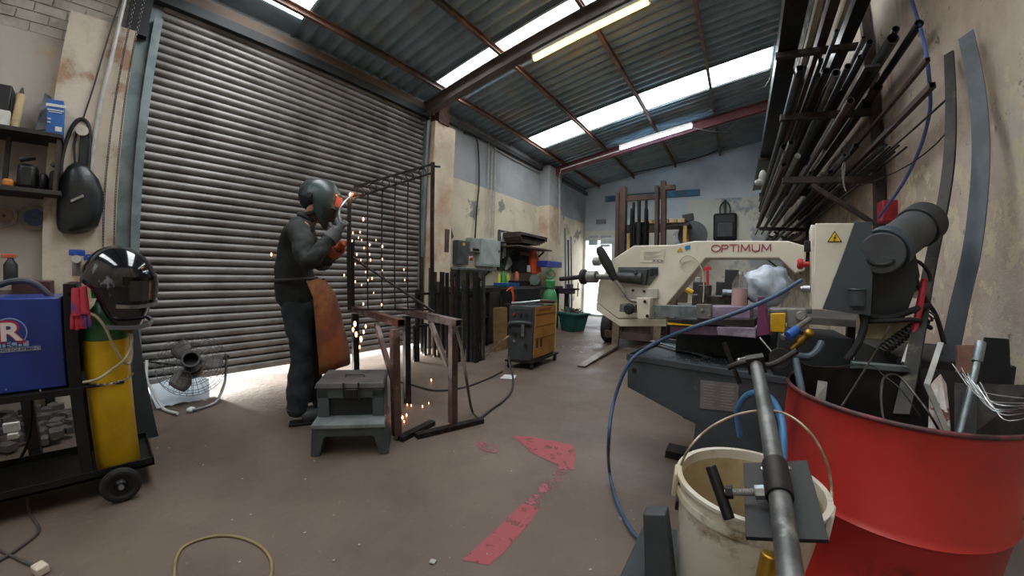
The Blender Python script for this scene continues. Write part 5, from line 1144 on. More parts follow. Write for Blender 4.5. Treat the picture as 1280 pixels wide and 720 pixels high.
# ------------------------------------------------------------------ fan before the roller door
fnn = thing('floor_fan', 'black floor fan on a bent chrome tube stand in front of the roller door', 'fan', at(240, 508, x=-3.5))
fc = at(241, 457, x=-3.5); FR = 0.26
fax = V(0.78, -0.18, 0.60).normalized(); Mfn = facing(fax)
CAGE = mat('cage_wire', '3c3c3d', '2e2e2f', rough=0.4, metal=0.6)
mb = MB()
for r_, z_ in ((FR, 0.0), (FR, 0.06), (FR * 0.8, 0.085), (FR * 0.6, 0.10), (FR * 0.4, 0.108), (FR * 0.8, -0.02), (FR * 0.55, -0.03)):
    mb.torus(fc + Mfn @ V(0, 0, z_), r_, 0.0022, M=Mfn, n=40, m=5)
for k in range(36):
    a = 2 * PI * k / 36; q = lambda r_, z_: fc + Mfn @ V(r_ * math.cos(a), r_ * math.sin(a), z_)
    mb.tube([q(0.07, 0.112), q(FR * 0.6, 0.10), q(FR * 0.9, 0.075), q(FR, 0.05), q(FR, 0.0), q(FR * 0.8, -0.02), q(0.06, -0.035)], 0.0014, n=4, sub=1)
mb.build('fan_cage', CAGE, fnn)
for k in range(3):
    mb = MB(); vs = []
    for i in range(7):
        for j in range(4):
            r_ = 0.05 + 0.18 * i / 6; a = 2 * PI * k / 3 + (-0.42 + 0.28 * j) * (0.6 + 0.55 * math.sin(PI * i / 6)); vs.append(fc + Mfn @ V(r_ * math.cos(a), r_ * math.sin(a), 0.055 - 0.018 * j))
    mb.add(vs, [(i * 4 + j, i * 4 + j + 1, (i + 1) * 4 + j + 1, (i + 1) * 4 + j) for i in range(6) for j in range(3)])
    b_ = mb.build('fan_blade', mat('blade_grey', '57524e', '4a4642', rough=0.5), fnn, smooth=60); s_ = b_.modifiers.new('t', 'SOLIDIFY'); s_.thickness = 0.003
MB().lathe([(0.05, 0.118), (0.055, 0.135), (0.07, 0.135), (0.072, 0.10), (0.072, 0.04), (0, 0.04)], fc, M=Mfn, n=24).build('hub', BLACK, fnn)
MB().lathe([(0, -0.03), (0.065, -0.03), (0.07, -0.05), (0.07, -0.11), (0.05, -0.14), (0, -0.14)], fc, M=Mfn, n=24).build('motor', BLACK, fnn)
TUBE = mat('chrome_tube', 'a9acb0', '8a8d91', rough=0.3, metal=0.85)
sp_ = [at(283, 447, x=-3.5), at(282, 470, x=-3.45), at(279, 484, x=-3.40), at(268, 492, x=-3.3), at(240, 503, x=-3.22)]
sp_[2].z = max(sp_[2].z, 0.03); sp_[3].z = 0.022; sp_[4].z = 0.022
MB().tube(sp_, 0.011, n=10).build('stand_tube', TUBE, fnn)
sp2 = [at(184, 450, x=-3.6), at(184, 475, x=-3.55), at(192, 490, x=-3.5), at(204, 505, x=-3.4), sp_[4] + V(-0.0, -0.10, 0)]
sp2[2].z = max(0.03, sp2[2].z); sp2[3].z = 0.022; sp2[4].z = 0.022
MB().tube(sp2, 0.011, n=10).build('stand_tube', WHITE, fnn)
MB().cyl(at(285, 444, x=-3.5), at(281, 449, x=-3.5), 0.022, n=14).build('pivot_knob', BLACK, fnn)
MB().bar(at(283, 447, x=-3.52), fc + Mfn @ V(0.0, 0, -0.02), 0.012, 0.012).bar(at(184, 452, x=-3.6), fc + Mfn @ V(0.0, 0, -0.02), 0.012, 0.012).build('yoke', BLACK, fnn)
tag(MB().prism([at(166, 408, x=-3.0), at(172, 402, x=-3.0), V(-2.9, at(196, 525, x=-2.9).y, 0.0), V(-2.9, at(168, 530, x=-2.9).y, 0.0)], V(-0.03, 0.0, 0)).build('leaning_sheet', mat('dark_panel', '2a3033', '22272a', scale=4, rough=0.6), base=at(180, 515, x=-2.9), bevel=0.003), 'dark panel leaning between the yellow cylinder and the fan', 'panel')
tag(MB().ell(at(239, 512, z=0.02), (0.03, 0.035, 0.022), nu=12, nv=8).build('white_lump', WHITE, base=at(239, 512, z=0)), 'round white lump on the floor below the fan stand', 'floor litter')
# ------------------------------------------------------------------ fluorescent battens
def batten(name, label, p0, p1, tubec, es, r_=0.022):
    d_ = (p1 - p0).normalized(); up = V(-d_.z, 0, d_.x)
    t = thing(name, label, 'light fitting', (p0 + p1) / 2)
    MB().bar(p0 + up * 0.05, p1 + up * 0.05, 0.07, 0.05, up=up).build('batten_housing', mat('batten_white', 'd2d0c9', 'c2c0b9', rough=0.5), t, smooth=0, bevel=0.003)
    MB().cyl(p0 + d_ * 0.02, p1 - d_ * 0.02, r_, n=14).build('fluorescent_tube', mat('tube_' + name, 'ffffff', emit=tubec, es=es), t)
    for p in (p0, p1): MB().box(p + up * 0.012, (0.02, 0.05, 0.07)).build('lamp_holder', WHITE, t)
f0_, f1_ = at(667, 75, roof=0.31), at(812, 2, roof=0.31)
f0_, f1_ = at(667, 74, roof=0.40), at(812, 1, roof=0.40)
f0_.y = f1_.y = (f0_.y + f1_.y) / 2
batten('warm_strip_light', 'warm yellow fluorescent strip light under the brown roof beam', f0_, f1_, 'ffc058', TUBE_WARM, 0.03)
f0_, f1_ = at(777, 188, roof=0.34), at(865, 155, roof=0.34)
f0_.y = f1_.y = (f0_.y + f1_.y) / 2
batten('cold_strip_light', 'cold white fluorescent strip light near the dark red beam', f0_, f1_, 'b4e0ff', TUBE_WHITE)
COND = mat('white_conduit', 'b9b9b4', 'a3a39e', scale=9, rough=0.45)
def line(name, label, pts, r_, m, cat='cable', sub=3, n=8):
    return tag(MB().tube(pts, r_, n=n, sub=sub).build(name, m, base=pts[len(pts) // 2]), label, cat)
cz = at(702, 222, roof=0.30)
line('conduit', 'white conduit climbing the far pier and running to the cold strip light', [at(699, 300, x=-3.72), at(699, 222, x=-3.72), V(-3.5, 6.95, zr(-3.5) - 0.33), V(-2.15, 6.98, zr(-2.15) - 0.33)], 0.012, COND, 'conduit', sub=1)
line('conduit', 'white conduit running along the top of the left wall', [at(619, 186, x=-4.02), at(640, 198, x=-4.02), at(663, 210, x=-4.02), at(688, 222, x=-4.02)], 0.012, COND, 'conduit', sub=1)
for i, (pa_, pb_, pc_, lb) in enumerate((((611, 172), (611, 200), (609, 296), 'left one of the three white conduits above the grey fuse cabinet'), ((616, 186), (615, 205), (613.5, 297), 'middle one of the three white conduits above the grey fuse cabinet'), ((620, 171), (619, 205), (617, 297), 'right one of the three white conduits above the grey fuse cabinet'))):
    line('conduit', lb, [at(*pa_, x=-4.02), at(*pb_, x=-4.02), at(*pc_, x=-4.02)], 0.012, COND, 'conduit', sub=1)
line('black_cable', 'black cable hanging down the wall to the meter box', [at(580, 166, x=-4.02), at(590, 168, x=-4.0), at(597, 178, x=-4.02), at(599, 225, x=-4.02), at(596, 262, x=-4.02), at(594, 298, x=-4.0)], 0.014, BLACK)
line('ceiling_cable', 'thin cable sagging under the roof right of the cold strip light', [V(-0.7, 6.95, zr(-0.7) - 0.33), at(905, 165, y=7.6), at(925, 150, y=7.6), V(0.9, 7.6, zr(.9) - 0.2)], 0.008, COND)
line('ceiling_cable', 'white cable drooping near the top of the far wall', [at(760, 222, y=9.5), at(820, 210, y=9.5), at(880, 195, y=9.5), at(935, 170, y=9.5), at(955, 160, y=9.4)], 0.012, DSTEEL)
line('hanging_cable', 'short cable dangling beside the end of the roof window', [at(972, 20, y=5.4), at(968, 60, y=5.6), at(963, 95, y=5.7), at(955, 110, y=5.8)], 0.006, COND)

# ------------------------------------------------------------------ fittings on the left wall beyond the middle pier
def wallbox(name, label, cat, c0, c1, dep, m, x=-4.05, bevel=0.006):
    a_, b_ = at(*c0, x=x + dep), at(*c1, x=x + dep)
    t = thing(name, label, cat, (a_ + b_) / 2)
    MB().box((x + dep / 2, (a_.y + b_.y) / 2, (a_.z + b_.z) / 2), (dep, abs(b_.y - a_.y), abs(b_.z - a_.z))).build('case', m, t, smooth=0, bevel=bevel)
    return t, a_, b_
t, a_, b_ = wallbox('fuse_cabinet', 'pale grey electrical cabinet on the wall under the three conduits', 'electrical cabinet', (603, 298), (625, 334), 0.16, mat('cabinet_grey', 'a9b3b0', '98a29f', scale=4, rough=0.45))
MB().box((-3.885, (a_.y + b_.y) / 2, (a_.z + b_.z) / 2), (0.012, abs(b_.y - a_.y) - 0.05, abs(b_.z - a_.z) - 0.06)).build('cabinet_door', mat('cabinet_grey', 'a9b3b0'), t, smooth=0, bevel=0.003)
MB().box((-3.875, b_.y - 0.06, a_.z - 0.2), (0.015, 0.02, 0.05)).build('door_lock', BLACK, t)
t, a_, b_ = wallbox('meter_box', 'small pale meter box left of the electrical cabinet', 'meter box', (589, 297), (601, 316), 0.13, mat('meter_grey', '979d9b', '868c8a', scale=4, rough=0.45))
MB().box((-3.915, (a_.y + b_.y) / 2, a_.z - 0.2), (0.01, 0.16, 0.04)).build('meter_window', BLACK, t)
t, a_, b_ = wallbox('switch_box', 'dark grey switch box nearest to the middle pier', 'switch box', (573, 300), (586, 331), 0.12, mat('switch_grey', '4c4f50', '3f4243', scale=4, rough=0.5))
MB().box((-3.925, (a_.y + b_.y) / 2, a_.z - 0.06), (0.006, 0.05, 0.05)).build('yellow_tag', YEL, t)
t, a_, b_ = wallbox('isolator', 'small white isolator under the meter box', 'isolator', (586, 320), (591, 328), 0.09, WHITE)
MB().cyl((-3.95, (a_.y + b_.y) / 2, (a_.z + b_.z) / 2), (-3.93, (a_.y + b_.y) / 2, (a_.z + b_.z) / 2), 0.03, n=12).build('rotary_switch', RED, t)
sa, sb_ = at(572, 334, x=-3.75), at(619, 338, x=-3.75)
sh = thing('wall_shelf', 'narrow steel shelf under the electrical boxes', 'shelf', (-3.9, (sa.y + sb_.y) / 2, sa.z))
MB().box((-3.9, (sa.y + sb_.y) / 2, sa.z - 0.02), (0.3, sb_.y - sa.y, 0.035)).build('shelf_board', GALV, sh, bevel=0.003)
for y_ in (sa.y + 0.1, sb_.y - 0.1): MB().bar((-4.04, y_, sa.z - 0.25), (-3.8, y_, sa.z - 0.04), 0.02, 0.02).build('bracket', DSTEEL, sh)
# notice board and paper notes
na, nb = at(625, 287, x=-4.0), at(650, 339, x=-4.0)
tag(MB().box((-4.03, (na.y + nb.y) / 2, (na.z + nb.z) / 2), (0.03, nb.y - na.y, na.z - nb.z)).build('notice_board', mat('board_slate', '4a5355', '3c4446', scale=4, rough=0.7), base=(-4.03, (na.y + nb.y) / 2, nb.z), smooth=0, bevel=0.003), 'dark slate notice board with paper notes beside the electrical cabinet', 'notice board')
PAPER = mat('paper', 'cfd2d2', 'bfc2c2', scale=3, rough=0.8)
for i, (pp, lb) in enumerate(((((626, 291), (633, 290), (634, 303), (626, 302)), 'white paper note at the top left of the notice board'), (((629.5, 305), (633, 304), (632, 323), (628, 323)), 'narrow paper strip in the middle of the notice board'), (((636, 320), (641, 330), (633, 338), (631, 337)), 'slanted torn paper note low on the notice board'))):
    tag(MB().prism([at(*q, x=-4.008) for q in pp], V(0.002, 0, 0)).build('paper_note', PAPER, base=at(*pp[0], x=-4.0), smooth=0), lb, 'paper note')

# ------------------------------------------------------------------ bars standing against the middle pier
BARM = [mat('bar_dark', '2c2b2b', '211f1f', scale=12, rough=0.5, metal=0.5), mat('bar_brown', '3f2f29', '30241f', scale=12, rough=0.6, metal=0.3), mat('bar_grey', '4d5050', '3d4040', scale=12, rough=0.45, metal=0.5)]
random.seed(3)
BARS = [(518, 407, 518, 452, 3, 0, 'short thin bar standing nearest to the trestles, apart from the bar stock'), (527, 321, 528, 442, 4, 1, 'tall brown bar standing beside the roller door guide'), (532, 404, 531, 444, 4, 0, None), (544, 340, 543, 446, 4, 1, None), (538, 335, 537, 443, 3, 2, None),
        (553, 340, 553, 450, 5, 0, None), (559, 341, 560, 447, 4, 0, None), (566, 340, 566, 452, 4, 1, None), (572, 340, 573, 452, 5, 0, None), (585, 341, 585, 452, 4, 0, None), (589, 384, 590, 452, 4, 2, 'shorter grey bar among the dark stock, below the switch box'), (594.5, 340, 595, 453, 6, 0, None), (604.5, 341, 604, 450, 4, 2, None), (580, 350, 579, 449, 4, 2, None), (599, 347, 600, 451, 3, 0, None), (548, 352, 549, 446, 3, 2, None)]
for (tx, ty, bx, by, w_, mi, lb) in BARS:
    pb_ = at(bx, by, z=0.0); dd_ = math.hypot(pb_.x, pb_.y)
    pt_ = at(tx, ty, d=dd_ + 0.05 * random.random()); wid = w_ / 432 * dd_ * 0.95
    o = MB().bar(pb_, pt_, wid, wid * 0.8, hollow=0.003).build('steel_bar', BARM[mi], base=pb_)
    od = ['leftmost', 'second', 'third', 'fourth', 'fifth', 'sixth', 'seventh', 'eighth', 'ninth', 'tenth', 'eleventh', 'twelfth', 'thirteenth', 'fourteenth', 'fifteenth', 'rightmost'][sorted(q[0] for q in BARS).index(tx)]
    tag(o, lb or ('upright %s steel bar, %s of the bar stock row' % (('dark', 'brownish', 'grey')[mi], od if od in ('leftmost', 'rightmost') else od + ' from the left')), 'steel bar', 'upright bar stock by the middle pier')
rk = thing('bar_rack', 'low steel rack holding the upright bar stock', 'rack', at(570, 447, z=0))
ra_, rb2 = at(524, 386, x=-3.30), at(612, 380, x=-3.30)
for z_ in (0.45, 0.85):
    MB().bar((ra_.x, ra_.y - 0.05, z_), (rb2.x, rb2.y, z_), 0.04, 0.03).build('rack_rail', DSTEEL, rk)
for y_ in (ra_.y, (ra_.y + rb2.y) / 2, rb2.y):
    MB().box((ra_.x - 0.03, y_, 0.45), (0.04, 0.04, 0.9)).build('rack_post', DSTEEL, rk)
tag(MB().box(at(578, 412, x=-3.55), (0.06, 0.26, 0.55)).build('vent_panel', mat('vent_grey', '70757a', '5c6166', scale=9, rough=0.5, stretch=(1, 1, 6)), base=at(578, 440, x=-3.55), bevel=0.003), 'pale grey louvred panel between the upright bars', 'panel')

# dark press / cupboard behind the bars
pr = thing('steel_cupboard', 'dark brown steel cupboard between the bar stock and the yellow welder', 'cupboard', (-3.4, 4.6, 0))
c0_, c1_ = at(606, 362, x=-3.15), at(634, 362, x=-3.15)
cy0, cy1, cz_ = c0_.y - 0.3, c1_.y + 0.1, c0_.z
MB().box((-3.60, (cy0 + cy1) / 2, cz_ / 2 + 0.02), (0.50, cy1 - cy0, cz_)).build('cupboard_body', mat('brown_black', '2f2b29', '242120', scale=5, rough=0.6), pr, bevel=0.005)
for k in range(2): MB().box((-3.343, cy0 + (cy1 - cy0) * (0.27 + 0.46 * k), cz_ / 2), (0.012, (cy1 - cy0) * 0.44, cz_ - 0.12)).build('cupboard_door', mat('brown_black2', '3a3532', '2d2927', scale=5, rough=0.6), pr, bevel=0.003)
tag(MB().prism([at(620, 385, x=-2.95), at(634, 384, x=-2.95), at(634, 452, x=-2.95), at(620, 455, x=-2.95)], V(-0.05, 0, 0)).build('plywood_sheet', mat('plywood', '8a6a45', '76593a', scale=3, rough=0.7, stretch=(1, 1, 4)), base=at(627, 430, x=-2.95), smooth=0), 'light plywood piece standing left of the yellow welder', 'plywood')

# ------------------------------------------------------------------ workbench and clutter along the left wall
bn = thing('workbench', 'long dark workbench along the left wall, covered in tools', 'workbench', (-3.6, 6.2, 0))
MB().box((-3.67, 5.85, 0.88), (0.72, 1.9, 0.06)).build('bench_top', mat('bench_dark', '3a3532', '2b2725', scale=6, rough=0.75), bn, bevel=0.004)
for y_ in (5.0, 6.7):
    for x_ in (-3.40, -3.9): MB().box((x_, y_, 0.425), (0.07, 0.07, 0.85)).build('leg', DSTEEL, bn)
MB().box((-3.67, 5.85, 0.35), (0.62, 1.8, 0.04)).build('lower_shelf', mat('bench_dark', '3a3532'), bn)
def clut(name, label, cat, mb, m, base, group=None, **k):
    return tag(mb.build(name, m, base=base, **k), label, cat, group)
def bp(px, py, x=-3.35): return at(px, py, x=x)
def bbox(c0, c1, x, dep):
    a_, b_ = at(*c0, x=x), at(*c1, x=x)
    if b_.z < 0.93 and a_.z > 0.95: b_.z = 0.912
    return MB().box((x - dep / 2, (a_.y + b_.y) / 2, (a_.z + b_.z) / 2), (dep, abs(b_.y - a_.y), abs(b_.z - a_.z))), V(x - dep / 2, (a_.y + b_.y) / 2, min(a_.z, b_.z))
def cbox(name, label, cat, c0, c1, x, dep, m, bevel=0.006, parts=None):
    mb_, bs = bbox(c0, c1, x, dep); return clut(name, label, cat, mb_, m, bs, bevel=bevel)
cbox('tool_case', 'blue tool case on the bench left of the green gas cylinder', 'tool case', (634, 354), (649, 364), -3.45, 0.3, mat('case_blue', '235f93', '1c4d78', rough=0.45))
cbox('plastic_crate', 'small bright blue crate on the high shelf by the far pier', 'crate', (684, 326), (702, 335), -3.48, 0.25, mat('crate_blue', '3548a8', '2a3a8a', rough=0.5))
cbox('tool_cupboard', 'black wall cupboard behind the orange vest', 'cupboard', (650, 319), (668, 342), -3.82, 0.2, mat('cupboard_black', '191b1c', '121314', rough=0.6))
cbox('parts_box', 'black box with grey stripes at the back of the bench', 'box', (648, 351), (662, 361), -3.5, 0.25, BLACK)
cbox('drawer_unit', 'dark drawer unit in front of the bench behind the yellow welder', 'drawer unit', (645, 361), (674, 415), -3.02, 0.25, mat('tool_dark', '1e2225', '15181a', scale=9, rough=0.5))
for k in range(4):
    cbox('sheet_offcut', ('topmost', 'second', 'third', 'lowest')[k] + ' of the brown sheet offcuts stacked on the high shelf', 'sheet', (650 + k, 296 + k * 2.4), (684 - k * 3, 297.2 + k * 2.4), -3.6, 0.4, mat('sheet_brown', '4d4038', '3a302a', scale=7, rough=0.7), bevel=0.0)
hs = thing('high_shelf', 'high wooden shelf on the left wall over the bench', 'shelf', at(668, 306, x=-3.7))
a_, b_ = at(649, 305, x=-3.55), at(690, 309, x=-3.55)
MB().box((-3.8, (a_.y + b_.y) / 2, a_.z - 0.03), (0.5, b_.y - a_.y, 0.03)).build('shelf_board', mat('shelf_wood', '5b4a3e', '493b31', scale=4, rough=0.7), hs)
for y_ in (a_.y + 0.1, b_.y - 0.1): MB().bar((-4.04, y_, a_.z - 0.35), (-3.7, y_, a_.z - 0.06), 0.03, 0.03).build('bracket', DSTEEL, hs)
a_, b_ = at(651, 307, x=-4.02), at(675, 318, x=-4.02)
clut('pink_board', 'faded pink board on the wall under the high shelf', 'board', MB().box((-4.03, (a_.y + b_.y) / 2, (a_.z + b_.z) / 2), (0.02, b_.y - a_.y, a_.z - b_.z)), mat('pink_board', '9c7d75', '866a63', scale=4, rough=0.8), a_, smooth=0)
# orange vest hanging
vb = [(666, 309), (669, 311), (674, 325), (677, 340), (671, 343), (666, 342), (664, 325)]
clut('safety_vest', 'orange high-visibility vest hanging over the bench', 'vest', MB().prism([at(*q, x=-3.75) for q in vb], V(-0.07, 0, 0)), mat('hi_vis_orange', 'e0582c', 'c04820', scale=9, rough=0.7), at(669, 309, x=-3.75), bevel=0.01)
clut('paper_note', 'white card pinned on the black cupboard', 'card', MB().box(at(661, 336, x=-3.80), (0.01, 0.14, 0.14)), PAPER, at(661, 336, x=-3.8), smooth=0)
for px_, c_, lb in ((623.5, 'd8d04a', 'left yellow-green bottle standing under the notice board'), (634.5, 'd8d04a', 'right yellow bottle standing under the notice board')):
    p = at(px_, 361, x=-3.75)
    clut('bottle', lb, 'bottle', MB().lathe([(0, 0), (0.032, 0), (0.032, 0.22), (0.014, 0.26), (0.014, 0.29), (0, 0.29)], p, n=14), mat('bottle_yellow', 'c8c02e', 'aaa424', rough=0.4), p)
p = at(629, 361, x=-3.75)
clut('bottle', 'green bottle between the two yellow bottles', 'bottle', MB().lathe([(0, 0), (0.06, 0), (0.06, 0.22), (0.03, 0.29), (0.03, 0.33), (0, 0.33)], p, n=16), mat('bottle_green', '3c8f45', '2f7638', rough=0.4), p)
p = at(645.5, 351, x=-3.6)
clut('spray_can', 'orange spray can at the back of the bench', 'spray can', MB().lathe([(0, 0), (0.035, 0), (0.035, 0.14), (0.02, 0.17), (0, 0.17)], p, n=14), mat('can_orange', 'c0603c', rough=0.4), p)
for k in range(3):
    line('orange_hose', ('inner', 'middle', 'outer')[k] + ' loop of orange hose hanging left of the yellow welder', [at(633 + k * 1.2, 364 - k, x=-3.1), at(638 + k * 1.3, 361 - k, x=-3.08), at(641 + k * 1.4, 370, x=-3.05), at(640 + k * 1.4, 384, x=-3.05)], 0.010, mat('hose_orange', 'c4572e', 'a84a26', rough=0.5), 'hose')
gd = thing('bench_grinder', 'grey bench grinder disc on the bench left of the green gas cylinder', 'grinder', at(669, 354, x=-3.4))
MB().cyl(at(668, 350, x=-3.40), at(668, 350, x=-3.46), 0.10, n=24).build('grinding_wheel', mat('wheel_grey_green', '66736c', '56625c', rough=0.7), gd)
MB().box(at(670, 355, x=-3.5), (0.12, 0.2, 0.16)).build('grinder_motor', DSTEEL, gd, bevel=0.01)
# second gas cylinder with green valve guard
GD = 5.25
gp = at(686, 400, d=GD); gx, gy = gp.x, gp.y
z1 = at(686, 376, d=GD).z; zt = at(686, 361, d=GD).z; zg = at(686, 337, d=GD).z
g2 = thing('gas_cylinder', 'gas cylinder with bright green top and guard behind the yellow welder', 'gas cylinder', (gx, gy, 0))
R2 = 0.115
MB().lathe([(0, 0), (R2, 0), (R2, z1 - 0.02)], (gx, gy, 0), n=28).build('cylinder_body', mat('cylinder_yellow2', 'c9b85a', 'b5a54c', rough=0.45), g2)
MB().lathe([(R2, z1 - 0.02), (R2, z1 + 0.02), (R2 * 0.75, zt - 0.04), (R2 * 0.4, zt), (0, zt)], (gx, gy, 0), n=28).build('green_shoulder', mat('bright_green', '3a8a50', '2f7843', rough=0.45), g2, smooth=60)
mb = MB().lathe([(0.055, zt), (0.075, zt + 0.02), (0.08, zt + 0.12), (0.055, zt + 0.14)], (gx, gy, 0), n=20)
mb.torus((gx, gy, zg - 0.07), 0.06, 0.013, M=facing((-gx, -gy, 0)), n=24, m=8).cyl((gx, gy, zg - 0.01), (gx, gy, zg + 0.02), 0.02, n=10)
mb.build('valve_guard', mat('bright_green', '3aa052'), g2)
MB().box(V(gx, gy, z1 - 0.08) + V(-gx, -gy, 0).normalized() * (R2 + 0.002), (0.1, 0.004, 0.08), rz=math.atan2(gx, -gy)).build('paper_label', PAPER, g2)
# green bin
bc_ = at(712, 414, z=0.0); bd_ = math.hypot(bc_.x, bc_.y)
gb = thing('green_bin', 'green plastic bin full of offcuts near the bright doorway', 'bin', bc_)
mb = MB(); w0_, w1_, hh_ = 0.17, 0.23, 0.36
Mz = rotz(-0.35)
mb.hexa([bc_ + Mz @ V(x_ * w0_, y_ * w0_, 0.0) + V(0, 0.15, 0) for x_, y_ in ((-1, -1), (1, -1), (1, 1), (-1, 1))] + [bc_ + Mz @ V(x_ * w1_, y_ * w1_, hh_) + V(0, 0.15, 0) for x_, y_ in ((-1, -1), (1, -1), (1, 1), (-1, 1))])
mb.build('bin_body', mat('bin_green', '1f5a52', '194a44', rough=0.5), gb, bevel=0.01)
MB().box(bc_ + V(0, 0.15, hh_), (0.52, 0.50, 0.04), rz=-0.35).build('bin_rim', mat('bin_rim_green', '37685f', rough=0.5), gb, bevel=0.008)
mb = MB(); random.seed(9)
for k in range(22): mb.bar(bc_ + V(random.uniform(-.15, .15), .15 + random.uniform(-.15, .15), hh_), bc_ + V(random.uniform(-.22, .22), .15 + random.uniform(-.2, .2), hh_ + 0.03 + 0.1 * random.random()), 0.03, 0.02)
clut('bin_waste', 'heap of dusty offcuts on top of the green bin', 'waste', mb, mat('dusty_waste', '6a6760', '55524c', scale=8, rough=0.9), bc_ + V(0, .15, hh_), smooth=0)['kind'] = 'stuff'
# stock leaning by the doorway
for k, (px_, y0_, y1_, w_, lb) in enumerate(((706, 285, 400, 2.5, 'tall grey plank leaning by the far pier, nearest the pier'), (710, 300, 398, 2, 'slim dark bar leaning by the far pier beside the grey plank'), (713.5, 296, 396, 2, 'mauve plank leaning left of the bright doorway'))):
    pb_ = at(px_ + 1, y1_, z=0.05); dd_ = math.hypot(pb_.x, pb_.y); dd_ = min(dd_, 8.3)
    fb_ = at(px_ + 1, y1_, d=dd_); fb_.z = 0.0
    tag(MB().bar(fb_, at(px_, y0_, d=dd_ + 0.2), w_ / 432 * dd_, 0.03).build('leaning_plank', mat('plank_%d' % k, ('6f6f78', '3a3c40', '7a7080')[k], rough=0.7), base=at(px_, y1_, d=dd_)), lb, 'plank')
# drill-press like dark tool shapes by the doorway
vs_ = thing('bench_vice', 'dark vice on a post left of the bright doorway', 'vice', at(708, 400, z=0))
pv = at(708, 366, d=7.85)
MB().cyl((pv.x, pv.y, 0), (pv.x, pv.y, pv.z), 0.05, n=14).build('vice_post', DSTEEL, vs_)
MB().box(pv + V(0, 0, 0.04), (0.34, 0.2, 0.12)).box(pv + V(0.1, -0.05, 0.14), (0.1, 0.16, 0.12)).build('vice_body', mat('vice_mauve', '4b4654', '3b3743', rough=0.5, metal=0.3), vs_, bevel=0.01)
MB().cyl(pv + V(0.05, -0.05, 0.08), pv + V(0.38, -0.2, 0.10), 0.022, n=10).build('vice_screw', STEEL, vs_)
MB().cyl(pv + V(0.36, -0.2, -0.06), pv + V(0.36, -0.2, 0.24), 0.012, n=8).build('vice_handle', STEEL, vs_)

# ------------------------------------------------------------------ yellow and grey welder on castors
mw_ = thing('mig_welder', 'yellow and dark grey wheeled welding machine standing in the middle of the shop', 'welding machine', at(668, 455, z=0))
ZB_ = 0.10
cA = at(634, 449, z=ZB_); cB = at(664, 452, z=ZB_); cC = at(693, 441, z=ZB_)
fxw = (cB - cA); fxw.z = 0; Wd = fxw.length; fxw.normalize(); syw = (cC - cB); syw.z = 0; Ld = syw.length; syw.normalize()
Hw = at(664, 383, d=math.hypot(cB.x, cB.y)).z
cD = cA + syw * Ld
MYEL = mat('welder_yellow', 'a87838', '90652e', scale=3, rough=0.5, c3='7f5a2c', thr3=(0.6, 0.7), scale3=4)
MGRY = mat('welder_grey', '3b4143', '313638', scale=4, rough=0.5)
def wq(u, v, z): return cA + (cB - cA) * u + syw * (Ld * v) + V(0, 0, z - ZB_)
MB().hexa([wq(0, 0, ZB_), wq(1, 0, ZB_), wq(1, 0.94, ZB_), wq(0, 0.94, ZB_), wq(0, 0.03, Hw), wq(1, 0.03, Hw), wq(1, 0.94, Hw), wq(0, 0.94, Hw)]).build('case', MGRY, mw_, bevel=0.008)
nrm = fxw
mb = MB().prism([wq(1, 0.05, ZB_ + 0.03), wq(1, 0.94, ZB_ + 0.03), wq(1, 0.94, Hw - 0.01), wq(1, 0.07, Hw - 0.01)], nrm * 0.008)
mb.build('side_panel', MYEL, mw_, smooth=0, bevel=0.002)
for z_ in (0.40, 0.62, 0.84):
    zz = ZB_ + (Hw - ZB_) * z_
    MB().bar(wq(1, 0.06, zz) + nrm * 0.009, wq(1, 0.93, zz) + nrm * 0.009, 0.004, 0.010).build('panel_groove', mat('groove_dark', '5e4426', rough=0.6), mw_)
for k in range(2):
    c = wq(1, 0.18 + 0.16 * k, ZB_ + 0.20) + nrm * 0.010
    mb = MB()
    for q in range(5): mb.bar(c + syw * -0.025 + V(0, 0, q * 0.020 - 0.04), c + syw * 0.025 + V(0, 0, q * 0.020 - 0.04), 0.004, 0.011)
    mb.build('vent', BLACK, mw_)
text('faded_lettering', 'MIG', mat('lettering_brown', '6b3f28', rough=0.6), 0.10, wq(1, 0.42, ZB_ + (Hw - ZB_) * 0.92) + nrm * 0.010, syw, (0, 0, 1), mw_, ext=0.0005, sx=1.6) if False else None
mb = MB()
for k in range(8): mb.bar(wq(1, 0.20 + 0.065 * k, ZB_ + (Hw - ZB_) * 0.90) + nrm * 0.010, wq(1, 0.24 + 0.065 * k, ZB_ + (Hw - ZB_) * 0.945) + nrm * 0.010, 0.002, 0.022)
mb.build('worn_print', mat('print_brown', '7a4a2c', '6b3f28', rough=0.6), mw_)
fn_ = V(fxw.y, -fxw.x, 0)
if fn_.dot(cA - cD) < 0: fn_ = -fn_
MB().prism([wq(0.06, 0.0, Hw - 0.22), wq(0.94, 0.0, Hw - 0.22), wq(0.94, 0.03, Hw - 0.03), wq(0.06, 0.03, Hw - 0.03)], fn_ * 0.012).build('control_panel', mat('panel_blue_grey', '2b3034', '23272a', rough=0.45), mw_, smooth=0, bevel=0.002)
for (u_2, z_2, m_2, nm_) in ((0.25, Hw - 0.10, RED, 'red_knob'), (0.5, Hw - 0.10, BLACK, 'dial'), (0.75, Hw - 0.10, BLACK, 'dial'), (0.3, 0.42, BLACK, 'socket'), (0.3, 0.34, CHROME, 'socket'), (0.75, 0.30, BLACK, 'socket')):
    c = wq(u_2, 0.0, z_2) + fn_ * 0.012
    MB().cyl(c, c + fn_ * 0.022, 0.018, n=14).build(nm_, m_2, mw_)
MB().box(wq(0.62, 0.0, 0.48) + fn_ * 0.012, (0.035, 0.01, 0.17), rz=math.atan2(fxw.y, fxw.x)).build('pale_strip', GALV, mw_)
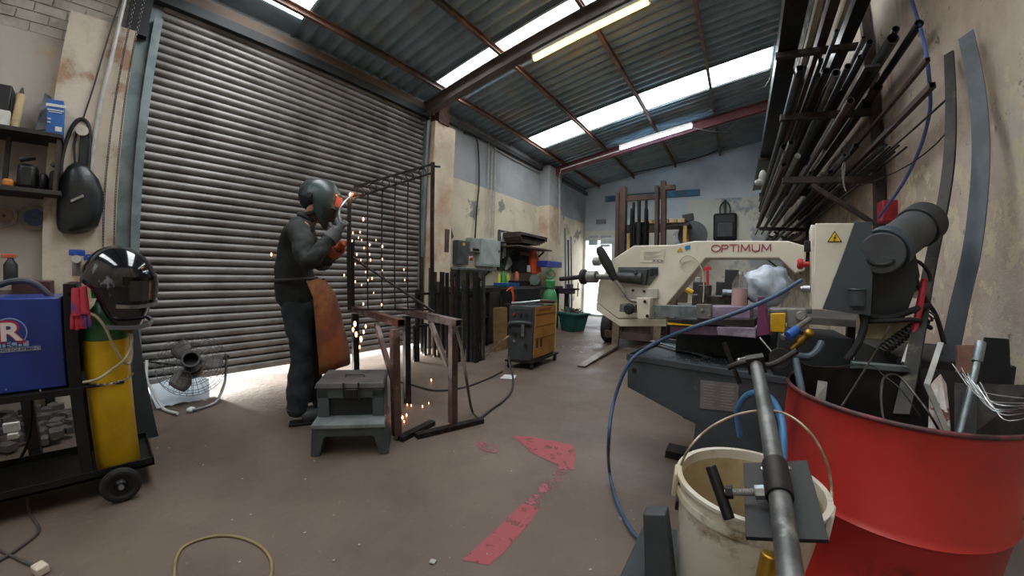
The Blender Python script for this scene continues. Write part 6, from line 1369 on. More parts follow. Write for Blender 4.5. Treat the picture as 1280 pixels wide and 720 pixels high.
MB().tube([wq(0.1, 0, Hw - 0.26) + fn_ * 0.03, wq(0.15, 0, Hw - 0.20) + fn_ * 0.09, wq(0.6, 0, Hw - 0.18) + fn_ * 0.1, wq(0.95, 0, Hw - 0.2) + fn_ * 0.03], 0.02, n=10).build('front_handle', MGRY, mw_)
MB().prism([wq(-0.05, -0.04, ZB_ - 0.02), wq(1.08, -0.04, ZB_ - 0.02), wq(1.08, 1.12, ZB_ - 0.02), wq(-0.05, 1.12, ZB_ - 0.02)], V(0, 0, 0.022)).build('chassis', DSTEEL, mw_, smooth=0)
for u_2, v_2 in ((0.02, 0.05), (0.98, 0.05), (0.0, 1.03), (1.0, 1.03)):
    c = wq(u_2, v_2, 0.04); rr_ = 0.04 if v_2 < 0.5 else 0.055; c.z = rr_
    wh = MB().cyl(c - fxw * 0.015, c + fxw * 0.015, rr_, n=20).build('castor_wheel', RUBBER, mw_, bevel=0.004)
    MB().bar(c - V(0, 0, 0.0), V(c.x, c.y, ZB_ - 0.02), 0.045, 0.02).build('castor_fork', mat('fork_brown', '4b3a30', rough=0.6), mw_)
g_ = thing('mig_torch', 'torch with brown handle lying across the top of the yellow welder', 'torch', wq(0.5, 0.4, Hw))
MB().tube([wq(0.0, 0.1, Hw + 0.02), wq(0.4, 0.25, Hw + 0.03), wq(0.8, 0.45, Hw + 0.05)], 0.014, n=8).build('torch_neck', CHROME, g_)
MB().tube([wq(0.8, 0.45, Hw + 0.05), wq(1.0, 0.62, Hw + 0.04), wq(1.0, 0.85, Hw + 0.03)], 0.024, n=10).build('torch_handle', mat('handle_brown', '5a3a2c', '47302a', rough=0.6), g_)
clut('angle_strip', 'flat grey strip lying on top of the yellow welder', 'steel strip', MB().bar(wq(-0.2, 0.02, Hw + 0.012), wq(0.9, 0.5, Hw + 0.012), 0.04, 0.008), STEEL, wq(0.4, 0.3, Hw))
# torch leads and floor cables
line('torch_lead', 'olive cable drooping from the far trestle to the floor', [at(571, 412, d=2.35), at(578, 440, d=2.3), at(584, 480, d=2.25), at(590, 513, z=0.03), at(599, 524, z=0.015)], 0.010, mat('olive_cable', '57503a', '474230', rough=0.6), sub=6)
line('torch_lead', 'dark cable curving over the floor from the trestle foot to the yellow welder', [at(599, 524, z=0.015), at(612, 513, z=0.012), at(630, 500, z=0.012), at(640, 487, z=0.012), at(641, 470, z=0.012), at(637, 455, z=0.10), at(636, 445, d=3.95)], 0.010, mat('dark_cable', '332f2b', '282522', rough=0.6), sub=6)
line('earth_lead', 'thin dark cable lying behind the trestles', [at(498, 477, z=0.01), at(515, 481, z=0.01), at(545, 488, z=0.01), at(580, 484, z=0.01), at(610, 473, z=0.01), at(628, 464, z=0.01)], 0.009, mat('dark_cable', '332f2b'), sub=6)
line('gas_lead', 'pale brown hose rising from the floor to the yellow welder', [at(604, 446, z=0.01), at(614, 438, z=0.06), at(625, 428, d=4.0), at(636, 420, d=3.95)], 0.010, mat('pale_brown', '8d7c62', '7c6c54', rough=0.6))
clut('paper_scrap', 'white paper scrap on the floor before the yellow welder', 'paper', MB().prism([at(*q, z=0.004) for q in ((625, 473), (631, 468), (646, 469), (642, 474))], V(0, 0, 0.002)), PAPER, at(635, 471, z=0), smooth=0)

# ------------------------------------------------------------------ forklift
fk = thing('forklift', 'old forklift truck with a rusty mast and worn forks, behind the bandsaw', 'forklift', (-1.2, 6.6, 0))
MAST = mat('rusty_mast', '5c4a42', '463832', scale=6, rough=0.6, metal=0.3, c3='3a2f2b', thr3=(0.58, 0.68), stretch=(1, 1, 0.3))
YM = 5.45
def fy(px, py, y=YM): return at(px, py, y=y)
for (pxa, pxb) in ((769.5, 774), (776, 783), (819.5, 824), (826, 832)):
    a_, b_ = fy(pxa, 240), fy(pxb, 240); zt_ = 2.52 if pxa in (776, 826) else 2.44
    if pxa > 800: zt_ += 0.05
    yy = YM + (0.06 if pxa in (769.5, 826) else 0.0)
    MB().box(((a_.x + b_.x) / 2, yy, (zt_ + 0.12) / 2 + 0.06), (b_.x - a_.x, 0.13, zt_ - 0.12)).build('mast_channel', MAST, fk, smooth=0, bevel=0.004)
xl_, xr_ = fy(770, 240).x, fy(832, 240).x; xm_ = (xl_ + xr_) / 2
MB().box((xm_, YM + 0.06, 2.40), (xr_ - xl_, 0.06, 0.08)).build('mast_top_bar', MAST, fk, smooth=0, bevel=0.004)
MB().box((xm_ + 0.12, YM + 0.05, 2.5), (0.5, 0.10, 0.05)).build('mast_cap', MAST, fk, smooth=0) if False else None
MB().box((xr_ + 0.03, YM + 0.05, 2.52), (0.22, 0.10, 0.07)).build('mast_cap', MAST, fk, smooth=0, bevel=0.004)
for z_, h_ in ((1.88, 0.09), (1.50, 0.14)): MB().box((xm_, YM + 0.03, z_), (xr_ - xl_, 0.05, h_)).build('cross_member', DSTEEL, fk, smooth=0, bevel=0.003)
for px_, z0_, z1_, r_ in ((798, 0.6, 2.25, 0.062), (791, 0.6, 2.22, 0.05), (807, 0.6, 2.25, 0.05)):
    c = fy(px_, 300)
    MB().cyl((c.x, YM + 0.02, z0_), (c.x, YM + 0.02, z1_ - 0.25), r_, n=16).cyl((c.x, YM + 0.02, z1_ - 0.25), (c.x, YM + 0.02, z1_ + 0.1), r_ * 0.45, n=12).build('lift_cylinder', mat('hydraulic_black', '26282a', '1b1d1e', scale=9, rough=0.4, metal=0.4), fk)
for px_ in (790.5, 808):
    c = fy(px_, 262)
    MB().tube([V(c.x, YM - 0.04, 1.3), V(c.x, YM - 0.05, 2.10), V(c.x, YM, 2.20), V(c.x, YM + 0.06, 2.10), V(c.x, YM + 0.06, 1.5)], 0.022, n=8).build('lift_chain', BLACKM, fk)
# carriage and forks
cx0, cx1 = fy(765, 400, 5.30).x, fy(765, 400, 5.30).x + 1.05
for z_ in (0.22, 0.56): MB().box((xm_ + 0.02, YM - 0.10, z_), (1.0, 0.05, 0.11)).build('carriage_bar', MAST, fk, smooth=0, bevel=0.004)
FORK = mat('worn_fork', '84796c', '6c6257', scale=7, rough=0.45, metal=0.4)
for xk in (-1.62, -0.98):
    tipy = 3.92
    MB().prism([(xk - 0.055, YM - 0.14, 0.03), (xk - 0.055, YM - 0.14, 0.62), (xk - 0.055, YM - 0.19, 0.62), (xk - 0.055, YM - 0.20, 0.075), (xk - 0.055, tipy, 0.022), (xk - 0.055, tipy, 0.010)], V(0.11, 0, 0)).build('fork', FORK, fk, smooth=0, bevel=0.004)
FB = mat('forklift_body', '6d665c', '5a544c', scale=4, rough=0.6, c3='443c36', thr3=(0.56, 0.66))
MB().box((xm_, 6.75, 0.55), (0.98, 1.75, 0.65)).build('truck_body', FB, fk, bevel=0.03)
MB().box((xm_, 5.80, 0.42), (0.92, 0.40, 0.36)).build('front_axle_housing', mat('axle_brown', '5d5046', '4b4038', scale=6, rough=0.7), fk, bevel=0.01)
MB().box((xm_, 7.45, 1.05), (0.95, 0.6, 0.45)).build('counterweight', FB, fk, bevel=0.06)
MB().box((xm_ - 0.0, 5.95, 1.05), (0.8, 0.12, 0.5)).build('dashboard', DSTEEL, fk, bevel=0.02)
MB().box((xm_, 6.9, 1.02), (0.5, 0.5, 0.14)).box((xm_, 7.15, 1.3), (0.5, 0.12, 0.5)).build('seat', BLACK, fk, bevel=0.03)
MB().torus((xm_ - 0.1, 6.2, 1.4), 0.19, 0.014, M=rotx(0.9), n=24, m=8).cyl((xm_ - 0.1, 6.0, 1.1), (xm_ - 0.1, 6.2, 1.4), 0.02, n=8).build('steering_wheel', BLACK, fk)
for x_ in (xm_ - 0.56, xm_ + 0.56):
    for y_, r_ in ((5.85, 0.27), (7.3, 0.22)):
        wh = MB().lathe([(r_ * 0.55, -0.09), (r_ * 0.94, -0.09), (r_, -0.07), (r_, 0.07), (r_ * 0.94, 0.09), (r_ * 0.55, 0.09)], (x_, y_, r_), M=facing((1, 0, 0)), n=32).build('wheel', RUBBER, fk)
        MB().lathe([(0, -0.05), (r_ * 0.3, -0.05), (r_ * 0.56, -0.07), (r_ * 0.56, 0.05), (r_ * 0.2, 0.03), (0, 0.05)], (x_, y_, r_), M=facing((1, 0, 0)), n=24).build('wheel_hub', mat('hub_red', '8f3536', '743033', rough=0.6), wh)

# ------------------------------------------------------------------ things between forklift and far wall
tm_ = thing('timber_rack', 'rack of pale timber lengths behind the forklift mast', 'timber rack', (-0.9, 8.3, 0))
ty_ = 8.3
a_, b_ = at(800, 283, y=ty_), at(858, 280, y=ty_)
for y_ in (8.1, 8.6):
    for x_ in (a_.x - 0.2, b_.x): MB().box((x_, y_, a_.z / 2), (0.08, 0.08, a_.z)).build('rack_post', mat('rack_yellow', 'b08a4a', '94733c', rough=0.6), tm_)
MB().box(((a_.x + b_.x) / 2 - 0.1, 8.35, a_.z - 0.02), (b_.x - a_.x + 0.4, 0.6, 0.06)).build('rack_shelf', DSTEEL, tm_)
for k in range(6):
    x0_ = a_.x + k * (b_.x - a_.x) / 6
    clut('timber_length', 'pale sawn timber end in the row on top of the rack behind the forklift', 'timber', MB().box((x0_ + 0.1, 8.35, a_.z + 0.06), ((b_.x - a_.x) / 6 - 0.02, 0.7, 0.09)), mat('sawn_timber', 'a8906c', '927a58', scale=4, rough=0.8), (x0_ + 0.1, 8.35, a_.z), group='timber on the rack behind the forklift', bevel=0.004)
sc_ = thing('small_monitor', 'small dark square monitor above the timber rack', 'monitor', at(862, 285, y=8.3))  # small dark monitor on a stalk, gives no light
MB().box(at(860.5, 272, y=8.3), (0.24, 0.08, 0.16), M=rotx(0.0) @ Matrix.Rotation(-0.15, 3, 'Y')).build('monitor_head', BLACKM, sc_, bevel=0.01)
MB().cyl(at(860, 284, y=8.3), at(860, 276, y=8.3), 0.02, n=8).build('monitor_stalk', STEEL, sc_)
clut('round_guard', 'large grey round guard standing right of the timber rack', 'guard', MB().cyl(at(866, 294, y=8.8), at(866, 294, y=8.86), 0.34, n=36), mat('guard_grey', '6f7275', '5f6265', scale=4, rough=0.5, metal=0.3), at(866, 310, y=8.6))
# black case on the wall
bc2 = thing('hanging_case', 'black hard case with a hoop handle hanging on the far wall', 'case', at(907, 300, y=9.65))
a_, b_ = at(892, 267, y=9.6), at(921, 301, y=9.6)
MB().box(((a_.x + b_.x) / 2, 9.62, (a_.z + b_.z) / 2), (b_.x - a_.x, 0.18, a_.z - b_.z)).build('case_body', BLACK, bc2, bevel=0.06, seg=3)
MB().box(((a_.x + b_.x) / 2, 9.50, (a_.z + b_.z) / 2 - 0.08), ((b_.x - a_.x) * 0.7, 0.06, (a_.z - b_.z) * 0.55)).build('case_panel', mat('case_grey', '2b3236', '22282b', rough=0.4), bc2, bevel=0.02)
cxx = (a_.x + b_.x) / 2
MB().tube([V(cxx - 0.12, 9.6, a_.z - 0.02), V(cxx - 0.11, 9.6, a_.z + 0.18), V(cxx, 9.6, a_.z + 0.30), V(cxx + 0.11, 9.6, a_.z + 0.18), V(cxx + 0.12, 9.6, a_.z - 0.02)], 0.02, n=8).cyl((cxx, 9.62, a_.z), (cxx, 9.62, a_.z + 0.34), 0.035, n=10).build('hoop_handle', mat('strap_grey', '474f55', rough=0.5), bc2)
clut('wall_switch', 'small grey bracket on the far wall left of the forklift mast', 'bracket', MB().box(at(751, 277, y=9.66), (0.28, 0.06, 0.12)), mat('bracket_grey', '7f8488', rough=0.5), at(751, 280, y=9.66), bevel=0.01)
for k, (px0, px1, py0, py1, lb) in enumerate(((733, 744, 294, 306, 'left pale sheet over the top of the bright doorway'), (748, 760, 294, 308, 'right pale sheet over the top of the bright doorway'))):
    a_, b_ = at(px0, py0, y=9.5), at(px1, py1, y=9.5)
    clut('pale_sheet', lb, 'sheet', MB().box(((a_.x + b_.x) / 2, 9.69, (a_.z + b_.z) / 2), (b_.x - a_.x, 0.03, a_.z - b_.z)), mat('pale_blue_sheet', 'b9c6d2', 'a9b6c2', rough=0.6), a_, smooth=0)
a_ = at(764, 300, y=9.2)
clut('white_awning', 'white sloping panel between the doorway and the forklift mast', 'panel', MB().hexa([a_ + V(-0.35, 0, -0.10), a_ + V(0.25, 0, -0.10), a_ + V(0.25, 0.3, -0.10), a_ + V(-0.35, 0.3, -0.10), a_ + V(-0.30, 0, -0.06), a_ + V(0.25, 0, 0.14), a_ + V(0.25, 0.3, 0.14), a_ + V(-0.30, 0.3, -0.06)]).box(a_ + V(0.15, 0.2, -1.1), (0.3, 0.3, 2.0)), mat('awning_white', 'c9d0d6', rough=0.6), V(a_.x, a_.y, 0), smooth=0)

# ------------------------------------------------------------------ bench behind the saw
sbn = thing('back_bench', 'low bench behind the bandsaw carrying tools and a plastic bag', 'bench', (0.45, 3.3, 0))
MB().box((0.28, 3.28, 0.86), (1.6, 0.86, 0.05)).build('bench_top', mat('bench_grey', '5a5652', '474441', scale=6, rough=0.7), sbn, bevel=0.004)
for x_ in (-0.25, 0.98):
    for y_ in (2.92, 3.58): MB().box((x_, y_, 0.42), (0.06, 0.06, 0.83)).build('leg', DSTEEL, sbn)
def bk(px, py, y=3.1): return at(px, py, y=y)
random.seed(21)
bagp = MB(); vs = []; nu, nv = 44, 24; c = at(960, 356, y=3.05); c.z = max(c.z, 1.04)
rx, rz_ = (at(992, 356, y=3.05) - at(930, 356, y=3.05)).x / 2, 0.155
for j in range(nv + 1):
    for i in range(nu):
        th = PI * j / nv; ph = 2 * PI * i / nu
        p = V(math.sin(th) * math.cos(ph), math.sin(th) * math.sin(ph), math.cos(th))
        k = 1 + 0.26 * noise.noise(p * 1.8) + 0.05 * noise.noise(p * 7)
        vs.append(c + V(p.x * rx * k, p.y * 0.16 * k, p.z * rz_ * k * (0.9 if p.z > 0 else 1.0)))
bagp.add(vs, [(j * nu + i, j * nu + (i + 1) % nu, (j + 1) * nu + (i + 1) % nu, (j + 1) * nu + i) for j in range(nv) for i in range(nu)])
clut('plastic_bag', 'crumpled pale plastic bag on the bench behind the bandsaw', 'plastic bag', bagp, mat('pale_plastic', 'b4c0cc', '9aa7b5', scale=7, rough=0.3, bump=0.5, bscale=12), c, smooth=40)
vz = thing('machine_vice', 'grey machine vice on the bench seen through the saw bow', 'vice', bk(900, 385))
a_ = bk(900, 372)
MB().box((a_.x, 3.1, 0.94), (0.42, 0.2, 0.11)).box((a_.x - 0.12, 3.1, 1.03), (0.10, 0.2, 0.09)).build('vice_body', STEEL, vz, bevel=0.006)
MB().cyl((a_.x + 0.02, 3.0, 1.02), (a_.x + 0.26, 3.0, 1.02), 0.028, n=12).build('vice_screw', GALV, vz)
a_ = bk(857, 366)
clut('yellow_tool', 'yellow hand tool lying on the bench at the left of the machine vice', 'tool', MB().tube([bk(848, 365), bk(855, 361), bk(866, 366)], 0.022, n=8), YEL, a_)
cl2 = thing('red_clamp', 'bright red bar clamp standing upright behind the saw bow', 'clamp', bk(885, 372, 3.3))
MB().bar(bk(885, 372, 3.3), bk(884.5, 334, 3.3), 0.035, 0.02).bar(bk(879, 336, 3.3), bk(889, 335, 3.3), 0.03, 0.03).build('clamp_frame', mat('clamp_red', 'c8283c', 'ac2030', rough=0.4), cl2, bevel=0.002)
for k, (px0, px1, py0, py1, lb, col) in enumerate(((838, 846, 358, 384, 'upright brown tool block at the left end of the back bench', '5c4c42'), (866, 880, 352, 381, 'dark drill body standing behind the yellow tool', '2c2d2f'), (868, 874, 346, 372, 'pale lever standing beside the dark drill body', '9a9a96'), (906, 924, 336, 352, 'small black box high behind the coolant bottle', '2e2d2e'), (894, 915, 352, 366, 'dark grey box behind the machine vice', '3a3a3c'))):
    a_, b_ = bk(px0, py0, 3.25), bk(px1, py1, 3.25)
    zb = min(b_.z, 0.9) if k != 3 else b_.z
    if k == 3: zb = 0.885
    clut('tool_block', lb, 'tool', MB().box(((a_.x + b_.x) / 2, 3.27 + 0.06 * k, (a_.z + zb) / 2), (b_.x - a_.x, 0.1, a_.z - zb)), mat('toolblock_%d' % k, col, rough=0.55), ((a_.x + b_.x) / 2, 3.27, zb), bevel=0.008)
# ------------------------------------------------------------------ stock rack on the right wall
RKM = mat('rack_steel', '4a403a', '332d2a', scale=5, rough=0.6, metal=0.4, c3='6e5f54', thr3=(0.58, 0.68))
for yi, (yb, ztop) in enumerate(((3.42, 4.1), (6.35, 4.2), (0.55, 4.1))):
    r = thing('stock_rack_bracket', ('cantilever rack column nearest the blue hose on the right wall', 'cantilever rack column at the far end of the right wall', 'cantilever rack column on the right wall above the camera side')[yi], 'rack', (1.12, yb, 1.5))
    MB().box((1.105, yb, (1.45 + ztop) / 2), (0.07, 0.07, ztop - 1.45)).build('upright', RKM, r, bevel=0.002)
    for z_ in (1.95, 2.50, 3.08):
        MB().bar((1.08, yb, z_), (0.40, yb, z_ + 0.03), 0.05, 0.05).build('arm', RKM, r, bevel=0.002)
    MB().bar((1.07, yb, 1.60), (0.62, yb, 1.93), 0.035, 0.035).build('brace', RKM, r, bevel=0.002)
TM = [mat('tube_black', '2b2a2a', '201f1f', scale=9, rough=0.4, metal=0.5), mat('tube_grey', '5e5f5e', '4a4b4a', scale=9, rough=0.38, metal=0.7), mat('tube_brown', '4a3830', '392b25', scale=9, rough=0.55, metal=0.4), mat('tube_bright', '8d8d8a', '747471', scale=9, rough=0.35, metal=0.8), mat('cream_stock', 'a89f8c', '968d7b', scale=4, rough=0.6)]
def stock(px, py, z, r_, mi, L_=4.2, kind='pipe', label=None, group=None, nm=None):
    p = at(px, py, z=z); p.x = min(max(p.x, 0.40), 1.08 - r_)
    yb = p.y + L_
    q = V(p.x, yb, p.z)
    mb = MB()
    if kind == 'pipe': mb.pipe(p, q, r_, t=max(0.002, r_ * 0.16), n=14); nm = nm or 'steel_tube'
    elif kind == 'box': mb.bar(p, q, r_ * 2, r_ * 2, hollow=r_ * 0.15); nm = nm or 'box_section'
    elif kind == 'flat': mb.bar(p, q, 0.006, r_ * 2); nm = nm or 'flat_bar'
    elif kind == 'wide': mb.bar(p, q, r_ * 2, 0.02); nm = nm or 'flat_bar'
    else: mb.cyl(p, q, r_, n=8); nm = nm or 'steel_rod'
    o = mb.build(nm, TM[mi], base=p); return tag(o, label, 'steel tube' if kind in ('pipe', 'box') else 'steel bar', group)
stock(1155, 28, 2.60, 0.024, 0, label='dark round tube reaching highest towards the blue hose on the wall rack')
stock(1116, 48, 2.62, 0.036, 1, label='fat shiny grey tube left of the one beside the blue hose')
stock(1108, 107, 2.58, 0.032, 2, label='brown-black tube end just below the fat shiny grey tube', L_=3.8)
stock(997, 92, 2.56, 0.026, 1, label='outermost tube on the middle rack arm, open end facing out')
stock(1006, 84, 2.62, 0.014, 1, label='thin tube stacked just above the outermost tube of the middle arm')
stock(1023, 94, 2.56, 0.018, 1, label='small tube third from the outer end of the middle rack arm')
stock(1033, 89, 2.57, 0.026, 0, label='black-mouthed tube in the middle of the row on the middle rack arm')
stock(1045, 91, 2.56, 0.029, 3, label='wide bright-rimmed tube right of the black-mouthed one on the middle arm')
stock(1060, 83, 2.58, 0.024, 1, label='grey tube right of the wide bright-rimmed tube on the middle arm')
stock(1080, 47, 2.76, 0.016, 3, label='slender bright tube poking up above the middle arm row', L_=3.0)
stock(1075, 71, 2.62, 0.016, 1, label='slender grey tube below the slender bright one')
stock(1090, 82, 2.56, 0.045, 1, kind='wide', label='broad flat grey bar between the small tubes and the fat shiny tube')
stock(1063, 126, 2.20, 0.022, 2, label='brown tube with a dark open end hanging below the middle arm', L_=3.6)
stock(1160, 74, 2.28, 0.011, 2, kind='box', label='long thin box section ending beside the blue hose')
stock(1166, 106, 2.12, 0.015, 2, kind='box', label='dark box section with a rusty orange end below the thin one')
stock(1190, 118, 2.03, 0.006, 0, kind='rod', label='thin rod sticking out furthest towards the leaning steel strips')
for k, (px_, py_) in enumerate(((1104, 183), (1108, 181), (1112, 184), (1123, 182), (1134, 184), (1100, 184), (1118, 190), (1128, 193))):
    stock(px_, py_, 1.99 + 0.012 * (k % 3), 0.007, 0, kind='rod', L_=3.4, label='thin dark rod in the bundle on the lowest rack arm', group='thin rods on the lowest rack arm')
random.seed(13)
for k in range(16):
    x_ = 0.44 + 0.6 * (k + 0.5) / 16; y0_ = 2.45 + random.random() * 0.9
    p = V(x_, y0_, 2.56 + 0.05 * (k % 3)); r_ = random.choice((0.014, 0.018, 0.022))
    o = (MB().pipe(p, p + V(0, 4.0 + random.random(), 0), r_, t=0.003, n=12) if k % 3 else MB().bar(p, p + V(0, 4.2, 0), r_ * 2, r_ * 2, hollow=0.003)).build('steel_tube', TM[(0, 2, 1)[k % 3]], base=p)
    tag(o, 'length of steel tube packed behind the front row on the middle rack arm', 'steel tube', 'tubes packed on the middle rack arm')
for k in range(22):
    x_ = 0.42 + 0.62 * random.random(); y0_ = 2.95 + random.random() * 1.6
    p = V(x_, y0_, 2.0 + 0.28 * random.random() * (1 - 0.4 * (x_ - 0.4))); r_ = random.choice((0.010, 0.013, 0.018, 0.022))
    o = (MB().pipe(p, p + V(0, 3.6 + random.random(), 0), r_, t=0.003, n=10) if k % 2 else MB().bar(p, p + V(0, 3.8, 0), r_ * 2, r_ * 1.6, hollow=0.002)).build('steel_tube', TM[(0, 2, 1, 3)[k % 4]], base=p)
    tag(o, 'length of steel stock piled on the lowest rack arm', 'steel tube', 'stock piled on the lowest rack arm')
stock(979.5, 183, 2.28, 0.024, 0, label='black round tube end near the outer edge above the lowest arm', L_=3.0)
stock(981, 190, 2.20, 0.014, 3, label='tube with a bright end below the black round tube end', L_=3.0)
o = stock(997, 195, 2.18, 0.026, 3, kind='rod', label='solid bar with a pale round end face above the lowest arm', L_=3.0)
for k in range(12):
    x_ = 0.44 + 0.055 * k; o = MB().bar((x_, 5.0 + 0.4 * random.random(), 1.70 + 0.02 * (k % 4)), (x_, 8.8, 1.70 + 0.02 * (k % 4)), 0.03, 0.03, hollow=0.003).build('box_section', TM[(1, 0, 2)[k % 3]], base=(x_, 5.2, 1.7))
    tag(o, 'box section on the low far shelf of the wall rack', 'steel tube', 'box sections on the low far shelf')
lf = thing('far_shelf', 'low steel shelf under the far end of the wall rack', 'shelf', (0.8, 7, 1.66))
for y_ in (5.4, 7.0, 8.6): MB().bar((1.12, y_, 1.655), (0.40, y_, 1.655), 0.05, 0.05).bar((1.12, y_, 1.3), (0.7, y_, 1.64), 0.03, 0.03).build('shelf_arm', RKM, lf)
# wide stock on the top arms
for k, (x_, w_, h_, mi, y0_, lb) in enumerate(((0.50, 0.16, 0.10, 0, 1.2, 'deep black channel on the outer end of the top rack arm'), (0.66, 0.04, 0.06, 4, 1.3, 'cream painted bar next to the black channel on the top arm'), (0.76, 0.07, 0.08, 2, 1.1, 'brown bar between the two cream bars on the top arm'), (0.85, 0.03, 0.05, 4, 1.2, 'second cream painted bar on the top arm, closer to the wall'), (0.95, 0.10, 0.14, 0, 1.0, 'black beam on the top rack arm against the wall'))):
    p = V(x_, y0_, 3.115 + h_ / 2 + 0.02)
    tag(MB().bar(p, p + V(0, 7.4, 0), w_, h_, hollow=0.006).build('long_section', TM[mi], base=p), lb, 'steel section')
for k in range(10):
    x_ = 0.46 + 0.058 * k; p = V(x_, 3.9 + random.random(), 3.30 + 0.03 * (k % 2))
    tag(MB().bar(p, p + V(0, 4.5, 0), 0.035, 0.035, hollow=0.003).build('box_section', TM[k % 3], base=p), 'box section stacked on the long stock of the top rack arm', 'steel tube', 'box sections on the top rack arm')
# plastic scrap hanging on the rack's outer end
clut('plastic_wrap', 'scrap of white plastic wrap hanging at the outer end of the lowest rack arm', 'plastic', MB().ell(at(954, 223, y=6.3), (0.07, 0.05, 0.14), nu=10, nv=8).ell(at(951, 228, y=6.3), (0.10, 0.05, 0.06), nu=10, nv=8), mat('dusty_plastic', '9c9c98', '868682', rough=0.6), at(954, 223, y=6.3))
clut('red_box', 'red plastic box on the wall behind the saw motor', 'box', MB().box(at(1120, 265, y=3.25), (0.22, 0.12, 0.16)), mat('red_plastic_box', 'a01f2e', '861a27', rough=0.5), at(1120, 270, y=3.25), bevel=0.01)
hk = at(1061, 205, y=3.35)
line('wire_hook', 'pale wire hook hanging from the lowest rack arm', [at(1053, 224, y=3.3), at(1053, 208, y=3.3), at(1056, 204, y=3.3), at(1054, 228, y=3.3), at(1057, 239, y=3.3)], 0.006, mat('wire_pale', '8f8c86', rough=0.4, metal=0.5), 'hook')
# strips leaning on the right wall
st0, st1 = at(1192, 66, x=1.12), at(1136, 520, y=1.36)
pts = [st0, at(1193, 200, d=0.5 * (math.hypot(st0.x, st0.y) + math.hypot(st1.x, st1.y)) + 0.20), at(1166, 350, d=2.0), st1]
def strip(pts, w_, t_, name, label, m, dirn):
    P = []
    mb = MB(); n = len(pts)
    for s_ in range(n - 1):
        for j in range(6):
            t = j / 6; g = lambda k: pts[min(max(k, 0), n - 1)]; p0, p1, p2, p3 = g(s_ - 1), g(s_), g(s_ + 1), g(s_ + 2)
            P.append(0.5 * ((2 * p1) + (p2 - p0) * t + (2 * p0 - 5 * p1 + 4 * p2 - p3) * t * t + (3 * p1 - p0 - 3 * p2 + p3) * t ** 3))
    P.append(pts[-1]); vs = []
    for i, p in enumerate(P):
        d_ = (P[min(i + 1, len(P) - 1)] - P[max(i - 1, 0)]).normalized(); s_ = dirn - d_ * dirn.dot(d_); s_.normalize(); nn = d_.cross(s_)
        vs += [p + s_ * w_ / 2 + nn * t_ / 2, p - s_ * w_ / 2 + nn * t_ / 2, p - s_ * w_ / 2 - nn * t_ / 2, p + s_ * w_ / 2 - nn * t_ / 2]
    fs = [(0, 1, 2, 3)] + [(4 * (len(P) - 1) + 3, 4 * (len(P) - 1) + 2, 4 * (len(P) - 1) + 1, 4 * (len(P) - 1))]
    for i in range(len(P) - 1):
        for k in range(4): fs.append((4 * i + k, 4 * (i + 1) + k, 4 * (i + 1) + (k + 1) % 4, 4 * i + (k + 1) % 4))
    mb.add(vs, fs); return tag(mb.build(name, m, base=pts[-1], smooth=30), label, 'steel strip')
strip([p - V(0.02, 0, 0) for p in pts], 0.045, 0.012, 'leaning_angle_bar', 'dark rusty angle bar leaning on the right wall, next to the saw motor', mat('angle_dark', '2f2d28', '232220', scale=10, rough=0.55, metal=0.2, c3='55503f', thr3=(0.58, 0.64)), V(0.6, -0.8, 0.0))
s0_ = at(1218, 42, x=1.13); d0_ = math.hypot(s0_.x, s0_.y)
pts = [at(px_, py_, d=d0_ - 0.46 * (s0_.z - at(px_, py_, d=d0_ - 0.2).z) / 1.75) for px_, py_ in ((1218, 42), (1232, 110), (1238, 180), (1235, 250), (1226, 320), (1210, 390), (1192, 480), (1186, 530))]
strip([p - V(0.035, 0, 0) for p in pts], 0.072, 0.006, 'leaning_flat_bar', 'blue-grey flat steel bar bowing along the right wall, nearest the camera', mat('blue_grey_flat', '565d64', '474e54', scale=3, rough=0.42, metal=0.3), V(0.5, -0.85, 0.0))
# blue hose down the wall
line('air_hose', 'blue hose hanging from the roof down the right wall behind the saw motor', [at(1132, -30, x=1.09), at(1140, 0, x=1.08), at(1152, 40, x=1.06), at(1158, 68, x=1.03), at(1162, 105, x=1.05), at(1162, 140, x=1.08), at(1150, 185, x=1.09), at(1128, 230, x=1.08), at(1098, 272, x=1.02)], 0.010, mat('wall_hose_blue', '4b5f96', '3d5080', rough=0.45), 'hose', sub=5, n=10)
line('wall_cable', 'thin dark cable drooping over the wall above the leaning angle bar', [at(1010, 235, y=4.2), at(1060, 235, y=3.6), at(1120, 215, y=2.9), at(1170, 180, x=1.12), at(1192, 150, x=1.12)], 0.004, BLACK)

# ------------------------------------------------------------------ left wall: shelves, bag, discs, chains
XS = -3.72
wsn = thing('wall_shelving', 'dark two-tier wall shelf in the top left corner', 'shelf', (-3.9, -0.9, 1.9))
e1_ = at(78, 168, x=XS); e2_ = at(76, 239, x=XS)
for z_, ye in ((e1_.z, e1_.y), (e2_.z, e2_.y)):
    MB().box((-3.88, ye - 0.9, z_ - 0.015), (0.33, 1.8, 0.03)).build('shelf_board', mat('shelf_dark', '35302c', '28241f', scale=4, rough=0.7), wsn, bevel=0.002)
MB().box((-3.88, e1_.y - 0.02, (e1_.z + e2_.z) / 2), (0.30, 0.02, e1_.z - e2_.z)).build('end_panel', mat('shelf_dark', '35302c'), wsn)
MB().box((-3.9, e1_.y - 0.33, (e1_.z + e2_.z) / 2), (0.03, 0.03, e1_.z - e2_.z)).build('shelf_post', DSTEEL, wsn)
def onshelf(px, y_z): return at(px, 165, x=XS).y
bb = thing('blue_carton', 'blue and white carton at the right end of the upper shelf', 'box', at(72, 164, x=-3.78))
a_, b_ = at(62, 123, x=-3.76), at(84, 164, x=-3.76)
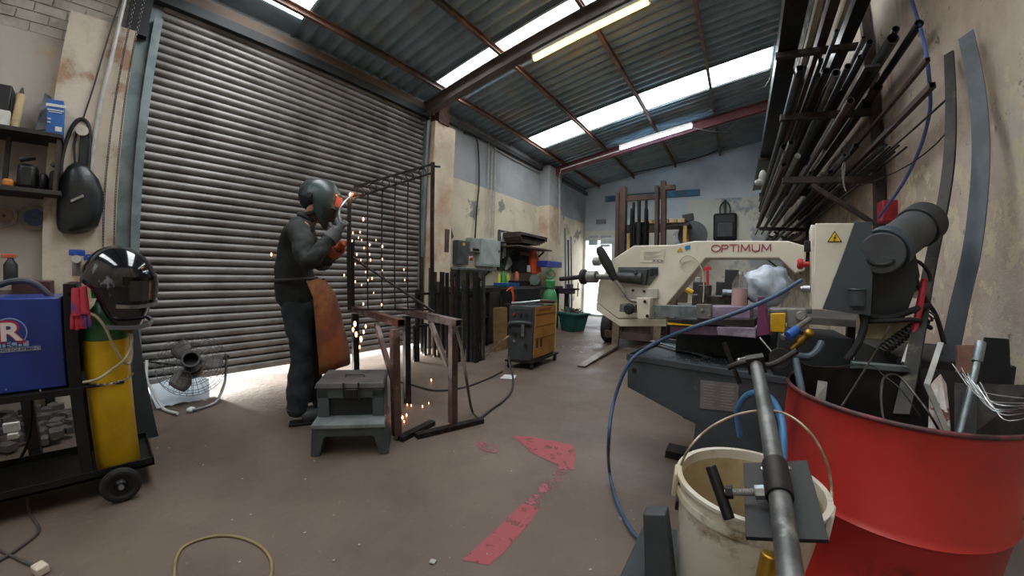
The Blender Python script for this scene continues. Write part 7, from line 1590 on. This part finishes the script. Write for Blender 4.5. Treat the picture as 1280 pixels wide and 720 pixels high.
MB().box((-3.83, (a_.y + b_.y) / 2 - 0.02, (a_.z + e1_.z) / 2), (0.14, b_.y - a_.y - 0.03, a_.z - e1_.z), M=Matrix.Rotation(0.06, 3, 'X')).build('carton', mat('carton_blue', '2762a8', '1f5390', scale=3, rough=0.5), bb, smooth=0, bevel=0.002)
cy_ = (a_.y + b_.y) / 2 - 0.02; zc_ = (a_.z + e1_.z) / 2
for (dy, dz, wy, wz) in ((0.0, 0.085, 0.12, 0.02), (0.0, 0.05, 0.10, 0.008), (0.0, 0.035, 0.08, 0.006), (-0.03, -0.02, 0.02, 0.01), (-0.03, -0.045, 0.02, 0.01), (0.03, -0.085, 0.04, 0.035)):
    MB().box((-3.757, cy_ + dy, zc_ + dz), (0.002, wy, wz), M=Matrix.Rotation(0.06, 3, 'X')).build('printed_panel', WHITE, bb, smooth=0)
gg = thing('grease_gun', 'cream and brass cartridge gun standing on the upper shelf', 'grease gun', at(20, 163, x=-3.8))
p0_, p1_ = at(17, 160, x=-3.8), at(26, 118, x=-3.8)
MB().cyl(p0_, p1_, 0.03, n=14).build('cartridge', mat('cartridge_cream', 'c8b48c', 'a8946c', scale=9, rough=0.4), gg)
MB().cyl(p1_, p1_ + (p1_ - p0_).normalized() * 0.05, 0.02, 0.006, n=12).build('nozzle', BLACK, gg)
MB().bar(p0_ + V(0.03, -0.03, 0.0), p1_ + V(0.03, -0.035, -0.03), 0.008, 0.02).build('side_lever', DSTEEL, gg)
clut('grey_panel', 'dull grey sheet leaning on the upper shelf left of the blue carton', 'sheet', MB().prism([at(44, 163, x=-3.82), at(56, 117, x=-3.98), at(64, 122, x=-3.98), at(60, 163, x=-3.82)], V(0.02, 0, 0)), mat('sheet_grey', '5f6365', '4e5254', rough=0.5), at(50, 163, x=-3.82), smooth=0)
a_ = at(2, 162, x=-3.8)
clut('black_battery', 'black box at the left end of the upper shelf', 'box', MB().box((-3.85, a_.y - 0.05, a_.z + 0.16), (0.18, 0.16, 0.30)), BLACK, (-3.85, a_.y, a_.z), bevel=0.008)
clut('white_carton', 'small white box in front of the black box on the upper shelf', 'box', MB().box((-3.75, a_.y, a_.z + 0.06), (0.05, 0.09, 0.12)), WHITE, (-3.75, a_.y, a_.z), bevel=0.003)
for k, (px0, px1, hh, lb, m_2) in enumerate(((0, 16, 0.06, 'orange tray at the left end of the lower shelf', mat('tray_orange', 'c07a35', 'a8682c', rough=0.5)), (17, 45, 0.18, 'black hinged tool case on the lower shelf', BLACK), (46, 58, 0.13, 'black power tool body on the lower shelf', BLACKM), (59, 72, 0.16, 'rounded black tool at the right end of the lower shelf', RUBBER))):
    a_, b_ = at(px0, 236, x=-3.78), at(px1, 236, x=-3.78); z0_ = e2_.z
    mb = MB().box((-3.86, (a_.y + b_.y) / 2, z0_ + hh / 2 + 0.002), (0.16, (b_.y - a_.y) * 0.92, hh))
    clut('shelf_tool', lb, 'tool', mb, m_2, (-3.86, (a_.y + b_.y) / 2, z0_), bevel=min(0.03, hh * 0.3))
    tag(MB().cyl((-3.78, a_.y + 0.02, z0_ + hh + 0.02), (-3.78, b_.y - 0.02, z0_ + hh + 0.05), 0.018, n=10).build('grip_bar', DSTEEL, base=(-3.8, a_.y, z0_ + hh)), ('short dark rod lying on the orange tray', 'dark round handle lying on the black tool case', 'dark grip lying on the power tool body', 'dark tube lying on the rounded black tool')[k], 'tool') if k in (1, 3) else None
for k, (px_, py_, rpx, lb, c1_) in enumerate(((43, 272, 20, 'grey cutting disc with a dark blue centre hanging under the shelf', '32456e'), (5, 270, 17, 'brown abrasive disc hanging at the left edge under the shelf', '7a5a48'))):
    c = at(px_, py_, x=-4.0); R_ = (at(px_ + rpx, py_, x=-4.0) - c).length
    dsc = thing('cutting_disc', lb, 'disc', c)
    MB().lathe([(0, 0.0), (R_, 0.0), (R_, 0.012), (0, 0.012)], V(c.x, c.y, c.z), M=facing((1, 0, 0)), n=36).build('disc_rim', mat('disc_grey', '827c74', '6f6962', rough=0.7), dsc)
    MB().lathe([(0, 0.013), (R_ * 0.68, 0.013), (R_ * 0.68, 0.016), (0, 0.016)], V(c.x, c.y, c.z), M=facing((1, 0, 0)), n=30).build('disc_label', mat('disc_label_%d' % k, c1_, rough=0.5), dsc)
    MB().lathe([(0, 0.016), (R_ * 0.12, 0.016), (R_ * 0.12, 0.022), (0, 0.022)], V(c.x, c.y, c.z), M=facing((1, 0, 0)), n=16).build('disc_bore', DSTEEL, dsc)
# black bag and belt
bg_ = thing('black_bag', 'black bag hanging by its strap on the near pier', 'bag', at(98, 290, x=-3.86))
mb = MB(); vs = []
PRB = [(204, 92, 104), (210, 84, 113), (222, 77, 124), (238, 73, 130), (254, 71, 130), (268, 70, 127), (281, 70, 123), (288, 72, 110), (291, 78, 96)]
nB = 16
for py_, xa_, xb_ in PRB:
    a_, b_ = at(xa_, py_, x=-3.86), at(xb_, py_, x=-3.86); c = (a_ + b_) / 2; h_ = (b_ - a_).length / 2
    for i in range(nB):
        t = 2 * PI * i / nB; k = 1 + 0.10 * math.sin(3 * t + py_ * 0.2)
        vs.append(c + V(0.075 * math.sin(t) * k * min(1, h_ / 0.10), h_ * math.cos(t), 0.006 * math.sin(t * 4)))
mb.add(vs, [(j * nB + i, j * nB + (i + 1) % nB, (j + 1) * nB + (i + 1) % nB, (j + 1) * nB + i) for j in range(len(PRB) - 1) for i in range(nB)] + [tuple(range(nB - 1, -1, -1)), tuple((len(PRB) - 1) * nB + i for i in range(nB))])
mb.build('bag_body', mat('black_leatherette', '1e2224', '15181a', scale=6, rough=0.35, bump=0.5, bscale=10), bg_, smooth=50)
MB().prism([at(88, 250, x=-3.775), at(104, 243, x=-3.775), at(105, 246, x=-3.775), at(89, 253, x=-3.775)], V(0.004, 0, 0)).build('zip', CHROME, bg_)
mb = MB().tube([at(76, 240, x=-3.88), at(77, 200, x=-3.90), at(86, 168, x=-3.90), at(95, 152, x=-3.90), at(104, 149, x=-3.90), at(111, 158, x=-3.9), at(112, 185, x=-3.89), at(110, 215, x=-3.88)], 0.014, n=8)
mb.tube([at(94, 206, x=-3.86), at(93, 180, x=-3.89), at(98, 158, x=-3.9)], 0.008, n=6)
mb.build('shoulder_strap', mat('strap_black_brown', '2c2622', '201c19', rough=0.7), bg_)
c = at(102.5, 163.5, x=-3.88)
MB().lathe([(0, 0), (0.042, 0), (0.042, 0.02), (0, 0.02)], c, M=facing((1, 0, 0)), n=20).lathe([(0, 0.02), (0.006, 0.02), (0, 0.026)], c, M=facing((1, 0, 0)), n=8).build('pulley_disc', mat('cream_disc', 'd0c8b8', 'bdb5a5', rough=0.5), bg_)
clut('dark_cloth', 'dark cloth hanging from the same hook beside the bag strap', 'cloth', MB().prism([at(100, 170, x=-3.9), at(109, 168, x=-3.9), at(112, 195, x=-3.9), at(108, 212, x=-3.9), at(99, 206, x=-3.9)], V(0.02, 0, 0)), mat('cloth_dark', '33363a', '25282b', rough=0.9), at(103, 170, x=-3.9), bevel=0.004)
line('wall_conduit', 'white conduit running down the near pier', [at(157, -5, x=-3.87), at(140, 70, x=-3.87), at(128, 120, x=-3.88), at(119, 170, x=-3.89), at(113, 218, x=-3.9)], 0.015, COND, 'conduit', sub=3)
line('pull_rope', 'dark rope hanging down the near pier to the bag hook', [at(151, 0, x=-3.87), at(134, 50, x=-3.88), at(118, 105, x=-3.89), at(104, 148, x=-3.89)], 0.006, BLACK, 'rope')
def chain(name, label, pts, m, link=0.028, t=0.0035):
    mb = MB(); tot = 0; seg = []
    for a_, b_ in zip(pts[:-1], pts[1:]): seg.append((a_, b_, (b_ - a_).length)); tot += seg[-1][2]
    n = int(tot / (link * 0.75)); k = 0
    for a_, b_, L_ in seg:
        m2 = max(1, int(n * L_ / tot)); d_ = (b_ - a_).normalized(); s1 = d_.orthogonal().normalized(); s2 = d_.cross(s1)
        for i in range(m2):
            c = a_ + d_ * (L_ * (i + 0.5) / m2); s_ = s1 if (i % 2) else s2
            mb.tube([c + d_ * link / 2 * math.cos(q) + s_ * link * 0.28 * math.sin(q) for q in [2 * PI * j / 6 for j in range(6)]], t, n=4, sub=1, closed=True)
    return tag(mb.build(name, m, base=pts[0]), label, 'chain')
chain('hoist_chain', 'left run of the roller door chain on the near pier', [at(169, 0, x=-3.86), at(152, 80, x=-3.86), at(139, 160, x=-3.86), at(131, 240, x=-3.86), at(129, 310, x=-3.86)], STEEL)
chain('hoist_chain', 'right run of the roller door chain, nearer the door guide', [at(180, 0, x=-3.86), at(163, 80, x=-3.86), at(152, 160, x=-3.86), at(145, 240, x=-3.86), at(143, 310, x=-3.86)], STEEL)

# ------------------------------------------------------------------ worn red paint on the floor, scuffs, litter
def paint_material(name, c1, lo, hi, scale):
    m = bpy.data.materials.new(name); m.use_nodes = True; nt = m.node_tree; N = nt.nodes; Lk = nt.links; b = N['Principled BSDF']
    b.inputs['Base Color'].default_value = lin(c1); b.inputs['Roughness'].default_value = 0.6
    tc = N.new('ShaderNodeTexCoord'); n = N.new('ShaderNodeTexNoise'); n.inputs['Scale'].default_value = scale; n.inputs['Detail'].default_value = 10; n.inputs['Roughness'].default_value = 0.7
    Lk.new(tc.outputs['Object'], n.inputs['Vector']); r = N.new('ShaderNodeMapRange'); r.inputs[1].default_value = lo; r.inputs[2].default_value = hi; Lk.new(n.outputs[0], r.inputs[0]); Lk.new(r.outputs[0], b.inputs['Alpha'])
    return m
PAINT = paint_material('worn_red_paint', '94454a', 0.36, 0.44, 14)
PAINT2 = paint_material('fainter_red_paint', '94525a', 0.47, 0.56, 16)
PZ = [0.001]
def patch(px_list, m, z=None):
    PZ[0] += 0.0008; z = PZ[0]
    P = [at(*q, z=z) for q in px_list]; c = sum(P, V(0, 0, 0)) / len(P)
    mb = MB(); mb.add(P, [tuple(range(len(P)))]); return struct('floor_marking', mb, m, smooth=0)
def strip_patch(mid, m):
    L_, R_ = [], []
    for i, (x_, y_, w_) in enumerate(mid):
        L_.append((x_ - w_, y_ - w_ * 0.2)); R_.append((x_ + w_, y_ + w_ * 0.2))
    patch(L_ + R_[::-1], m)
strip_patch([(594, 703, 17), (612, 688, 17), (632, 668, 15), (650, 648, 14), (664, 632, 11)], PAINT)
strip_patch([(664, 632, 10), (680, 612, 7), (694, 598, 6), (706, 582, 7), (712, 570, 8)], PAINT2)
patch([(640, 545), (665, 546), (690, 551), (716, 556), (720, 568), (717, 588), (700, 583), (682, 574), (664, 566), (655, 556)], PAINT)
patch([(596, 552), (608, 552), (622, 558), (620, 566), (606, 564), (598, 559)], PAINT2)
WHP = paint_material('white_scuff', 'a8a5a0', 0.55, 0.64, 9)
patch([(772, 640), (800, 635), (835, 665), (830, 690), (800, 690), (775, 672)], WHP)
patch([(690, 425), (735, 420), (760, 432), (735, 442), (700, 436)], WHP)
random.seed(31); lit = MB()
for k in range(20):
    px_, py_ = random.uniform(190, 760), random.uniform(540, 716)
    p = at(px_, py_, z=0.004); lit.box(p, (0.004 + 0.007 * random.random(), 0.004 + 0.004 * random.random(), 0.003), rz=random.random() * 3)
lit.box(at(541, 702, z=0.006), (0.022, 0.02, 0.006), rz=0.4)
lo_ = lit.build('floor_litter', mat('pale_litter', 'b0aca4', '98948c', rough=0.8), base=at(500, 620, z=0), smooth=0); lo_['kind'] = 'stuff'; lo_['label'] = 'small pale chips and litter scattered over the floor'; lo_['category'] = 'litter'
# crumpled pale plastic sheet under the fan
sh_ = MB(); nx, ny = 18, 8; vs = []
q0, q1, q2, q3 = at(196, 512, z=0.0), at(262, 499, z=0.0), at(262, 484, z=0.0), at(184, 484, z=0.0)
for j in range(ny + 1):
    for i in range(nx + 1):
        u, v = i / nx, j / ny; p = (q0 * (1 - u) + q1 * u) * (1 - v) + (q3 * (1 - u) + q2 * u) * v
        p.z = 0.006 + 0.03 * abs(noise.noise(V(u * 5, v * 4, 1.3))) + (0.14 * max(0, v - 0.55) * 2 * (1 - 0.4 * u)); vs.append(p)
sh_.add(vs, [(j * (nx + 1) + i, j * (nx + 1) + i + 1, (j + 1) * (nx + 1) + i + 1, (j + 1) * (nx + 1) + i) for j in range(ny) for i in range(nx)])
clut('plastic_sheet', 'pale bluish plastic sheet crumpled on the floor under the fan', 'plastic sheet', sh_, mat('pale_blue_plastic', 'd5e0ea', 'c2cfdb', rough=0.4), q0, smooth=40)
